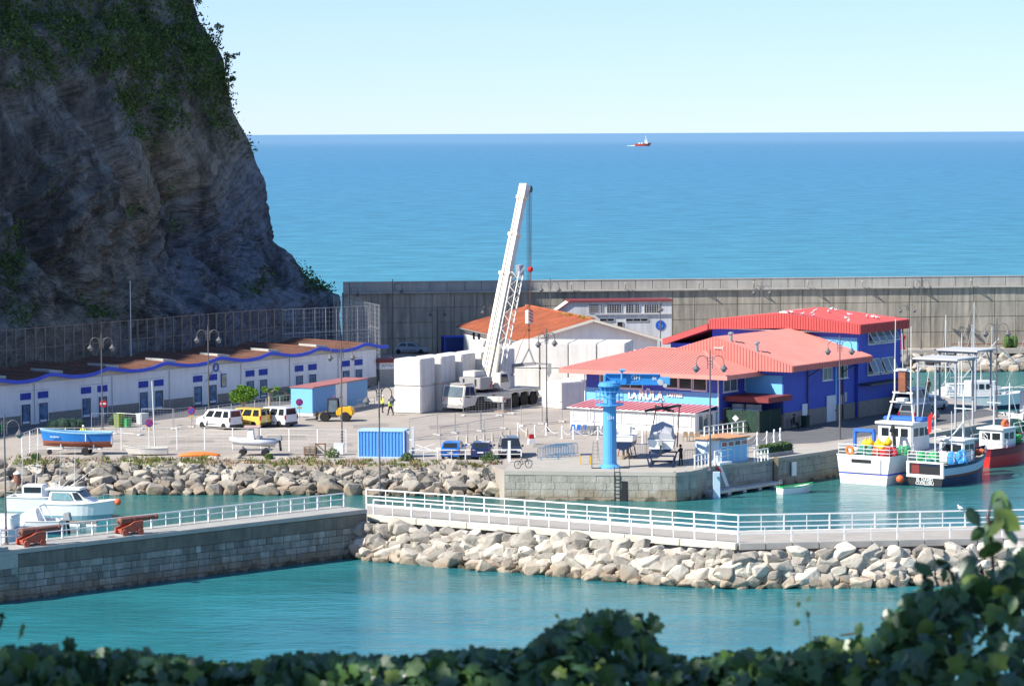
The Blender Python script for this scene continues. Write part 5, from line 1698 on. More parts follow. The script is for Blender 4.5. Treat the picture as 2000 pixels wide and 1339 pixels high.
# hoist ropes, hook block
hook = fcr.I @ AT(1033, 618, 333.5)
ropes = MB()
tp0 = fcr.I @ AT(1034, 372, 333.5)
for k in range(6):
    o_ = V3(((k % 3 - 1) * .22, (k // 3 - .5) * .3, 0))
    ropes.tube(tp0 + o_, hook + o_ * .8 + V3((0, 0, .5)), .022, n=4)
ropes.build('hoist_rope', DARK, cr)
hb = MB().box(hook.x - .38, hook.x + .38, hook.y - .25, hook.y + .25, hook.z - .75, hook.z + .7).build('hook_block', CRW, cr, bevel=.06)
for k in range(4):
    MB().bar(hook + V3((-.38, -.27, -.55 + k * .34)), hook + V3((.38, -.27, -.25 + k * .34)), .03, .12, V3((0, 0, 1))).build('chevron', REDW, hb)
    MB().bar(hook + V3((-.4, .27, -.55 + k * .34)), hook + V3((.4, .27, -.25 + k * .34)), .03, .12, V3((0, 0, 1))).build('chevron', REDW, hb)
MB().path([hook + V3(p) for p in ((0, 0, -.7), (0, 0, -1.1), (.16, 0, -1.3), (.1, 0, -1.5), (-.12, 0, -1.45), (-.15, 0, -1.3))], .07).build('hook', RUST, hb)
MB().ball(fcr.I @ AT(1036, 526, 333.3), .3, 8, 6).build('hook_ball', REDP, cr)
MB().tube(fcr.I @ AT(1036, 526, 333.3), fcr.I @ AT(1036, 372, 333.3), .025, n=4).tube(fcr.I @ AT(1036, 526, 333.3), fcr.I @ AT(1034, 598, 333.3), .05, n=4).build('auxiliary_rope', RUST, cr)
# lifting clamp hung from the hook
hk = fcr.W(hook + V3((0, 0, -1.45)))
lc = thing('lifting_clamp', 'grey spreader clamp with two jaws hanging from the crane hook', 'lifting clamp', hk, R(-6))
MB().tube((0, 0, .1), (0, 0, -1.9), .05, n=6).build('chain', RUST, lc)
apex = V3((0, 0, -1.9))
MB().bar(apex, (-.75, 0, -3.4), .16).bar(apex, (.55, 0, -3.4), .16).build('hanger', CRG, lc)
MB().bar((-2.2, 0, -3.7), (.65, 0, -3.4), .3, .34).bar((.65, 0, -3.4), (2.2, 0, -3.5), .16, .16).build('beam', CRG, lc)
MB().extr([(-2.4, -.15, -3.5), (-1.7, -.15, -3.5), (-1.6, -.15, -4.0), (-1.75, -.15, -5.0), (-2.1, -.15, -4.6), (-2.0, -.15, -4.1)], (0, .3, 0)).build('jaw', CRG, lc)
MB().extr([(2.0, -.12, -3.4), (2.3, -.12, -3.4), (2.3, -.12, -4.4), (2.05, -.12, -4.9), (1.9, -.12, -4.5)], (0, .24, 0)).build('jaw', CRG, lc)
MB().path([(-.2, 0, 0), (-.9, 0, -1.6), (-1.5, 0, -3.4)], .025, 4).build('tag_line', RUST, lc)

# ---------------------------------------------------------------- blue jib crane on the quay
jc = G(1191, 913)
jib = thing('jib_crane', 'tall bright blue column jib crane on the quay edge', 'jib crane', jc, 0)
JH = 6.8
MB().lathe([(.95, 0), (.95, .08), (.58, .35), (.56, 4.6), (.52, JH)], n=20).build('column', CBLUE, jib, smooth=False)
MB().lathe([(.62, JH - .1), (.95, JH), (.95, JH + .14), (.86, JH + .16), (.86, JH + .3), (.62, JH + .32)], n=20).build('slewing_ring', CBLUE, jib)
for k in range(12):
    a = k * math.pi / 6
    MB().extr([(.58 * math.cos(a), .58 * math.sin(a), JH - .75), (.92 * math.cos(a), .92 * math.sin(a), JH - .02), (.58 * math.cos(a), .58 * math.sin(a), JH - .02)], (-.04 * math.sin(a), .04 * math.cos(a), 0)).build('gusset', CBLUE, jib)
ba = V3((-.35, -.2, JH + .62)); bb_ = V3((4.2, -.3, JH + .55))
jd = (bb_ - ba).normalized(); jn = V3((jd.y, -jd.x, 0))
be = MB().bar(ba, bb_, .06, .8).bar(ba + V3((0, 0, .42)), bb_ + V3((0, 0, .42)), .4, .06).bar(ba - V3((0, 0, .42)), bb_ - V3((0, 0, .42)), .4, .06).build('beam', pm('crane_blue_shaded', (.035, .24, .58), .5, var=.06), jib)  # darker copy of the crane paint, eave shade put into the colour
MB().box(-.5, .5, -.5, .45, JH + .32, JH + .45).box(-.5, -.38, -.5, .45, JH + .45, JH + .95).build('head_frame', CBLUE, jib)
text('lettering', 'GH', .55, WHITE, jib, (2.15, -.33, JH + .72), (R(90), 0, 0), .01, .0)
text('lettering', '8t', .45, WHITE, jib, (3.7, -.36, JH + .65), (R(90), 0, 0), .01, .0)
MB().box(1.85, 2.45, -.33, -.3, JH + .36, JH + .41).build('lettering_line', LBLUE, jib)
hs = MB().box(4.1, 5.0, -.75, .15, JH + .1, JH + .75).build('hoist', CBLUE, jib, bevel=.05)
MB().tube((4.2, -.85, JH + .35), (4.2, .3, JH + .35), .24, n=10).tube((4.55, -.9, JH + .1), (4.55, -.3, JH + .1), .18, n=10).build('motor', LGREY, hs)
MB().tube((1.0, -.55, JH + .55), (1.0, -.55, JH + 1.35), .09, n=8).tube((.85, -.6, JH + 1.35), (1.25, -.6, JH + 1.35), .13, n=8).build('slew_motor', CBLUE, jib)
pf = MB().lathe([(.6, 5.2), (1.15, 5.2), (1.15, 5.3), (.6, 5.3)], n=12).build('platform', CBLUE, jib)
for k in range(8):
    a = k * math.pi / 4
    MB().tube((1.12 * math.cos(a), 1.12 * math.sin(a), 5.3), (1.12 * math.cos(a), 1.12 * math.sin(a), 6.4), .03, n=5).build('post', CBLUE, pf)
for z in (5.85, 6.4):
    MB().path([(1.12 * math.cos(k * math.pi / 8), 1.12 * math.sin(k * math.pi / 8), z) for k in range(17)], .03, 5).build('guard_rail', CBLUE, pf)
text('lettering', 'GH', .4, WHITE, jib, (.05, -.615, 4.2), (R(90), 0, 0), .01)
mb = MB(); mb.bar((-1.5, -.6, .05), (1.6, -.6, .05), .08)
for x in (-1.5, 1.6): mb.bar((x, -.6, 0), (x, -.6, 1.3), .06)
mb.build('base_guard', DARK, jib)
# sling frame hanging over the boat
sp = AT(1293, 779, 268.2)
slg = thing('boat_sling', 'dark cross shaped lifting frame with straps under the jib crane hoist', 'lifting sling', sp, 0)
top_z = Q + JH + .1 - sp.z
MB().tube((0, 0, top_z), (0, 0, .1), .025, n=4).build('rope', DARK, slg)
MB().path([(0, 0, .1), (0, 0, -.15), (.1, 0, -.3), (0, 0, -.42), (-.1, 0, -.32)], .05).build('hook', DARK, slg)
MB().bar((-1.45, -.25, -.95), (1.6, .15, -.55), .16, .2).bar((-.5, .9, -.7), (.9, -.9, -.95), .16, .2).bar((0, 0, -.4), (.05, 0, -.8), .12).build('frame', DARK, slg)
for p, q in (((-1.3, -.25, -1.0), (-1.35, -.4, -4.9)), ((-.45, .8, -.8), (-1.0, 2.2, -4.2)), ((.85, -.85, -1.05), (1.05, -.6, -4.3)), ((1.45, .15, -.7), (1.35, 1.8, -4.2))):
    MB().bar(p, q, .1, .03).build('strap', RUST, slg)
# ================================================================ BOATS
def hull(root, L_, B, H, mats, cuts, draft=.5, tw=.8, sheer=.3, rake=.12, deck=None, deckz=.85, n=14, name='hull', bowfull=1.9, open_=False, bulw=0):
    """x from stern 0 to bow L_, z = 0 at the waterline; cuts: heights (fraction of H) where bands of mats begin from the keel up"""
    lv = [(-draft, .0), (-draft * .55, .55), (0, .86)] + [(c * H, .86 + .14 * c) for c in cuts] + [(H, 1.0)]
    lv = sorted(set(lv))
    mb = MB()
    rows = []
    for i in range(n + 1):
        t = i / n
        if t < .45: b = tw + (1 - tw) * math.sin(t / .45 * math.pi / 2)
        else: b = 1 - ((t - .45) / .55) ** bowfull
        b = max(b, .015) * B / 2
        sh = 1 + sheer * max(0, t - .25) ** 1.7 * 1.6 + .04 * (1 - t) ** 2
        row = []
        for z, k in lv:
            zz = z * sh if z > 0 else z * (1 - .35 * t ** 3)
            fr = max(0, z / H)
            x = t * L_ - rake * L_ * (t ** 3) * (1 - fr) * 1.0
            kk = k if t < .6 else k * (1 - .35 * (t - .6) / .4 * (1 - fr))
            row.append((x, b * kk, zz))
        rows.append(row)
    nl = len(lv)
    for i in range(n):
        for j in range(nl - 1):
            zmid = (lv[j][0] + lv[j + 1][0]) / 2 / H
            mi = 0
            for q, c in enumerate(cuts):
                if zmid > c: mi = q + 1
            mb.cur = min(mi, len(mats) - 1)
            a, b_, c_, d_ = rows[i][j], rows[i + 1][j], rows[i + 1][j + 1], rows[i][j + 1]
            mb.add([a, b_, c_, d_], [(0, 1, 2, 3)])
            f = lambda p: (p[0], -p[1], p[2])
            mb.add([f(d_), f(c_), f(b_), f(a)], [(0, 1, 2, 3)])
    # transom in bands
    for j in range(nl - 1):
        zmid = (lv[j][0] + lv[j + 1][0]) / 2 / H
        mi = 0
        for q, c in enumerate(cuts):
            if zmid > c: mi = q + 1
        mb.cur = min(mi, len(mats) - 1)
        a, b_ = rows[0][j], rows[0][j + 1]
        mb.add([a, b_, (b_[0], -b_[1], b_[2]), (a[0], -a[1], a[2])], [(0, 1, 2, 3)])
    h = mb.build(name, mats, root, recalc=False)
    # gunwale
    g = MB()
    for s in (-1, 1):
        g.path([(r_[-1][0], s * r_[-1][1], r_[-1][2]) for r_ in rows], .055 if L_ > 6 else .035, 5)
    g.bar((rows[0][-1][0], -rows[0][-1][1], rows[0][-1][2]), (rows[0][-1][0], rows[0][-1][1], rows[0][-1][2]), .1)
    g.build('gunwale', mats[-1], root)
    if deck:
        d = MB()
        for i in range(n):
            a, b_ = rows[i][-1], rows[i + 1][-1]
            za, zb = a[2] - (1 - deckz) * H, b_[2] - (1 - deckz) * H
            d.quad((a[0], -a[1] * .95, za), (a[0], a[1] * .95, za), (b_[0], b_[1] * .95, zb), (b_[0], -b_[1] * .95, zb))
        d.build('deck', deck, root)
    return rows


def rail(root, pts, h, mat=WHITE, posts=True, rails=(1, .55), r=.03, name='railing'):
    mb = MB()
    pts = [V3(p) for p in pts]
    for f in rails: mb.path([p + V3((0, 0, h * f)) for p in pts], r, 5)
    if posts:
        for p in pts: mb.tube(p, p + V3((0, 0, h)), r, n=5)
    return mb.build(name, mat, root)


ebt = V3((.593, .805, 0)); hbt = math.atan2(.805, .593)
MAST = pm('mast_white', (.7, .7, .68), .4, var=.05)
BLUEP = pm('deck_blue', (.04, .16, .55), .5, var=.1)
BUOYY = pm('buoy_yellow', (.8, .5, .02), .5, var=.06)
BUOYO = pm('buoy_orange', (.8, .15, .05), .5, var=.06)
NETG = pm('net_teal', (.06, .25, .2), .9, var=.5, vs=4, bump=.6)
NETO = pm('net_orange', (.5, .13, .06), .9, var=.5, vs=4, bump=.6)
NETW = pm('net_pale', (.5, .52, .48), .9, var=.4, vs=4, bump=.6)


def loose(o, lab, cat, grp=None): return tag(o, lab, cat, grp)


def heap(name, lab, cat, loc, sz, mat, seed, grp=None):
    """a lumpy pile of folded net or rope"""
    r_ = random.Random(seed); mb = MB()
    for k in range(9):
        c = V3((r_.uniform(-.6, .6) * sz[0], r_.uniform(-.6, .6) * sz[1], sz[2] * r_.uniform(.2, .55)))
        mb.ball(c, (sz[0] * r_.uniform(.3, .5), sz[1] * r_.uniform(.3, .5), sz[2] * r_.uniform(.3, .5)), 8, 5)
    for v in range(len(mb.v)):
        p = V3(mb.v[v]); mb.v[v] = tuple(p + V3((noise.noise(p * 6), noise.noise(p * 6 + V3((9, 0, 0))), noise.noise(p * 6 + V3((0, 9, 0))))) * .05)
    o = mb.build(name, mat); o.location = loc
    return loose(o, lab, cat, grp)


# ---- white trawler
p = GW(1686, 945) 
tr1 = thing('fishing_boat', 'large white trawler with broad square stern and blue stripe moored at the quay', 'fishing boat', p, hbt)
f1 = Fr(p, hbt)
hull(tr1, 14.5, 5.4, 2.35, [HULLW, FBLUE, HULLW], [.34, .4], tw=.97, sheer=.28, deck=CONCG, deckz=.98)
MB().box(-.06, 0, -.75, 1.15, 1.85, 2.12).build('stern_hatch', BLACK, tr1); MB().box(-.08, -.04, -1.75, 1.4, .95, 1.0).box(-.08, -.04, -1.75, -1.7, .95, 2.2).build('stern_panel_seam', GREYP, tr1)
MB().box(1.2, 1.75, -2.74, -2.70, .2, .5).build('scupper', DARK, tr1)
rail(tr1, [(0.1, -2.5, 2.4), (0.1, -1.3, 2.4), (.1, 0, 2.4), (.1, 1.3, 2.4), (0.1, 2.5, 2.4), (2, 2.65, 2.4), (4, 2.65, 2.4)], .95, WHITE, rails=(1, .66, .33))
rail(tr1, [(0.1, -2.5, 2.4), (2, -2.65, 2.4), (4, -2.65, 2.4)], .95, WHITE, rails=(1, .66, .33))
whs = MB().box(5.4, 8.6, -1.7, 1.7, 2.35, 4.7).build('wheelhouse', HULLW, tr1, bevel=.08)
MB().box(5.2, 8.9, -1.9, 1.9, 4.7, 4.95).build('wheelhouse_roof', HULLW, tr1, bevel=.05)
for k in range(3): MB().box(5.37, 5.4, -1.3 + k * .95, -.6 + k * .95, 3.7, 4.4).build('window', GLASS, whs)
for k in range(3): MB().box(5.8 + k * .95, 6.5 + k * .95, -1.74, -1.7, 3.7, 4.4).build('window', GLASS, whs)
MB().bar((7.2, -2.1, 5.12), (7.2, 1.9, 5.12), 1.2, .34).build('life_raft_rack', BLUEP, tr1, bevel=.1)
mast = MB()
for s in (-1, 1): mast.bar((6.4, s * 1.3, 4.95), (6.8, s * .8, 7.4), .14).bar((6.8, s * .8, 7.4), (6.8, s * .8, 10.3), .1)
mast.bar((6.8, -1.0, 7.4), (6.8, 1.0, 7.4), .14).bar((6.8, -.9, 9.3), (6.8, .9, 9.3), .1).bar((6.5, -1.1, 6.6), (6.5, 1.1, 6.6), .12)
mast.build('mast_frame', MAST, tr1)
MB().tube((6.8, -.8, 10.2), (6.8, -.8, 13.2), .035, n=5).tube((6.8, .8, 10.2), (6.8, .75, 13.8), .035, n=5).tube((6.8, 0, 9.3), (6.8, .1, 12.6), .03, n=5).tube((7.4, -1.5, 4.9), (7.2, -2.4, 9.6), .03, n=5).build('antenna', MAST, tr1)
MB().box(6.5, 7.1, -.5, .5, 9.35, 9.5).build('radar', MAST, tr1); MB().box(6.6, 7.0, -.35, .35, 7.5, 9.2).build('mast_gear', RUST, tr1)
MB().box(6.3, 7.1, -.4, .4, 6.7, 6.95).build('radar', MAST, tr1)
gal = MB()
for s in (-.55, 1.35): gal.bar((2.6, s + 1.0, 2.4), (2.6, s + 1.0, 4.3), .28)
gal.bar((2.6, .4, 4.35), (2.6, 2.4, 4.35), .3).bar((2.6, .45, 3.9), (2.6, .9, 4.3), .12).bar((2.6, 2.35, 3.9), (2.6, 1.9, 4.3), .12)
gal.build('gallows', BLUEP, tr1, bevel=.04)
MB().path([(4.9, -.3, 2.4), (4.7, -.3, 4.2), (4.2, -.5, 4.7), (3.7, -.6, 4.3)], .16, 7).build('deck_crane', DARK, tr1)
b_ = MB(); b_.ring(.24, .4, .14, 14); o = b_.build('lifebuoy', ORNG, tr1); o.location = (.0, 1.35, 2.85); o.rotation_euler = (0, R(90), 0)
for i, (x, y, z, mt, lab) in enumerate(((1.5, -.6, 3.35, BUOYY, 1), (1.4, .15, 3.4, BUOYY, 1), (1.7, .75, 3.3, BUOYY, 1), (1.9, -1.35, 3.5, BUOYY, 1), (1.3, -1.1, 3.15, BUOYY, 1))):
    o = MB().ball((0, 0, 0), .36, 10, 7).tube((0, 0, .3), (0, 0, .48), .08).build('fishing_buoy', mt, smooth=True); o.location = f1.W((x, y, z))
    loose(o, 'round yellow net buoy heaped on the white trawler aft deck', 'buoy', 'yellow buoys on the white trawler')
for i, (x, y, z, s_, mt, lab) in enumerate(((1.3, 1.5, 2.3, (.9, .7, .9), NETW, 'pale folded net heaped beside the stern lifebuoy of the white trawler'), (1.2, .4, 2.3, (.8, .8, 1.1), NETG, 'teal net heap on the white trawler stern'), (1.3, -.7, 2.3, (.9, .8, 1.0), NETO, 'orange net heap under yellow buoys on the white trawler'),
                                            (1.2, -1.9, 2.3, (.9, .6, 1.0), pm('net_red', (.5, .04, .05), .9, var=.5, vs=4), 'red net heap at the trawler stern corner'), (3.0, -2.0, 2.3, (.9, .6, 1.0), GREEN, 'bright green net heap on the white trawler side deck'))):
    heap('net_heap', lab, 'net', f1.W((x, y, z)), s_, mt, i, 'net heaps on the white trawler')
for lab, x, y in (('round orange fender floating between the white trawler and dark hulled boat', -.3, -3.1),):
    o = MB().ball((0, 0, 0), .34, 10, 7).build('fender', BUOYO, smooth=True); o.location = f1.W((.9, -3.08, .55)); loose(o, lab, 'fender')

# ---- dark hulled boat with named stern
p = GW(1807, 949)
tr2 = thing('fishing_boat', 'pale blue and navy fishing boat with open stern and white name on black', 'fishing boat', p, hbt)
f2 = Fr(p, hbt)
hull(tr2, 10.8, 4.1, 1.75, [HULLN, RUST, HULLL, HULLN], [.42, .52, .86], tw=.86, sheer=.5, rake=.06, deck=CONCG, deckz=.72)
STB = pm('stern_black', (.02, .022, .025), .5, var=.15)
MB().hexa([(-.08, -1.62, .1), (-.02, -1.62, .1), (-.02, 1.62, .1), (-.08, 1.62, .1), (-.08, -1.7, .72), (-.02, -1.7, .72), (-.02, 1.7, .72), (-.08, 1.7, .72)]).build('name_board', STB, tr2)
text('lettering', 'EL DAVID', .42, WHITE, tr2, (-.1, 0, .55), (R(90), 0, R(-90)), .012, .005, .9)
text('lettering', 'CUDILLERU', .4, WHITE, tr2, (-.1, 0, .24), (R(90), 0, R(-90)), .012, .005, .85)
stn = MB()
stn.box(-.1, .12, -1.78, 1.78, .74, 1.0).box(-.1, .12, -1.78, -1.5, 1.0, 1.95).box(-.1, .12, 1.5, 1.78, 1.0, 1.95).box(-.1, .12, -1.78, 1.78, 1.95, 2.1)
stn.build('stern_frame', HULLW, tr2)
MB().box(-.02, .02, -1.5, 1.5, 1.0, 1.95).build('stern_opening', BLACK, tr2)
MB().box(-.05, .0, .55, 1.3, 1.05, 1.9).build('stern_locker', pm('locker_red', (.2, .03, .03), .7), tr2)
rail(tr2, [(.1, -1.75, 2.1), (.1, -.9, 2.1), (.1, 0, 2.1), (.1, .9, 2.1), (.1, 1.75, 2.1)], .85, WHITE, rails=(1, .66, .33))
rail(tr2, [(.1, -1.75, 2.1), (1.5, -1.95, 2.05), (3, -2.05, 2.0), (4.5, -2.05, 2.05)], .85, WHITE, rails=(1, .5))
rail(tr2, [(7.5, -1.75, 2.35), (8.6, -1.35, 2.6), (9.6, -.8, 2.8), (10.5, 0, 3.0), (9.6, .8, 2.8)], .75, WHITE, rails=(1, .5))
w2 = MB().box(4.6, 6.6, -1.2, 1.2, 1.6, 3.5).build('wheelhouse', HULLW, tr2, bevel=.08)
for k in range(2): MB().box(4.57, 4.6, -.95 + k * 1.0, -.1 + k * 1.0, 2.6, 3.2).build('window', GLASS, w2)
for k in range(2): MB().box(4.85 + k * .85, 5.5 + k * .85, -1.24, -1.2, 2.6, 3.2).build('window', GLASS, w2)
MB().box(4.4, 6.9, -1.4, 1.4, 3.5, 3.65).build('wheelhouse_roof', HULLW, tr2, bevel=.04)
MB().tube((6.2, -.3, 1.5), (6.2, -.3, 7.8), .11, .07).bar((6.2, -1.2, 6.2), (6.2, .6, 6.2), .08).bar((6.2, -.3, 5.0), (3.4, .6, 2.6), .09).bar((6.2, -.3, 6.6), (9.4, .4, 3.4), .05).tube((3.2, .8, 1.5), (3.2, .8, 7.2), .08, .05).bar((3.2, .2, 4.6), (3.2, 1.5, 4.6), .06).bar((3.2, .8, 6.0), (3.2, 1.6, 4.6), .05).tube((3.3, -.7, 2.0), (3.3, -.7, 6.2), .03, n=5).build('mast', MAST, tr2)
flg = MB().extr([(2.9, 1.0, 6.0), (2.9, 1.05, 4.4), (2.9, 1.35, 4.1), (2.9, 1.4, 5.6)], (.03, 0, 0)).build('flag', REDP, tr2)
for i, (x, y, z, s_, mt, lab) in enumerate(((2.2, 1.0, 1.6, (1.1, .7, 1.3), GREEN, 'green net draped over the aft frame of the named boat'), (1.0, .2, 1.5, (.8, .8, .9), NETG, 'teal net heap on the named boat stern deck'), (3.4, -1.2, 1.6, (.9, .6, 1.4), pm('tarp_blue', (.05, .3, .65), .7, var=.2), 'light blue tarpaulin heap amidships on the named boat'),
                                            (8.4, -.5, 2.0, (.7, .6, .6), NETO, 'orange buoys and net in the bow of the named boat'))):
    heap('net_heap', lab, 'net', f2.W((x, y, z)), s_, mt, 20 + i, 'net heaps on the named boat')

# ---- red boat, green boat, white boat behind
p = GW(1908, 912)
tr3 = thing('fishing_boat', 'red hulled fishing boat with white wheelhouse beyond the named boat', 'fishing boat', p, hbt)
hull(tr3, 10, 3.6, 1.6, [HULLR, HULLR, pm('boat_maroon', (.2, .015, .03), .4, var=.1)], [.2, .6], tw=.8, sheer=.55, rake=.06, deck=CONCG, deckz=.75)
w3 = MB().box(2.6, 5.2, -1.2, 1.2, 1.3, 3.2).build('wheelhouse', HULLW, tr3, bevel=.08)
MB().box(2.4, 5.4, -1.35, 1.35, 3.2, 3.35).build('wheelhouse_roof', HULLW, tr3)
for k in range(2): MB().box(2.57, 2.6, -.95 + k, -.15 + k, 2.3, 2.9).build('window', GLASS, w3)
for k in range(2): MB().box(3.0 + k, 3.7 + k, -1.24, -1.2, 2.3, 2.9).build('window', GLASS, w3)
MB().tube((3.2, 0, 3.3), (3.2, 0, 7.6), .09, .05).tube((6.2, 0, 1.4), (6.2, 0, 7.2), .09, .05).bar((6.2, 0, 6.8), (8.8, 0, 2.4), .05).bar((3.2, -.7, 5.6), (3.2, .7, 5.6), .06).bar((6.2, -.3, 4.5), (6.2, -2.2, 3.2), .05).build('mast', MAST, tr3)
MB().ball((4.6, -.4, 3.6), .4, 8, 6).build('orange_float', BUOYO, tr3)
rail(tr3, [(5.8, -1.6, 1.95), (7.2, -1.35, 2.2), (8.6, -.8, 2.45), (9.8, 0, 2.7), (8.6, .8, 2.45)], .8, WHITE, rails=(1, .5))
rail(tr3, [(0, -1.4, 1.65), (1.2, -1.6, 1.65), (2.4, -1.75, 1.65)], .8, WHITE, rails=(1, .5))
f3 = Fr(p, hbt)
for k, (x, y) in enumerate(((6.2, -.6), (7.1, -.4))):
    c_ = thing('fish_crate', 'bright green slatted fish crate on the bow of the red boat', 'crate', f3.W((x, y, 1.75)), hbt, 'green crates on the red boat')
    mb = MB(); mb.box(-.4, .4, -.35, .35, 0, .05)
    for z in (.08, .3, .52):
        mb.box(-.42, .42, -.38, -.34, z, z + .14).box(-.42, .42, .34, .38, z, z + .14).box(-.42, -.38, -.34, .34, z, z + .14).box(.38, .42, -.34, .34, z, z + .14)
    for x_, y_ in ((-.4, -.36), (.4, -.36), (.4, .36), (-.4, .36)): mb.bar((x_, y_, 0), (x_, y_, .68), .06)
    mb.build('slats', GREEN, c_)
p = GW(1975, 848)
tr4 = thing('fishing_boat', 'dark green hulled boat with white superstructure off the quay tip', 'fishing boat', p, R(38))
hull(tr4, 12, 4.0, 2.0, [pm('boat_green', (.012, .06, .05), .4, var=.1), HULLW], [.78], tw=.8, sheer=.5, deck=CONCG)
w4 = MB().box(2.6, 6, -1.4, 1.4, 1.8, 4.2).build('wheelhouse', HULLW, tr4, bevel=.1)
for k in range(3): MB().box(2.9 + k, 3.6 + k, -1.44, -1.4, 3.1, 3.8).build('window', GLASS, w4)
MB().box(2.57, 2.6, -1.0, -.2, 2.2, 3.9).build('door', GREYP, w4)
MB().tube((4, 0, 4.2), (4, 0, 9), .1, .06).bar((4, 0, 8.2), (-1.5, .4, 6.6), .06).bar((4, 0, 5.0), (-1.4, .6, 8.8), .08).build('mast', MAST, tr4)
rail(tr4, [(0, -1.6, 2.05), (1.2, -1.8, 2.0), (2.6, -1.95, 2.0)], .9, WHITE, rails=(1, .5))
p = GW(1848, 800)
tr5 = thing('fishing_boat', 'white fishing boat moored behind the steel portal frames', 'fishing boat', p, R(10)); tr5.scale = (.78,) * 3
hull(tr5, 13, 3.8, 1.9, [HULLN, HULLW], [.3], tw=.85, sheer=.35, deck=CONCG)
w5 = MB().box(3.0, 6.4, -1.3, 1.3, 1.7, 4.0).build('wheelhouse', HULLW, tr5, bevel=.1)
for k in range(3): MB().box(3.3 + k, 4.0 + k, -1.34, -1.3, 2.9, 3.6).build('window', GLASS, w5)
MB().tube((2.2, 0, 1.8), (2.2, 0, 10.5), .1, .05).bar((2.2, 0, 3.2), (-1.5, 0, 2.0), .06).bar((2.2, 0, 9.0), (-1.0, 0, 2.4), .05).bar((2.2, 0, 4.2), (7.6, 0, 9.8), .12).bar((1.5, 0, 6.0), (2.9, 0, 6.0), .06).bar((1.3, 0, 4.0), (3.1, 0, 4.0), .06).tube((5, 0, 4), (5, 0, 8), .06, .04).build('mast', MAST, tr5)
rail(tr5, [(0, -1.5, 1.95), (1.5, -1.75, 1.9), (3, -1.85, 1.9), (7, -1.85, 2.0), (9, -1.5, 2.2), (11, -.9, 2.5)], .85, WHITE, rails=(1, .5))
# far small yachts' masts across the basin
for i, (px, D, h, lab) in enumerate(((1835, 360, 8.6, 'slim white sailing boat with a tall bare mast across the basin'), (1868, 352, 8.0, 'small white sailing boat with twin stays across the basin'), (1893, 362, 7.2, 'white day sailer with short mast near the far rocks'), (1850, 372, 9.5, 'white yacht with the tallest bare mast across the basin'), (1815, 350, 6.5, 'small white yacht by the end of the blue building'), (1960, 358, 8.2, 'white yacht moored right of the day sailer across the basin'))):
    b = AT(px, 735, D); b.z = 0
    t = thing('sailing_boat', lab, 'sailing boat', b, R(70 - 20 * i), 'sailing boats across the basin')
    hull(t, 6.0, 2.1, .85, [HULLW, HULLW], [.5], sheer=.3, deck=HULLW, deckz=.95, n=10)
    MB().box(2.2, 4.2, -.6, .6, .85, 1.25).build('coachroof', HULLW, t, bevel=.1)
    MB().tube((3.2, 0, .8), (3.2, 0, h + .8), .07, .04).bar((3.2, 0, 1.7), (.4, 0, 1.6), .06).bar((3.2, 0, h + .7), (6, 0, 1), .015).bar((3.2, 0, h + .7), (0, 0, 1), .015).build('mast', MAST, t)
p = AT(1985, 727, 352); p.z = 0
od = thing('dinghy', 'small orange dinghy below the far promenade rocks', 'dinghy', p, R(5))
hull(od, 3.6, 1.4, .5, [ORNG, ORNG], [.5], sheer=.3, deck=ORNG, deckz=.6, n=8)

# ---- small boats: left marina
p = GW(88, 1010)
cr1 = thing('motor_cruiser', 'white cabin cruiser with curtained windows at the left moorings', 'motor boat', p, R(-10))
hull(cr1, 6.1, 2.4, 1.15, [pm('cruiser_blue_grey', (.2, .34, .4), .4), HULLW], [.25], tw=.9, sheer=.35, deck=HULLW, deckz=1.0)
cbn = MB().extr([(.5, -1.0, 1.1), (4.4, -1.0, 1.2), (3.4, -.9, 1.75), (2.9, -.85, 2.25), (.7, -.85, 2.25)], (0, 2.0, 0)).build('cabin', HULLW, cr1, bevel=.08)
MB().extr([(.8, -1.03, 1.55), (2.6, -1.03, 1.55), (2.3, -1.0, 2.1), (.95, -1.0, 2.1)], (0, .05, 0)).build('window', pm('curtain_glass', (.2, .34, .36), .15, var=.4, vs=5), cbn)
MB().extr([(2.8, -1.03, 1.55), (3.4, -1.02, 1.6), (2.95, -.93, 2.12), (2.55, -.98, 2.12)], (0, .05, 0)).build('window', GLASS, cbn)
MB().hexa([(3.5, -.8, 1.72), (3.5, .8, 1.72), (3.53, .8, 1.74), (3.53, -.8, 1.74), (3.0, -.72, 2.2), (3.0, .72, 2.2), (3.03, .72, 2.22), (3.03, -.72, 2.22)]).build('windscreen', GLASS, cbn)
MB().box(.3, 3.2, -.95, .95, 2.25, 2.42).build('hardtop', HULLW, cr1, bevel=.06)
MB().tube((1.4, -.5, 2.4), (1.55, -.6, 5.4), .03, .015, 5).tube((2.3, .4, 2.4), (2.4, .5, 5.6), .03, .015, 5).bar((1.0, -.6, 2.42), (1.0, .6, 2.42), .05).bar((1.0, -.6, 2.42), (1.0, -.6, 2.9), .04).bar((1.0, .6, 2.42), (1.0, .6, 2.9), .04).bar((1, -.6, 2.9), (1, .6, 2.9), .04).build('antenna_arch', MAST, cr1)
MB().tube((.2, .3, 1.2), (4.2, .9, 4.1), .025, .012, 5).tube((.2, -.3, 1.2), (3.6, -.9, 4.4), .025, .012, 5).build('fishing_rod', MAST, cr1)
rail(cr1, [(3.6, -1.05, 1.3), (4.6, -.75, 1.4), (5.8, -.1, 1.5), (4.6, .75, 1.4)], .45, STEEL, rails=(1,), r=.02)
o = MB().ball((0, 0, 0), .28, 10, 7).build('fender', BUOYO, smooth=True); o.location = GW(225, 985) + V3((0, 0, .95)); 
o.location = Fr(p, R(-10)).W((6.0, -.05, 1.35)); loose(o, 'round orange and white fender on the bow of the cabin cruiser', 'fender')
p = GW(122, 1040)
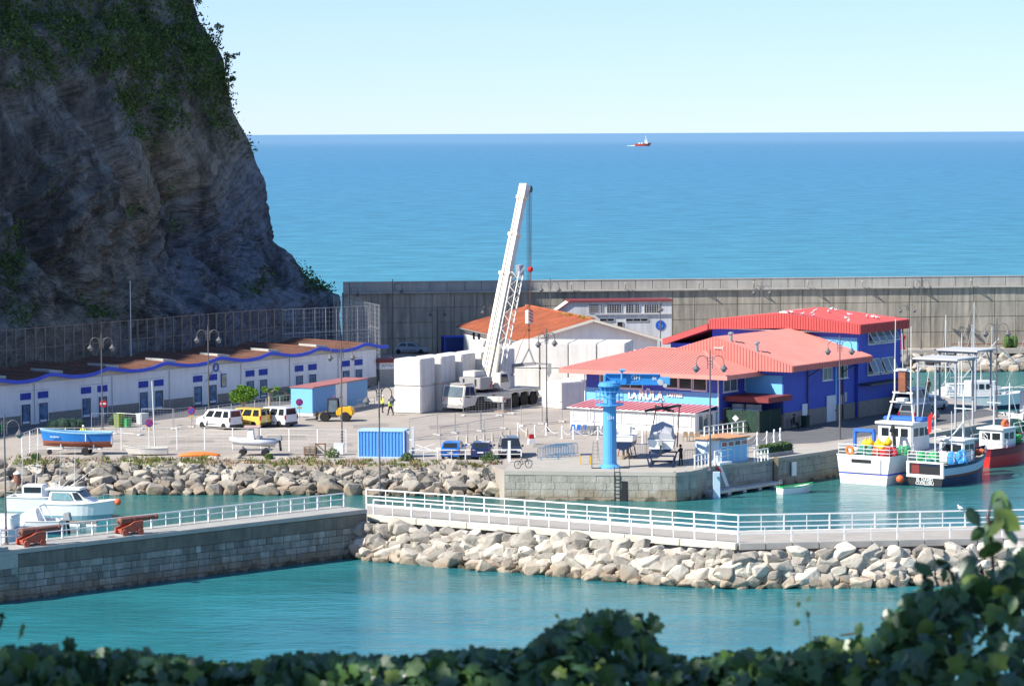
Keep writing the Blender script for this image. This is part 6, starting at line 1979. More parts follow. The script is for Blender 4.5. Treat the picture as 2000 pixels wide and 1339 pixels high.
cr2 = thing('motor_boat', 'open white motor boat with navy hull side and large outboard engine', 'motor boat', p, R(172))
hull(cr2, 6.0, 2.2, .95, [HULLN, HULLN, HULLW], [.2, .62], tw=.9, sheer=.3, deck=HULLW, deckz=.7)
for v in cr2.children: pass
cs = MB().extr([(1.6, -.7, .9), (3.4, -.7, .9), (3.0, -.65, 1.5), (2.2, -.6, 1.9), (1.8, -.6, 1.9)], (0, 1.4, 0)).build('console', HULLW, cr2, bevel=.06)
MB().extr([(2.3, -.72, 1.35), (2.9, -.7, 1.35), (2.35, -.64, 1.8), (2.1, -.64, 1.8)], (0, .03, 0)).extr([(2.3, .68, 1.35), (2.9, .68, 1.35), (2.35, .66, 1.8), (2.1, .66, 1.8)], (0, .05, 0)).build('windscreen', GLASS, cs)
MB().bar((1.0, -.85, .9), (1.6, -.8, 2.1), .09).bar((1.0, .85, .9), (1.6, .8, 2.1), .09).bar((1.6, -.8, 2.1), (1.6, .8, 2.1), .1).build('roll_bar', HULLW, cr2)
def outboard(root, x, z, s=1):
    e = MB().hexa([(x - .55 * s, -.22 * s, z), (x - .05 * s, -.22 * s, z), (x - .05 * s, .22 * s, z), (x - .55 * s, .22 * s, z), (x - .45 * s, -.16 * s, z + .5 * s), (x - .1 * s, -.16 * s, z + .45 * s), (x - .1 * s, .16 * s, z + .45 * s), (x - .45 * s, .16 * s, z + .5 * s)]).build('outboard_engine', GREYP, root, bevel=.05)
    MB().bar((x - .3 * s, 0, z), (x - .4 * s, 0, z - .9 * s), .14, .2).build('engine_leg', DARK, e)
outboard(cr2, -.02, .95, 1.3)
p = GW(-10, 1065)
cr3 = thing('motor_boat', 'white motor boat mostly hidden at the left edge behind the lamp post', 'motor boat', p, R(80))
hull(cr3, 6, 2.3, 1.0, [HULLW, HULLW], [.4], tw=.9, deck=HULLW)
MB().box(1.5, 3.5, -.8, .8, 1, 2.0).build('cabin', HULLW, cr3, bevel=.1)
p = GW(20, 995)
cr4 = thing('motor_boat', 'white open fishing boat moored behind the cabin cruiser', 'motor boat', p, R(-8))
hull(cr4, 6.5, 2.4, 1.1, [HULLW, HULLW], [.4], tw=.9, deck=HULLW, deckz=.8)
c_ = MB().box(1.2, 3.0, -.8, .8, 1.0, 2.1).build('cabin', HULLW, cr4, bevel=.1)
MB().box(1.4, 2.8, -.83, -.8, 1.5, 1.95).build('window', GLASS, c_)
rail(cr4, [(0, -1.05, 1.1), (.6, -1.1, 1.1), (1.2, -1.1, 1.1)], .5, STEEL, rails=(1, .5), r=.02)
MB().tube((1, 0, 2), (1.1, 0, 5.0), .03, .015, 5).tube((2, .4, 2), (2.3, .6, 6.0), .03, .015, 5).build('antenna', MAST, cr4)
# finger pontoon and pile
p = GW(160, 1028)
pt = thing('finger_pontoon', 'narrow floating pontoon with white float beside the cabin cruiser', 'pontoon', p, R(-6))
MB().box(-3.5, 1.2, -.3, .3, .3, .45).build('deck', WOOD, pt)
for x in (-2.5, -.5, .8): MB().tube((x - .4, 0, .1), (x + .4, 0, .1), .3, n=10).build('float', WHITE, pt)
p = GW(34, 966)
pl = thing('mooring_pile', 'rust brown tubular mooring pile with white conical cap', 'mooring pile', p, 0)
MB().tube((0, 0, -2), (0, 0, 1.75), .29, n=14).build('tube', pm('pile_brown', (.28, .12, .08), .7, var=.25), pl)
MB().lathe([(.33, 1.75), (.33, 1.82), (.04, 2.05)], n=14).build('cap', WHITE, pl)

# ---- boats ashore in the yard
p = G(150, 887)
tlr = thing('boat_trailer', 'white two wheeled trailer under the blue wooden boat', 'trailer', p, R(176))
MB().bar((-2.2, -.5, .55), (2.6, 0, .5), .1).bar((-2.2, .5, .55), (2.6, 0, .5), .1).bar((-1.2, -.7, .55), (-1.2, .7, .55), .1).bar((-2.2, -.5, .55), (-2.2, .5, .55), .1).bar((1.2, -.3, .53), (1.2, .3, .53), .1).build('frame', WHITE, tlr)
for x in (-.9,):
    for s in (-1, 1): wheel(tlr, x, s * .75, .34, .2, s)
wheel(tlr, 2.4, 0, .22, .14, 1)
for x, y in ((-1.6, .45), (-1.6, -.45), (1.3, .4), (1.3, -.4)): MB().bar((x, y, .5), (x, y * 1.25, .98), .1).build('cradle', WHITE, tlr)
bb = thing('wooden_boat', 'blue wooden rowing boat with pale rim on a trailer', 'boat', p + V3((0, 0, 1.05)), R(176) )
fbt = Fr(p + V3((0, 0, 1.05)), R(176))
bb.location = fbt.W((-3.1, 0, 0)); 
bb.location = bb.location + V3((0, 0, 0))
hull(bb, 6.3, 2.0, .85, [ANTIF, HULLB, pm('boat_rim_pale', (.3, .55, .75), .5)], [.18, .88], draft=.42, tw=.45, sheer=.4, rake=.04, deck=pm('boat_inside', (.35, .38, .4), .7), deckz=.72, bowfull=2.4)
o = MB().box(-.04, 0, -.4, .4, -.1, .6).build('rudder_post', WHITE, bb)
for k in range(7): MB().bar((4.5 + k * .12, .86 - k * .03, .5), (4.55 + k * .12, .85 - k * .03, .62), .05, .05).build('name_mark', WHITE, bb)
MB().path([(2.2, .95, .95), (2.1, 1.0, .8), (2.1, 1.02, .2)], .05, 5).build('rope', WHITE, bb)
# man in white helmet in the boat yard is built with the people below
p = G(285, 888)
dg_ = thing('dinghy', 'upturned pale grey dinghy lying beside the fence', 'dinghy', p + V3((1.9, 0, .12)), R(180))
hull(dg_, 3.9, 1.35, .5, [pm('dinghy_white', (.62, .6, .55), .5, var=.1), pm('dinghy_white', (.6, .6, .6))], [.5], draft=.1, tw=.7, sheer=.4, deck=CREAM, deckz=.8, n=10)
p = G(388, 891)
ky = thing('kayak', 'orange plastic kayak lying upside down on the ground', 'kayak', p + V3((-1.75, 0, .1)), R(2))
rings = []
for i in range(13):
    t = i / 12; b = .38 * math.sin(math.pi * min(1, t * .92 + .04)) ** .6; h = .42 * math.sin(math.pi * (t * .9 + .05)) ** .5
    rings.append([V3((t * 3.6, b * math.cos(a), -.1 + max(0, h * math.sin(a)))) for a in [k * math.pi / 6 for k in range(7)]])
MB().loft(rings).build('shell', ORNG, ky, smooth=True)
p = G(497, 889)
rt2 = thing('boat_trailer', 'galvanised trailer carrying the grey inflatable boat', 'trailer', p, R(178))
MB().bar((-1.6, -.45, .5), (2.0, 0, .5), .08).bar((-1.6, .45, .5), (2.0, 0, .5), .08).bar((-1.0, -.65, .48), (-1.0, .65, .48), .09).build('frame', STEEL, rt2)
for x in (-.95, 1.0):
    for s in (-1, 1): wheel(rt2, x, s * (.7 if x < 0 else .6), .3, .18, s)
for x in (-1.3, 1.0): MB().bar((x, -.4, .5), (x, -.4, .8), .07).bar((x, .4, .5), (x, .4, .8), .07).build('cradle', STEEL, rt2)
fr_ = Fr(p + V3((0, 0, .85)), R(178))
rib = thing('inflatable_boat', 'grey rigid inflatable with white console and outboard on a trailer', 'boat', p + V3((0, 0, .85)), R(178))
RIBG = pm('rib_grey', (.55, .56, .58), .6, var=.06)
for s in (-1, 1):
    MB().path([(-2.0, s * .72, .35), (-.5, s * .78, .35), (1.0, s * .7, .4), (1.7, s * .4, .52), (2.05, 0, .6)], [.2, .25, .25, .23, .2], 9).build('tube', RIBG, rib, smooth=True)
MB().loft([[V3((x, y * w_, z)) for y, z in ((-1, .3), (0, -.15 + (x + 2) * .07), (1, .3))] for x, w_ in ((-1.8, .65), (0, .66), (1.2, .5), (1.9, .1))]).build('hull_bottom', HULLW, rib)
cn_ = MB().hexa([(-.1, -.4, .3), (.7, -.4, .3), (.7, .4, .3), (-.1, .4, .3), (0.05, -.35, 1.5), (.5, -.33, 1.4), (.5, .33, 1.4), (.05, .35, 1.5)]).build('console', HULLW, rib, bevel=.05)
MB().box(-.55, .85, -.5, .5, 1.62, 1.72).build('console_roof', pm('rib_roof_red', (.6, .4, .38), .6), rib); MB().bar((-.45, -.42, .4), (-.4, -.42, 1.62), .05).bar((-.45, .42, .4), (-.4, .42, 1.62), .05).build('roof_post', STEEL, rib)
MB().box(-.7, -.2, -.35, .35, .3, .85).build('seat', GREYP, rib, bevel=.05)
outboard(rib, -1.9, .45, 1.0)
# boat in the slings, seen from astern
p = G(1291, 911)
crl = thing('boat_cradle', 'blue steel cradle trolley under the sling boat', 'cradle', p, R(84))
MB().bar((-.6, -.95, .12), (3.6, -.95, .12), .14).bar((-.6, .95, .12), (3.6, .95, .12), .14).bar((-.6, -.95, .12), (-.6, .95, .12), .14).bar((3.4, -.95, .12), (3.4, .95, .12), .14).build('base', HULLN, crl)
for x in (-.4, 3.0):
    for s in (-1, 1): MB().bar((x, s * .95, .12), (x, s * 1.15, .95), .12).build('support', HULLN, crl)
    MB().bar((x, -1.15, .95), (x, 1.15, .95), .12).build('cross_beam', HULLN, crl)
bt = thing('motor_boat', 'white motor boat under grey canvas cover standing on a blue cradle', 'motor boat', p + V3((0, 0, 1.45)), R(84))
hull(bt, 5.6, 2.35, .75, [HULLN, HULLW], [.02], draft=.42, tw=.95, sheer=.35, deck=HULLW)
MB().loft([[V3((x, y * w_, .7 + z * h)) for y, z in ((-1, 0), (-.8, .75), (0, 1), (.8, .75), (1, 0))] for x, w_, h in ((.15, 1.05, .7), (1.2, 1.1, 1.5), (2.6, 1.05, 1.45), (4.2, .7, .6), (5.0, .35, .2))]).build('canvas_cover', COVER, bt)
outboard(bt, -.02, .35, 1.0)
# boat on stands behind the column
p = G(1216, 897)
b2 = thing('motor_boat', 'small white and black motor boat propped on stands behind the blue column', 'motor boat', p + V3((0, 0, 1.15)), R(80))
hull(b2, 4.8, 2.0, .8, [HULLN, HULLN, HULLW], [.1, .45], draft=.4, tw=.9, sheer=.3, deck=HULLW)
MB().box(1.2, 2.4, -.5, .5, .8, 1.5).build('console', HULLW, b2, bevel=.06)
for x in (.5, 2.8):
    for s in (-1, 1): MB().bar((x, s * .8, -1.15), (x, s * .55, -.05), .08).build('prop', RUST, b2)
MB().bar((0, 0, -1.1), (4, 0, -1.1), .2, .1).bar((.6, 0, -1.1), (.6, 0, -.35), .18).bar((3, 0, -1.1), (3, 0, -.35), .18).build('keel_block', WOOD, b2)
# green and white tender in the water
p = GW(1523, 964)
td = thing('rowing_boat', 'white rowing boat with green inside moored at the pontoon', 'rowing boat', p, R(30))
hull(td, 3.4, 1.4, .55, [HULLW, HULLW, GREEN], [.3, .9], draft=.12, tw=.75, sheer=.4, deck=GREEN, deckz=.45, n=10)
MB().box(1.0, 1.25, -.6, .6, .38, .44).box(2.1, 2.35, -.5, .5, .42, .48).build('thwart', GREEN, td)
MB().path([(.1, .2, .5), (.1, .2, 1.1), (.35, .2, 1.15)], .03, 5).build('tiller', STEEL, td)
# distant red ship
p = AT(1240, 289, 5600); p.z = 0
sh = thing('patrol_ship', 'tiny red and white ship on the open sea near the horizon', 'ship', p, R(0))
hull(sh, 29, 7, 3.6, [HULLR, pm('ship_orange', (.6, .09, .04), .5)], [.4], tw=.8, sheer=.6, deck=HULLW, deckz=.9)
MB().box(17, 22, -2.8, 2.8, 3.5, 8).box(18.2, 21, -2.2, 2.2, 8, 10.5).build('bridge', HULLW, sh)
MB().bar((20, 0, 10), (18.2, 0, 17.5), .9).bar((17.4, 0, 4), (16.8, 0, 12), .5).build('mast', HULLW, sh)
for x in (6, 10.5): MB().box(x, x + 2.6, -1.5, 1.5, 3.4, 6).build('deck_gear', HULLW, sh)
mb = MB()
for i in range(7): mb.ball((-1 - i * 1.9, 0, .1), (1.6, 1.6 + i * .2, 1.3 - .15 * i), 7, 5)
mb.build('wake', pm('foam', (.8, .82, .84), .9), sh)
# ================================================================ STREET FURNITURE, FENCES, PEOPLE
def lamp_proto(single=False):
    t = thing('lamp_post', 'x', 'street lamp')
    H_ = 9.3
    MB().tube((0, 0, 0), (0, 0, 1.2), .11, .1, 8).tube((0, 0, 1.2), (0, 0, H_), .075, .05, 8).lathe([(.2, 0), (.2, .06), (.13, .12)], n=10).build('pole', LAMPM, t)
    for s in ((1,) if single else (-1, 1)):
        pts = [(s * .18, 0, H_ - 1.45)] + [(s * (.18 + .44 + .44 * math.cos(a)), 0, H_ - .95 + .5 * math.sin(a)) for a in [math.pi - k * math.pi / 8 for k in range(9)]]
        pts.append((s * 1.06, 0, H_ - 1.15))
        arm = MB().path(pts, .035, 6).build('arm', LAMPM, t)
        hd_ = MB().lathe([(.05, -1.1), (.1, -1.2), (.3, -1.45), (.3, -1.5), (.02, -1.5)], (s * 1.06, 0, H_), 10).build('lamp_head', LAMPM, arm)
        MB().ball((s * 1.06, 0, H_ - 1.55), (.2, .2, .2), 8, 5).build('globe', GLASSB, arm)
        MB().bar((0, 0, H_ - .6), (s * .2, 0, H_ - .6), .04).bar((0, 0, H_ - .85), (s * .2, 0, H_ - .85), .04).bar((0, 0, H_ - 1.1), (s * .2, 0, H_ - 1.1), .04).bar((s * .19, 0, H_ - 1.45), (s * .19, 0, H_ - .45), .045).build('scroll', LAMPM, arm)
    return t


lp = lamp_proto(); ls = lamp_proto(True)
used = {id(lp): False, id(ls): False}
def lamp(px, py, lab, z=Q, rz=0, single=False, top=None, D=None):
    b = AT(px, py, D) if D else G(px, py, z)
    if D: b.z = z
    src = ls if single else lp
    if used[id(src)]: o = clone(src, b, rz)
    else:
        used[id(src)] = True; note_kids(src); o = src; o.location = b; o.rotation_euler = (0, 0, rz)
    if top:
        zt = (AT(px, top, b.y).z - b.z) / 9.3
        o.scale = (min(1.15, max(.85, zt)), 1, zt)
    o['label'] = lab; o['group'] = 'double arm harbour lamps' if not single else 'single arm wall lamps'
    return o


lamp(200, 838, 'lamp post with double curved arms by a red no entry sign', top=650)
lamp(408, 822, 'lamp post beside the ring emblem on the long white store', top=635)
lamp(668, 866, 'lamp post between the blue container and the yellow telehandler', top=668, rz=.3)
lamp(742, 985, 'lamp post on the corner of the near railed walkway', PZ, top=745, rz=.5)
lamp(855, 692, 'lamp post at the foot of the shaded sea wall by the dark container', top=600)
lamp(1068, 842, 'lamp post in front of the long bank of concrete blocks', top=640, rz=.8)
lamp(1387, 918, 'lamp post on the quay corner beside the light blue hut', top=683)
lamp(1640, 858, 'lamp post on the quay edge facing the blue building', top=655)
lamp(1946, 815, 'lamp post at the tip of the quay by the portal frames', top=622)
lamp(1772, 700, 'lamp post on the far promenade past the end of the blue building', top=590, rz=.2)
lamp(12, 1062, 'tall lamp post on the near pier beside the moored motor boats', PT, top=808)
lamp(768, 700, 'single armed lamp post standing before the left end of the sea wall', single=True, top=545, D=392)
lamp(684, 700, 'single armed lamp post above the net fence', single=True, top=553, D=398)
lamp(1290, 690, 'lamp post turned edge on before the gridded white building', top=586, rz=1.4, D=384)
lamp(958, 690, 'lamp post behind the crane boom', top=592, D=388)
lamp(1075, 690, 'lamp post behind the tiled warehouse with its arms above the wall top', top=543, D=402)
lamp(1488, 680, 'lamp post behind the tall red roofed block', top=551, D=405)
lamp(1799, 682, 'lamp post against the sunlit sea wall rising above its cap', top=540, D=409)

# tall white flag mast by the cliff and thin white pole in the yard
o = MB().tube((0, 0, 0), (0, 0, 9.5), .06, .04, 6).lathe([(.15, 0), (.15, .1)], n=8).ball((0, 0, 9.55), .07, 6, 4).build('flagpole', WHITE)
o.location = V3((AT(255, 620, 335).x, 335, Q)); o.scale = (1, 1, (AT(255, 549, 335).z - Q) / 9.6); tag(o, 'slim white flagpole in front of the dark cliff behind the barrier', 'flagpole')
o = MB().tube((0, 0, 0), (0, 0, 6), .07, .05, 6).lathe([(.15, 0), (.15, .1)], n=8).build('boat_mast', MAST)
o.location = G(303, 876); o.rotation_euler = (0, R(-2), 0); tag(o, 'leaning white pole standing in the boat yard beside the dinghy', 'pole')

# ---------------------------------------------------------------- railings on the near pier
def railing(name, lab, pts, h, space, midr=True, z=None):
    t = thing(name, lab, 'railing')
    pm_ = MB().bar((0, 0, 0), (0, 0, h), .1).mesh('post', WHITE)
    ps_ = MB().bar((0, 0, .15 if midr else 0), (0, 0, h), .05).mesh('baluster', WHITE)
    for i in range(len(pts) - 1):
        a, b = pts[i], pts[i + 1]
        n = max(1, round((b - a).length / space))
        for j in range(n + (i == len(pts) - 2)):
            inst(pm_, 'post', t, a.lerp(b, j / n), (0, 0, head(a, b)))
            if j < n: inst(ps_, 'baluster', t, a.lerp(b, (j + .5) / n), (0, 0, head(a, b)))
        for f, w_ in ((1, .09), (.56, .06)) + (((.15, .06),) if midr else ()):
            MB().bar(a + V3((0, 0, h * f)), b + V3((0, 0, h * f)), w_).build('rail', WHITE, t)
    return t


off = lambda pts, k: pts
nr = [p + V3((0, 0, .12)) for p in NR]; fr = [p + V3((0, 0, .1)) for p in FR]
railing('pier_railing', 'white railing on the rubble side of the near walkway', [nr[0] + V3((.3, .1, 0)), nr[1] + V3((0, .1, 0)), nr[2] + V3((0, .1, 0))], 1.05, 3.4, False)
railing('pier_railing', 'white railing on the harbour side of the near walkway', fr, 1.1, 3.4, False)
la, lb = PA + pn * 2.4 + pd * 5.0, PB + pn * 2.4
la.z = lb.z = PT
railing('pier_railing', 'white railing along the top of the old stone pier', [la, lb], .95, 2.6, False)
GULL_RAIL.location = FR[1].lerp(FR[2], (1873 - 1442) / 618) + V3((0, 0, .1 + 1.1 + .04))

# cannons
def cannon(px, lab):
    d0, zz = None, None
    # stands on the pier top: find the distance along the pier under the pixel column
    u, _ = VP(px, 1040, PA, PB)
    base = PA + pd * u + pn * .75; base.z = PT
    c = thing('old_cannon', lab, 'cannon', base, math.atan2(pd.y, pd.x) - .12)
    GUN = pm('cannon_iron', (.2, .085, .06), .8, var=.3, vs=3)
    CAR_ = pm('cannon_carriage', (.42, .1, .06), .8, var=.25, vs=3)
    for s in (-1, 1):
        MB().extr([(-.95, s * .32, .22), (.75, s * .32, .22), (.75, s * .32, .95), (.1, s * .32, .9), (-.3, s * .32, .7), (-.95, s * .32, .5)], (0, s * .12, 0)).build('carriage_cheek', CAR_, c)
        for x in (-.7, .5):
            o_ = MB().lathe([(.03, -.06), (.22, -.06), (.22, .06), (.03, .06)], n=12).build('truck_wheel', CAR_, c); o_.location = (x, s * .52, .22); o_.rotation_euler = (R(90), 0, 0)
    MB().bar((-.7, -.5, .22), (-.7, .5, .22), .1).bar((.5, -.5, .22), (.5, .5, .22), .1).bar((-.8, 0, .35), (.7, 0, .35), .6, .1).build('axle', CAR_, c)
    bar_l = MB()
    rings = []
    for x, r_ in ((-1.05, .04), (-1.0, .1), (-.95, .06), (-.85, .24), (-.8, .27), (.2, .23), (.25, .25), (.3, .21), (1.9, .15), (1.95, .19), (2.1, .2), (2.12, .1)):
        rings.append([V3((x, r_ * math.cos(k * math.pi / 6), .98 + x * .04 + r_ * math.sin(k * math.pi / 6))) for k in range(12)])
    bar_l.loft(rings).build('barrel', GUN, c, smooth=False)
    MB().box(-.9, .9, -.55, .55, -.02, .06).build('plinth', CONCG, c)
    return c


cannon(268, 'rusty cannon on red carriage with its barrel over the pier edge, nearer the walkway corner')
cannon(76, 'rusty cannon on red carriage at the stepped end of the stone pier')

# ---------------------------------------------------------------- fences
WIRE = pm('white_wire', (.6, .6, .58), .5, var=.05)
def mesh_fence(name, lab, pts, h, space, post_mat=WHITE, wire=WIRE, pw_=.09, nw=9, wv=.5, group=None, toprail=True, wr_=.018):
    t = thing(name, lab, 'fence', (0, 0, 0), 0, group)
    pmm = MB().bar((0, 0, 0), (0, 0, h), pw_).mesh('post', post_mat)
    for i in range(len(pts) - 1):
        a, b = pts[i], pts[i + 1]
        n = max(1, round((b - a).length / space))
        for j in range(n):
            p, q = a.lerp(b, j / n), a.lerp(b, (j + 1) / n)
            inst(pmm, 'post', t, p, (0, 0, head(a, b)))
            mb = MB()
            for k in range(nw): mb.bar(p + V3((0, 0, .08 + (h - .1) * k / (nw - 1))), q + V3((0, 0, .08 + (h - .1) * k / (nw - 1))), wr_ * (2.2 if (toprail and k == nw - 1) else 1))
            m_ = max(2, int((q - p).length / wv))
            for k in range(1, m_): mb.bar(p.lerp(q, k / m_) + V3((0, 0, .08)), p.lerp(q, k / m_) + V3((0, 0, h)), wr_)
            mb.build('mesh_panel', wire, t, kind='stuff')
    inst(pmm, 'post', t, pts[-1])
    return t


mesh_fence('yard_fence', 'white welded mesh fence around the boat yard above the bank', [G(43, 891), G(74, 879), G(400, 878), G(676, 883)], 2.0, 2.55, nw=8, wv=.8)
mesh_fence('road_fence', 'grey mesh fence along the shaded road before the long store', [G(376, 823), G(452, 812), G(520, 801), G(573, 793)], 1.25, 2.2, STEEL, STEEL, .07, 5, .6)
def heras(pts, lab, grp='temporary site fences', h=1.95):
    for i in range(len(pts) - 1):
        a, b = G(*pts[i]), G(*pts[i + 1])
        t = thing('site_fence_panel', lab, 'fence panel', a, head(a, b), grp)
        L_ = (b - a).length - .12
        mb = MB()
        for x in (0, L_): mb.tube((x, 0, .02), (x, 0, h), .03, n=6)
        for z in (.12, h): mb.tube((0, 0, z), (L_, 0, z), .025, n=6)
        mb.build('frame', STEEL, t)
        mb = MB()
        for k in range(1, int(L_ / .3)): mb.bar((k * .3, 0, .12), (k * .3, 0, h), .008)
        for k in range(1, 8): mb.bar((0, 0, .12 + k * (h - .12) / 8), (L_, 0, .12 + k * (h - .12) / 8), .01)
        mb.build('mesh', STEEL, t, kind='stuff')
        for x in (0, L_): MB().box(x - .16, x + .16, -.4, .4, 0, .14).build('foot', CONC, t, bevel=.03)
heras([(800, 860), (855, 850), (890, 846), (940, 842), (985, 837)], 'grey temporary mesh fence panel between the crane and the parked cars')
heras([(1018, 832), (1060, 828), (1100, 824)], 'grey temporary mesh fence panel between the crane tail and the terrace annex', 'temporary site fences by the annex')
heras([(860, 877), (914, 868), (946, 861), (985, 855)], 'grey temporary mesh fence panel behind the row of small bollards', 'temporary site fences by the bollards')
heras([(179, 848), (228, 847), (277, 850)], 'grey temporary mesh fence panel behind the blue wooden boat', 'temporary site fences by the boat')
heras([(277, 838), (340, 838), (376, 834)], 'grey temporary mesh fence panel left of the parked vans', 'temporary site fences by the vans')
heras([(905, 812), (975, 812), (1000, 808)], 'grey temporary mesh fence panel right in front of the crane wheels', 'temporary site fences at the crane')

# parking rail
railing('parking_rail', 'white two bar rail in front of the three parked cars', [G(800, 898), G(1018, 897)], .85, 2.4, False)
for px, py, h, lab in ((797, 893, 2.2, 'stout white gate post right of the blue container'), (807, 886, 2.3, 'second white gate post behind the first by the blue container'), (995, 902, 1.75, 'tall white post at the end of the parking rail')):
    o = MB().box(-.12, .12, -.12, .12, 0, h).extr([(-.14, -.14, h), (.14, -.14, h), (.14, .14, h), (-.14, .14, h)], (0, 0, .06)).build('gate_post', WHITE, bevel=.02); o.location = G(px, py); tag(o, lab, 'post')
# rails on the quay near the hut
railing('quay_rail', 'short white rail on the rounded quay corner before the hut', [G(1357, 915), G(1384, 909)], 1.1, 1.4, False)
railing('quay_rail', 'white and grey rail along the quay edge beside the hut', [G(1396, 908), G(1421, 904), G(1474, 896)], 1.15, 1.8, False)
railing('ramp_rail', 'white ramp rail beside the annex end door', [G(1376, 856), G(1430, 848), G(1474, 841)], 1.05, 1.8, False)
railing('quay_rail', 'small white rail at the top of the pontoon steps by the hedge', [G(1474, 903), G(1500, 898)], 1.0, 1.3, False)

# chain posts, bollards, barriers
def chain_posts(pts, lab_t, seed):
    prev = None
    for i, (px, py) in enumerate(pts):
        g_ = G(px, py)
        t = thing('chain_post', lab_t, 'bollard', g_, 0, 'white chain posts %d' % seed)
        MB().lathe([(.13, 0), (.13, .05), (.075, .1), (.075, 1.0), (.1, 1.02), (.06, 1.14), (.01, 1.18)], n=8).build('post', WHITE, t)
        if prev is not None:
            d = prev - g_
            MB().path([d * k + V3((0, 0, .9 - .55 * math.sin(math.pi * k))) for k in (0, .15, .3, .5, .7, .85, 1)], .022, 4).build('chain', WHITE, t)
        prev = g_
chain_posts([(1458, 876), (1479, 869), (1498, 867), (1512, 863), (1524, 860)], 'white post linked by chain beside the blue building forecourt', 1)
chain_posts([(1012, 850), (1045, 853), (1067, 850), (1098, 856), (1120, 857), (1168, 858), (1208, 862), (1255, 866)], 'white post linked by rope in front of the terrace annex', 2)
BOL = pm('bollard_tan', (.5, .45, .36), .8, var=.15)
bol = MB().lathe([(.14, 0), (.13, .1), (.09, .7), (.06, .76), (.01, .78)], n=8).mesh('bollard', BOL)
for px, py in ((894, 868), (912, 868), (930, 866), (946, 863), (962, 861), (980, 858), (995, 856), (1012, 857), (1029, 852)):
    tag(inst(bol, 'bollard', None, G(px, py)), 'small tan stone bollard in the row behind the parked cars', 'bollard', 'small bollards behind the cars')
tb = thing('traffic_barrier', 'red and white plastic barrier standing alone on the forecourt', 'barrier', G(1038, 867), .3)
MB().extr([(-.35, -.2, 0), (.35, -.2, 0), (.25, -.2, .5), (-.25, -.2, .5)], (0, .4, 0)).build('base', WHITE, tb); MB().extr([(-.25, -.15, .5), (.25, -.15, .5), (.18, -.15, .9), (-.18, -.15, .9)], (0, .3, 0)).build('top', REDP, tb)
def crowd(px, py, rz, lab, mat, grp=None, tilt=0):
    t = thing('crowd_barrier', lab, 'barrier', G(px, py), rz, grp)
    t.rotation_euler = (tilt, 0, rz)
    L_ = 2.2; h = 1.05
    MB().path([(0, 0, .12), (0, 0, h - .12), (.12, 0, h), (L_ - .12, 0, h), (L_, 0, h - .12), (L_, 0, .12)], .028, 6).bar((0, 0, .2), (L_, 0, .2), .04).build('frame', mat, t)
    mb = MB()
    for k in range(1, 15): mb.bar((k * L_ / 15, 0, .2), (k * L_ / 15, 0, h), .025)
    mb.build('bars', mat, t, kind='stuff')
    for x in (.3, L_ - .3): MB().bar((x, -.3, .03), (x, .3, .03), .05).bar((x, 0, 0), (x, 0, .2), .04).build('foot', mat, t)
BARB = pm('barrier_blue', (.05, .22, .4), .5, var=.1)
for i, (px, py, rz) in enumerate(((1050, 898, .35), (1062, 894, .3), (1072, 892, .25), (1081, 890, .3))):
    crowd(px, py, rz, 'blue crowd barrier in the cluster left of the blue column', BARB, 'blue crowd barriers in a cluster')
crowd(1228, 890, -.1, 'pale blue crowd barrier between the two boats ashore', pm('barrier_pale', (.4, .55, .65), .5), None, -.25)
crowd(1336, 902, .1, 'dark crowd barrier with white bars left of the light blue hut', GREYP)
# trestle, step ladder, bicycle
ts = thing('trestle', 'yellow legged trestle with dark top on the quay', 'trestle', G(1144, 906), .1)
MB().box(-.45, .45, -.15, .15, .78, .88).build('top', CARN, ts)
for x in (-.4, .4):
    for s in (-1, 1): MB().bar((x, s * .25, 0), (x, s * .05, .8), .07).build('leg', YEL, ts)
sl = thing('step_ladder', 'aluminium step ladder standing behind the blue column base', 'ladder', G(1163, 899), .2)
for x in (-.25, .25): MB().bar((x, -.35, 0), (x * .7, 0, 1.75), .05).bar((x, .4, 0), (x * .7, 0, 1.75), .04).build('stile', STEEL, sl)
for k in range(1, 6): MB().bar((-.24, -.35 + .06 * k, .3 * k), (.24, -.35 + .06 * k, .3 * k), .06, .03).build('tread', STEEL, sl)
bi = thing('bicycle', 'dark bicycle leaning on the white post above the bank corner', 'bicycle', G(1022, 914), .5)
for x in (-.52, .52):
    o = MB().ring(.3, .345, .04).build('wheel', BLACK, bi); o.location = (x, 0, .34); o.rotation_euler = (R(90), 0, 0)
    mb = MB()
    for k in range(4): mb.bar((-.3 * math.cos(k * .785), -.3 * math.sin(k * .785), 0), (.3 * math.cos(k * .785), .3 * math.sin(k * .785), 0), .008)
    mb.build('spokes', STEEL, o)
MB().bar((-.52, 0, .34), (-.15, 0, .85), .035).bar((-.15, 0, .85), (.35, 0, .82), .035).bar((-.05, 0, .32), (.37, 0, .75), .035).bar((-.05, 0, .32), (-.17, 0, .92), .035).bar((-.52, 0, .34), (-.05, 0, .32), .03).bar((.52, 0, .34), (.33, 0, .98), .035).build('frame', DARK, bi)
MB().bar((.33, -.28, 1.0), (.33, .28, 1.0), .03).build('handlebar', DARK, bi); MB().box(-.3, -.05, -.07, .07, .92, .98).build('saddle', BLACK, bi)
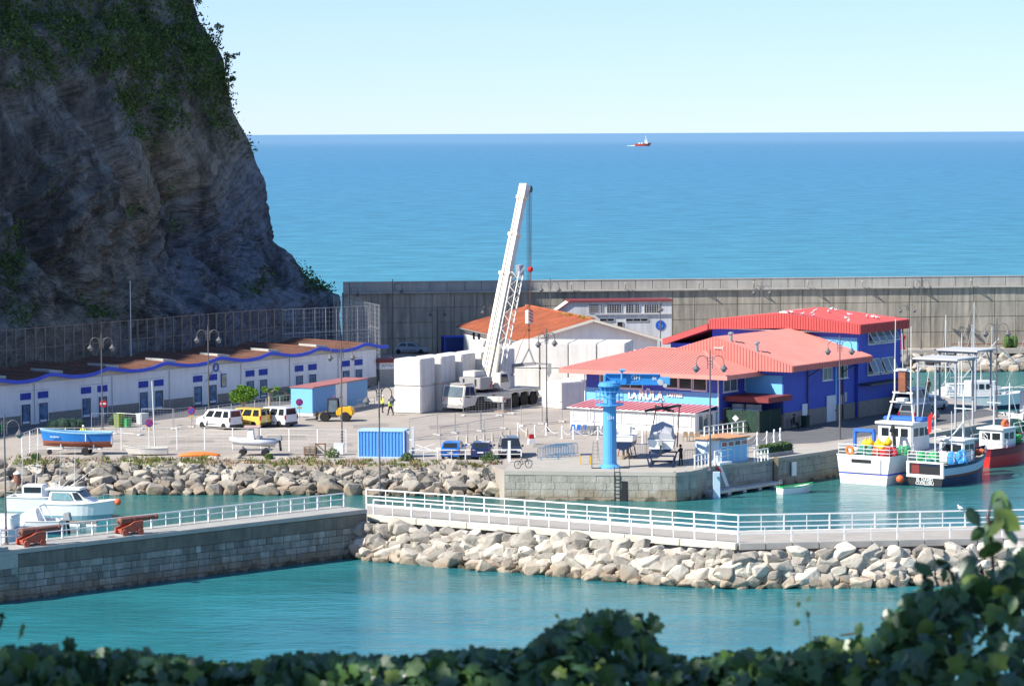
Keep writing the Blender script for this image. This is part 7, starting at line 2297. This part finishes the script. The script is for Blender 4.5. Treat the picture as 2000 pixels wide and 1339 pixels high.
# quay ladder, black block for the shaded wall recess, pontoon with post and hose stand
ql = thing('quay_ladder', 'black steel ladder fixed to the quay wall below the blue column', 'ladder', G(1206, 920.5), head(qe[0], qe[1]))
for x in (-.22, .22): MB().bar((x, -.32, -2.6), (x, -.32, .5), .05).build('stile', DARK, ql)
for k in range(9): MB().bar((-.22, -.32, -2.4 + .3 * k), (.22, -.32, -2.4 + .3 * k), .035).build('rung', DARK, ql)
rf_ = MB().box(-.24, .24, -.36, -.1, -2.5, -.75).build('recess_shade', BLACK, None, bevel=.03); rf_.location = G(1220, 920.6); rf_.rotation_euler = (0, 0, head(qe[0], qe[1])); tag(rf_, 'black block standing for the shaded quay wall recess right of the ladder', 'fender')  # black box stands in for the shade inside a wall recess
pa_, pb_ = GW(1392, 972), GW(1528, 950)
po = thing('floating_pontoon', 'pale floating pontoon with white floats below the quay corner', 'pontoon', pa_, head(pa_, pb_))
PLn = (pb_ - pa_).length
for k in range(int(PLn / .42)): MB().box(k * .42, k * .42 + .4, 0, 2.1, .42, .5).build('plank', LGREY, po)
MB().box(0, PLn, -.03, .05, .25, .5).box(0, PLn, 2.05, 2.13, .25, .5).box(-.03, .05, .05, 2.05, .25, .5).build('edge_beam', STEEL, po)
for k in range(5): MB().tube((.6 + k * (PLn - 1.2) / 4, .3, .05), (.6 + k * (PLn - 1.2) / 4, 1.8, .05), .26, n=10).build('float', WHITE, po)
fp = Fr(pa_, head(pa_, pb_))
o = MB().box(-.3, .3, -.22, .22, -.5, 2.2).build('guide_post', pm('post_pale_blue', (.45, .6, .7), .5, var=.05), None, bevel=.03); q = GW(1401, 975); o.location = (q.x, q.y + .9, 0); tag(o, 'tall pale blue guide post of the pontoon', 'guide post')
hsn = thing('fuel_stand', 'white slanted stand with coiled hose on the pontoon', 'fuel stand', fp.W((3.4, 1.2, .5)), head(pa_, pb_))
MB().extr([(-1.1, -.2, 1.9), (-.7, -.2, 1.95), (.5, -.2, .05), (.0, -.2, .05)], (0, .5, 0)).box(-1.15, .7, -.35, .45, 1.95, 2.15).bar((.6, 0, 0), (.6, 0, 1.95), .12).build('frame', HULLW, hsn)
o = MB(); 
for k in range(3): o.path([(.38 * math.cos(a), 0, .38 * math.sin(a)) for a in [j * math.pi / 6 for j in range(13)]], .05, 5)
o = o.build('hose_coil', CREAM, hsn); o.location = (.75, -.35, .75)
lb_ = MB().ring(.24, .4, .14, 14).build('lifebuoy', REDP); lb_.location = fp.W((2.0, 1.0, 1.95)); lb_.rotation_euler = (R(80), 0, .3); tag(lb_, 'red lifebuoy hung beside the pontoon hose stand', 'lifebuoy')
o = MB().bar((0, 0, -2.6), (0, 0, .1), .35).build('timber_pile', WOOD); q = G(1512, 894); o.location = (q.x + .15, q.y - .25, Q); tag(o, 'square timber fender pile against the quay wall under the hedge', 'pile')
o = MB().box(-.35, .35, -.05, .05, -1.7, -.5).build('wall_notice', WHITE); q = G(1544, 889.5); o.location = (q.x + .28, q.y - .2, Q); o.rotation_euler = (0, 0, hbt); tag(o, 'white notice plate fixed on the stone quay wall', 'notice')

# portal frames on the quay tip
def portal(px, py, w_, d_, h, lab, rz=hbt):
    b = G(px, py); t = thing('steel_portal', lab, 'steel frame', b, rz)
    PG = pm('portal_grey', (.36, .38, .42), .5, var=.12)
    for x in (0, d_):
        for y in (0, w_): MB().bar((x, y, 0), (x, y, h), .16).build('column', PG, t)
    MB().bar((0, -.2, h), (0, w_ + .2, h), .2).bar((d_, -.2, h), (d_, w_ + .2, h), .2).bar((0, 0, h - .5), (0, w_, h - .5), .1).bar((0, 0, h - 1.2), (0, .9, h), .09).bar((0, w_, h - 1.2), (0, w_ - .9, h), .09).bar((d_, 0, h - 1.2), (d_ - .9, 0, h), .09).build('beam', PG, t)
    MB().box(-.4, d_ + .4, -.4, w_ + .4, h + .1, h + .26).build('roof', LGREY, t)
    return t
portal(1866, 835, 4.0, 3.4, 6.2, 'grey steel portal frame with flat roof on the boat side of the quay tip')
portal(1905, 803, 4.0, 3.2, 5.8, 'taller looking grey steel portal frame behind the first on the quay tip')

# signs
def sign(px, py, h, lab, kind):
    b = G(px, py); t = thing('road_sign', lab, 'road sign', b, rnd.uniform(-.15, .15))
    MB().tube((0, 0, 0), (0, 0, h), .035, n=6).build('pole', STEEL, t)
    def disc(r_, y, mt, nm, par):
        o = MB().lathe([(.01, 0), (r_, 0), (r_, .02), (.01, .02)], n=18).build(nm, mt, par); o.location = (0, y, h - .05); o.rotation_euler = (R(90), 0, 0); return o
    d = disc(.36, -.04, REDP, 'disc', t)
    if kind == 'entry': MB().box(-.26, .26, -.085, -.065, h - .12, h + .02).build('bar', WHITE, t)
    else:
        disc(.28, -.065, SIGNB, 'face', t); MB().bar((-.2, -.095, h + .15), (.2, -.095, h - .25), .02, .07).build('slash', REDP, t)
        if kind == 'x': MB().bar((.2, -.097, h + .15), (-.2, -.097, h - .25), .02, .07).build('slash', REDP, t)
        MB().box(-.26, .26, -.06, -.04, h - .72, h - .48).build('plate', pm('plate_tan', (.55, .42, .2), .6), t)
sign(202, 834, 2.3, 'red no entry sign beside a lamp post before the long store', 'entry')
sign(292, 868, 2.0, 'blue and red no stopping sign beside the leaning white pole', 'x')
sign(374, 838, 1.8, 'blue and red no parking sign just left of the white van', 'p')
sign(585, 818, 1.7, 'blue and red no stopping sign in front of the site cabin end', 'x')

# ---------------------------------------------------------------- trees in the yard
TLEAF = pm('plane_tree_leaves', (.16, .3, .035), .7, var=.45, vs=2.2, trans=.35)
TLEAF2 = pm('plane_tree_leaves_dark', (.09, .2, .025), .7, var=.4, vs=2.2, trans=.3)
BARK = pm('pale_bark', (.38, .32, .24), .9, var=.2)
def tree(px, py, h, crowns, lab, trunk_h, seed):
    r_ = random.Random(seed); b = G(px, py)
    t = thing('plane_tree', lab, 'tree', b, 0)
    tr = MB().path([(0, 0, -.05), (.02, 0, trunk_h * .5), (0, 0, trunk_h)], [.17, .14, .13], 9).build('trunk', BARK, t)
    mb = MB()
    for c, rad in crowns:
        mb.path([(0, 0, trunk_h - .1), (c[0] * .45, c[1] * .45, trunk_h + (c[2] - trunk_h) * .45), c], [.1, .07, .03], 6)
    mb.build('limbs', BARK, t)
    m1, m2 = MB(), MB()
    for c, rad in crowns:
        for k in range(int(520 * rad ** 2)):
            d = V3((r_.gauss(0, 1), r_.gauss(0, 1), r_.gauss(0, 1))).normalized() * (r_.random() ** .35) * rad
            p = V3(c) + V3((d.x, d.y, d.z * .75)); a = V3((r_.gauss(0, 1), r_.gauss(0, 1), r_.gauss(0, 1) - .3)).normalized(); b_ = a.cross(V3((r_.gauss(0, 1), r_.gauss(0, 1), r_.gauss(0, 1)))).normalized()
            s = r_.uniform(.07, .15); m_ = m1 if r_.random() < .6 else m2
            m_.add([p - a * s, p + b_ * s * .7, p + a * s, p - b_ * s * .7], [(0, 1, 2, 3)])
    m1.build('crown', TLEAF, t, recalc=False); m2.build('crown', TLEAF2, t, recalc=False)
tree(476, 814, 3.4, [((-.7, 0, 2.2), .75), ((.1, .1, 2.5), .85), ((.8, 0, 2.25), .7), ((-.3, -.4, 1.9), .6), ((.5, -.4, 1.95), .6), ((-.9, .2, 1.75), .5), ((-.2, .4, 2.75), .6), ((.9, .3, 2.5), .5)], 'round crowned bright green tree behind the parked vans', 1.3, 1)
tree(526, 806, 3.0, [((-.45, 0, 2.35), .42), ((.75, .1, 2.4), .4), ((.1, .1, 2.1), .25)], 'pollarded tree with two small leafy knobs on a bare pale trunk', 2.0, 2)

# ---------------------------------------------------------------- clutter before the long store
rr = random.Random(21)
for i, (px, py, s_, mt, lab) in enumerate(((118, 842, (1.6, .7, 1.3), DGREEN, 'large dark net pile between the first door pairs of the store'), (140, 839, (1.4, .7, 1.1), DGREEN, 'second dark net pile against the store wall'), (230, 829, (1.2, .6, 1.0), DGREEN, 'dark net pile right of the second door pair'),
                                          (262, 824, (.9, .5, .8), BLACK, 'black rope heap beside the white crate cage'), (545, 783, (1.1, .6, .9), DGREEN, 'dark net pile behind the pollarded tree'), (560, 779, (.9, .6, .8), BLACK, 'black net pile next to the green bin'))):
    heap('net_pile', lab, 'net pile', G(px, py), s_, mt, 50 + i, 'net piles along the store')
def crate(px, py, w_, h, mat, lab, nm='fish_bin'):
    t = thing(nm, lab, 'fish bin', G(px, py), head(SA, SB))
    MB().hexa([(-w_ * .9, -w_ * .7, 0), (w_ * .9, -w_ * .7, 0), (w_ * .9, w_ * .7, 0), (-w_ * .9, w_ * .7, 0), (-w_, -w_ * .8, h), (w_, -w_ * .8, h), (w_, w_ * .8, h), (-w_, w_ * .8, h)]).build('tub', mat, t, bevel=.03)
    MB().box(-w_ * 1.05, w_ * 1.05, -w_ * .85, w_ * .85, h, h + .06).build('rim', mat, t)
crate(233, 834, .45, 1.3, pm('bin_olive', (.2, .28, .05), .6, var=.2), 'tall olive green fish bin among dark nets')
crate(248, 834, .35, .8, GREEN, 'low bright green fish bin beside the olive bin')
crate(278, 828, .5, 1.0, pm('cage_white', (.5, .55, .58), .6, var=.3, vs=6), 'white caged tank against the store dado', 'cage_tank')
crate(2, 842, .4, .6, GREEN, 'green fish bin at the near end of the store')
crate(568, 776, .3, .8, GREEN, 'green fish bin by the end of the store beside the cabin')
# pallets and boxes in the boat yard
pal = thing('pallet_stack', 'stack of weathered wooden pallets by the yard fence', 'pallets', G(605, 889), .05)
for k in range(5):
    for x in (-.45, 0, .45): MB().box(x - .06, x + .06, -.4, .4, k * .16, k * .16 + .08).build('bearer', WOOD, pal)
    for y in (-.34, -.12, .12, .34): MB().box(-.55, .55, y - .06, y + .06, k * .16 + .082, k * .16 + .11).build('slat', WOOD, pal)
o = thing('open_rack', 'open rust coloured timber frame beside the pallet stack', 'frame', G(626, 889), 0)
MB().bar((-.4, 0, 0), (-.4, 0, 1.0), .09).bar((.4, 0, 0), (.4, 0, 1.0), .09).bar((-.45, 0, 1.0), (.45, 0, 1.0), .09).bar((-.4, .5, 0), (-.4, .5, 1.0), .09).bar((.4, .5, 0), (.4, .5, 1.0), .09).bar((-.4, 0, 1.0), (-.4, .5, 1.0), .08).bar((.4, 0, 1), (.4, .5, 1), .08).build('frame', RUST, o); MB().box(-.36, .36, .42, .46, .1, .9).build('panel', CREAM, o)
o = thing('white_cabinet', 'white plastic cabinet at the foot of a lamp post by the yard fence', 'cabinet', G(662, 888), 0)
MB().box(-.42, .42, -.3, .3, .05, .95).build('body', WHITE, o, bevel=.04); MB().box(-.38, .38, -.32, -.3, .1, .9).build('door', WALLW, o); MB().box(-.44, .44, -.32, .32, .95, 1.0).build('lid', WHITE, o)
# terrace furniture before the annex
for i, (px, py, mt, lab) in enumerate(((1130, 848, CARB, 'blue folded umbrella and chair stack at the annex left end'), (1150, 850, GREYP, 'dark stacked terrace chairs before the annex'), (1168, 850, GREYP, 'dark stacked terrace chairs right of the blue stack'), (1225, 854, GREYP, 'dark terrace chairs just right of the blue column'), (1350, 862, WOOD, 'brown terrace table near the annex right end'))):
    t = thing('terrace_furniture', lab, 'furniture', G(px, py), rr.uniform(-.4, .4))
    for k in range(3):
        x = (k - 1) * .55
        MB().box(x - .2, x + .2, -.2, .2, .42, .48).box(x - .2, x + .2, .17, .22, .48, .9).build('seat', mt, t)
        for sx2 in (-.17, .17):
            for sy in (-.17, .17): MB().bar((x + sx2, sy, 0), (x + sx2, sy, .42), .035).build('leg', mt, t)

# ---------------------------------------------------------------- people
def person(loc, rz, lab, top, legs, pose='stand', hat=None, h=1.75, skin=SKIN, sit=False):
    """one continuous skinned body; clothing colours by zone"""
    k = h / 1.75
    J = {'pel': (0, 0, .95), 'che': (.02, 0, 1.25), 'nec': (.03, 0, 1.47), 'hea': (.05, 0, 1.62), 'top': (.05, 0, 1.72)}
    E = [('pel', 'che'), ('che', 'nec'), ('nec', 'hea'), ('hea', 'top')]
    Rd = {'pel': .16, 'che': .175, 'nec': .065, 'hea': .1, 'top': .075}
    for s, n in ((1, 'l'), (-1, 'r')):
        st_ = .16 * s if pose == 'walk' else .04 * s
        J.update({'hip' + n: (0, .09 * s, .9), 'kne' + n: (.02 + st_, .1 * s, .5), 'ank' + n: (st_ * 1.6 - .02, .1 * s, .09), 'toe' + n: (st_ * 1.6 + .15, .11 * s, .04),
                  'sho' + n: (.02, .2 * s, 1.4), 'elb' + n: (-.02 if pose != 'work' else .16, .27 * s, 1.14), 'wri' + n: (.1 if pose != 'work' else .38, .25 * s, .92 if pose != 'work' else 1.15), 'han' + n: (.14 if pose != 'work' else .47, .24 * s, .83 if pose != 'work' else 1.18)})
        if sit:
            J.update({'kne' + n: (.42, .12 * s, .52), 'ank' + n: (.45, .12 * s, .09), 'toe' + n: (.6, .12 * s, .04), 'hip' + n: (.05, .1 * s, .52)})
        E += [('pel', 'hip' + n), ('hip' + n, 'kne' + n), ('kne' + n, 'ank' + n), ('ank' + n, 'toe' + n), ('che', 'sho' + n), ('sho' + n, 'elb' + n), ('elb' + n, 'wri' + n), ('wri' + n, 'han' + n)]
        Rd.update({'hip' + n: .11, 'kne' + n: .075, 'ank' + n: .055, 'toe' + n: .05, 'sho' + n: .085, 'elb' + n: .06, 'wri' + n: .042, 'han' + n: .045})
    if sit:
        for q in ('pel', 'che', 'nec', 'hea', 'top', 'shol', 'shor', 'elbl', 'elbr', 'wril', 'wrir', 'hanl', 'hanr'):
            J[q] = (J[q][0], J[q][1], J[q][2] - .38)
    ks = list(J)
    me_ = bpy.data.meshes.new('body'); me_.from_pydata([tuple(c * k for c in J[q]) for q in ks], [(ks.index(a), ks.index(b)) for a, b in E], [])
    o = bpy.data.objects.new('body', me_); COL.objects.link(o)
    sm = o.modifiers.new('s', 'SKIN'); 
    for i, q in enumerate(ks):
        me_.skin_vertices[0].data[i].radius = (Rd[q] * k, Rd[q] * k * (1.0 if q not in ('pel', 'che') else .8)); me_.skin_vertices[0].data[i].use_root = (q == 'pel')
    su_ = o.modifiers.new('u', 'SUBSURF'); su_.levels = 1; su_.render_levels = 1
    dg = bpy.context.evaluated_depsgraph_get()
    m2 = bpy.data.meshes.new_from_object(o.evaluated_get(dg)); bpy.data.objects.remove(o)
    m2.materials.clear()
    for m_ in (top, legs, skin, BLACK): m2.materials.append(m_)
    dz = -.38 * k if sit else 0
    for f in m2.polygons:
        z = f.center.z / k; y = abs(f.center.y) / k
        f.use_smooth = True
        f.material_index = 2 if z > 1.5 + dz / k else (3 if z < .1 else (1 if z < .93 + dz / k and (y < .2) else (2 if (y > .2 and z < .93 + dz / k) else 0)))
    b = bpy.data.objects.new('person', m2); COL.objects.link(b); b.location = loc; b.rotation_euler = (0, 0, rz)
    tag(b, lab, 'person')
    hm_ = MB().ball((.05 * k, 0, (1.68 * k) + dz), (.125, .115, .115), 10, 7).build('helmet' if hat else 'hair', hat or CLOTHK, b, smooth=True)
    return b


person(G(747, 806), .5, 'worker in yellow hi vis vest and white helmet beside the stacked blocks', HIVIS, CLOTHK, 'stand', WHITE)
person(G(763, 811), 2.6, 'worker in yellow hi vis vest walking beside the nearest concrete block', HIVIS, CLOTHK, 'walk', WHITE)
person(G(163, 868), -1.4, 'worker in yellow vest and white helmet behind the blue wooden boat', HIVIS, GREYP, 'work', WHITE)
person(G(1330, 909), 2.4, 'person in dark clothes working beside the boat in the cradle', CLOTHK, CLOTHK, 'work')
person(G(1820, 838), -2.0, 'person in a red jacket standing on the quay above the fishing boats', CLOTHR, CARN, 'stand')
person(G(1813, 772), 1.0, 'person in dark clothes on the quay behind the silver hatchback', CLOTHK, CLOTHK, 'walk')
sp_ = fb.W((4.75, 5.9, 0))
person(sp_, RB + .3, 'person in black seated against the blue building beside the green bin', CLOTHK, CLOTHK, 'stand', None, 1.75, SKIN, True)
ch = thing('chair', 'small dark chair against the blue building plinth', 'chair', sp_, RB + .3)
MB().box(-.2, .25, -.22, .22, .4, .45).build('seat', DARK, ch); MB().box(-.24, -.2, -.22, .22, .45, .9).build('backrest', DARK, ch)
for x in (-.18, .22):
    for y in (-.2, .2): MB().bar((x, y, 0), (x, y, .4), .035).build('leg', DARK, ch)

# far promenade clutter and the gatehouse past the end of the store
heap('net_heap', 'green net heap on the far promenade against the sea wall', 'net', ZZ(AT(1972, 676, 410), Q), (1.1, .8, 1.9), BUSH, 91)
o = MB().bar((0, 0, .45), (11, 0, .45), .12).build('pipe_run', RUST); o.location = ZZ(AT(1858, 680, 410.5), Q); o.rotation_euler = (0, 0, .1); tag(o, 'long rusty pipe lying along the foot of the sunlit sea wall', 'pipe')
for k in range(5): MB().box(.4 + k * 2.5, .6 + k * 2.5, -.15, .15, 0, .4).build('support', CONCG, o)
bd2 = thing('mooring_bollard', 'red mooring bollard on the far promenade edge by the blue building', 'bollard', ZZ(AT(1762, 690, 407), Q))
MB().lathe([(.45, 0), (.45, .2), (.3, .3), (.28, 1.3), (.45, 1.5), (.45, 1.8), (.1, 1.95)], n=12).build('post', REDP, bd2)
gh = thing('gatehouse', 'small grey kiosk with white band and flat red roof past the store end', 'kiosk', G(742, 752), R(20))
MB().box(0, 1.9, 0, 2.2, 0, 1.75).build('wall', CONCG, gh); MB().box(-.02, 1.92, -.02, 2.22, 1.75, 2.5).build('white_band', WALLW, gh); MB().box(-.3, 2.3, -.3, 2.6, 2.5, 2.85).build('roof', CANO, gh)
MB().path([(.2, -.06, 2.0), (.35, -.06, 2.3), (.5, -.06, 2.0), (.7, -.06, 2.3), (.9, -.06, 2.05), (1.1, -.06, 2.3), (1.3, -.06, 2.0), (1.6, -.06, 2.25)], .03, 4).build('painted_scrawl', GREYP, gh)
# ================================================================ FOREGROUND: ivy hedge, shrub, unseen tree added for shade
IVY = pm('ivy_leaf', (.07, .15, .04), .38, var=.35, vs=9, trans=.22, spec=.5)
IVYL = pm('ivy_leaf_pale', (.17, .25, .05), .45, var=.3, vs=9, trans=.35)
IVYD = pm('ivy_leaf_dark', (.04, .095, .04), .35, var=.3, vs=9, trans=.12, spec=.5)
TWIG = pm('twig', (.1, .07, .04), .9, var=.2)
IVYS = [(0, -.5), (.18, -.62), (.52, -.5), (.42, -.12), (.62, .12), (.3, .25), (0, .75), (-.3, .25), (-.62, .12), (-.42, -.12), (-.52, -.5), (-.18, -.62)]
OVAL = [(0, -.55), (.28, -.4), (.45, -.05), (.4, .3), (.2, .6), (0, .8), (-.2, .6), (-.4, .3), (-.45, -.05), (-.28, -.4)]
def leaf_geo(shape, fold=.16):
    vs = [(0, 0, .02)] + [(x, y, -abs(x) * fold - max(0, y) * .12) for x, y in shape]
    n = len(shape)
    return vs, [(0, i + 1, (i + 1) % n + 1) for i in range(n)]
LG = [leaf_geo(IVYS), leaf_geo(OVAL)]
LM = {}
for i, g in enumerate(LG):
    for j, m_ in enumerate((IVY, IVYL, IVYD)):
        me_ = bpy.data.meshes.new('leaf'); me_.from_pydata(g[0], [], g[1]); me_.materials.append(m_); me_.update(); LM[i, j] = me_
topline = [(-60, 1262), (30, 1272), (70, 1262), (130, 1278), (250, 1275), (330, 1285), (420, 1302), (480, 1300), (560, 1285), (640, 1282), (760, 1290), (860, 1280), (960, 1270), (1010, 1278), (1060, 1252), (1100, 1222), (1150, 1205), (1200, 1198), (1250, 1215), (1280, 1262), (1340, 1300), (1400, 1285), (1480, 1278), (1560, 1280), (1600, 1248), (1650, 1262), (1700, 1255), (1740, 1225), (1765, 1185), (1790, 1150), (1830, 1165), (1870, 1140), (1900, 1110), (1930, 1150), (1965, 1100), (2000, 1080), (2060, 1060)]
def tl_(x):
    for (a, b), (c, d) in zip(topline[:-1], topline[1:]):
        if a <= x <= c: return b + (d - b) * (x - a) / (c - a)
    return 1280
r = random.Random(31)
HD = 11.4
hedge = thing('ivy_hedge', 'dark green ivy hedge running along the viewpoint edge', 'hedge', (0, HD, 27.75))
shrub = thing('leafy_shrub', 'tall broad leaved shrub rising at the right end of the ivy hedge', 'shrub', (1.62, HD - .3, 27.75))
mass = {(h_, j): MB() for h_ in (0, 1) for j in (0, 1, 2)}
singles = [0, 0]
def rotm():
    # leaves mostly face up and towards the light and the viewer
    n_ = (V3((r.gauss(-.1, .55), r.gauss(-.55, .5), r.gauss(.55, .45)))).normalized()
    y_ = V3((r.gauss(0, .6), r.gauss(0, .4), -1)); y_ = (y_ - n_ * y_.dot(n_)).normalized()
    x_ = y_.cross(n_)
    return Matrix((x_, y_, n_)).transposed()
def put(p, size, h_, shape, single):
    j = 1 if r.random() < .08 else (2 if r.random() < .45 else 0)
    m3 = rotm()
    root = (hedge, shrub)[h_]
    if single and singles[h_] < 290:
        singles[h_] += 1
        o = inst(LM[shape, j], 'leaf', root, p - root.location)
        o.rotation_euler = m3.to_euler(); o.scale = (size,) * 3
    else:
        g = LG[shape]
        mass[h_, j].add([p - root.location + m3 @ (V3(v) * size) for v in g[0]], g[1])
N = 0
for k in range(6200):
    x = r.uniform(-60, 2060)
    yt = tl_(x)
    dep = r.random() ** 1.3
    y = yt + 6 + abs(r.gauss(0, 1)) * 14 if k % 4 == 0 else yt + 10 + dep * (1400 - yt)
    D = HD + r.uniform(-.35, .5) - (y - yt) * .0035
    p = AT(x, y, D)
    h_ = 1 if x > 1745 and y < 1290 else 0
    put(p, r.uniform(.038, .07), h_, 0 if h_ == 0 or r.random() < .5 else 1, y < yt + 26 or (k % 9 == 0))
# taller sprigs
def sprig(pts, n, size, h_, th=.007):
    w_ = [AT(x, y, HD + r.uniform(-.05, .05)) for x, y in pts]
    root = (hedge, shrub)[h_]
    MB().path([q - root.location for q in w_], [th] * (len(w_) - 1) + [th * .5], 5).build('stem', TWIG, root)
    for k in range(n):
        t = (k + .6) / n * (len(w_) - 1); i = min(int(t), len(w_) - 2)
        p = w_[i].lerp(w_[i + 1], t - i) + V3((r.gauss(0, .03), r.gauss(0, .03), r.gauss(0, .02)))
        put(p, size * r.uniform(.75, 1.15), h_, 1 if h_ else 0, True)
sprig([(1945, 1180), (1938, 1080), (1930, 1010), (1940, 962)], 7, .072, 1)
for x, y, s_ in ((1935, 1068, .1), (1900, 1005, .06), (1963, 1012, .085), (1945, 1025, .07), (1912, 1040, .05), (1985, 1090, .08), (1890, 1100, .07)):
    put(AT(x, y, HD - .3), s_, 1, 1, True)
sprig([(1830, 1200), (1815, 1150), (1800, 1100)], 7, .06, 1); sprig([(1760, 1260), (1745, 1215), (1720, 1205)], 5, .055, 1); sprig([(1690, 1280), (1680, 1235), (1640, 1240)], 4, .045, 1)
sprig([(1870, 1190), (1860, 1120), (1835, 1095)], 6, .06, 1); sprig([(1975, 1200), (1985, 1120), (2005, 1060)], 7, .07, 1)
sprig([(1150, 1240), (1152, 1205), (1145, 1188)], 3, .045, 0); sprig([(1265, 1260), (1275, 1228), (1290, 1222)], 3, .045, 0); sprig([(1585, 1280), (1580, 1215), (1575, 1190)], 6, .022, 0, .002); sprig([(130, 1300), (135, 1270), (130, 1258)], 3, .055, 0); sprig([(275, 1310), (272, 1280), (265, 1268)], 3, .05, 0); sprig([(1090, 1240), (1095, 1215), (1092, 1205)], 5, .02, 0, .002)
sprig([(-20, 1260), (2, 1215), (6, 1195)], 3, .055, 0); sprig([(-20, 1150), (-5, 1125), (2, 1118)], 2, .05, 0)
for (h_, j), mb in mass.items():
    mb.build('foliage', (IVY, IVYL, IVYD)[j], (hedge, shrub)[h_], recalc=False, kind='stuff')
mb = MB()
for k in range(46):
    x = r.uniform(-1.85, 1.85); mb.path([(x, r.uniform(-.1, .2), -.05), (x + r.gauss(0, .06), r.uniform(-.1, .15), .25), (x + r.gauss(0, .12), r.uniform(-.1, .1), .5)], [.012, .009, .005], 5)
mb.build('stems', TWIG, hedge)
mb = MB()
for k in range(9):
    x = r.uniform(-.1, .3); mb.path([(x, .1, -.05), (x + r.gauss(0, .06), .1, .4), (x + r.gauss(0, .1), .1, .75)], [.014, .01, .006], 5)
mb.build('stems', TWIG, shrub)

# an unseen tree added up-sun to put the hedge in shade
tcx = V3((0, HD, 28.6)) + to_sun * 9.0
tb_ = V3((tcx.x - 1.0, tcx.y - 1.0, 28.4))
ot = thing('shade_tree', 'unseen evergreen tree beside the viewpoint, added to shade the hedge', 'tree', tb_)
MB().path([(0, 0, -.6), (.2, .2, 2.4), (.6, .6, tcx.z - 28.4 - .5)], [.3, .24, .15], 9).build('trunk', BARK, ot)
cm = MB(); r2 = random.Random(6)
lm = MB()
for k in range(15):
    c = V3((1 + r2.gauss(0, 1.25), 1 + r2.gauss(0, 1.25), tcx.z - 28.4 + r2.gauss(0, .7)))
    lm.path([(.4, .4, tcx.z - 29.6), (c + V3((.4, .4, tcx.z - 29.6))) / 2, c], [.09, .06, .03], 5)
    leaf_ball(cm, c, 1.05, 150, .16, r2, .7)
lm.build('limbs', BARK, ot)
cm.build('crown', IVYD, ot, recalc=False)
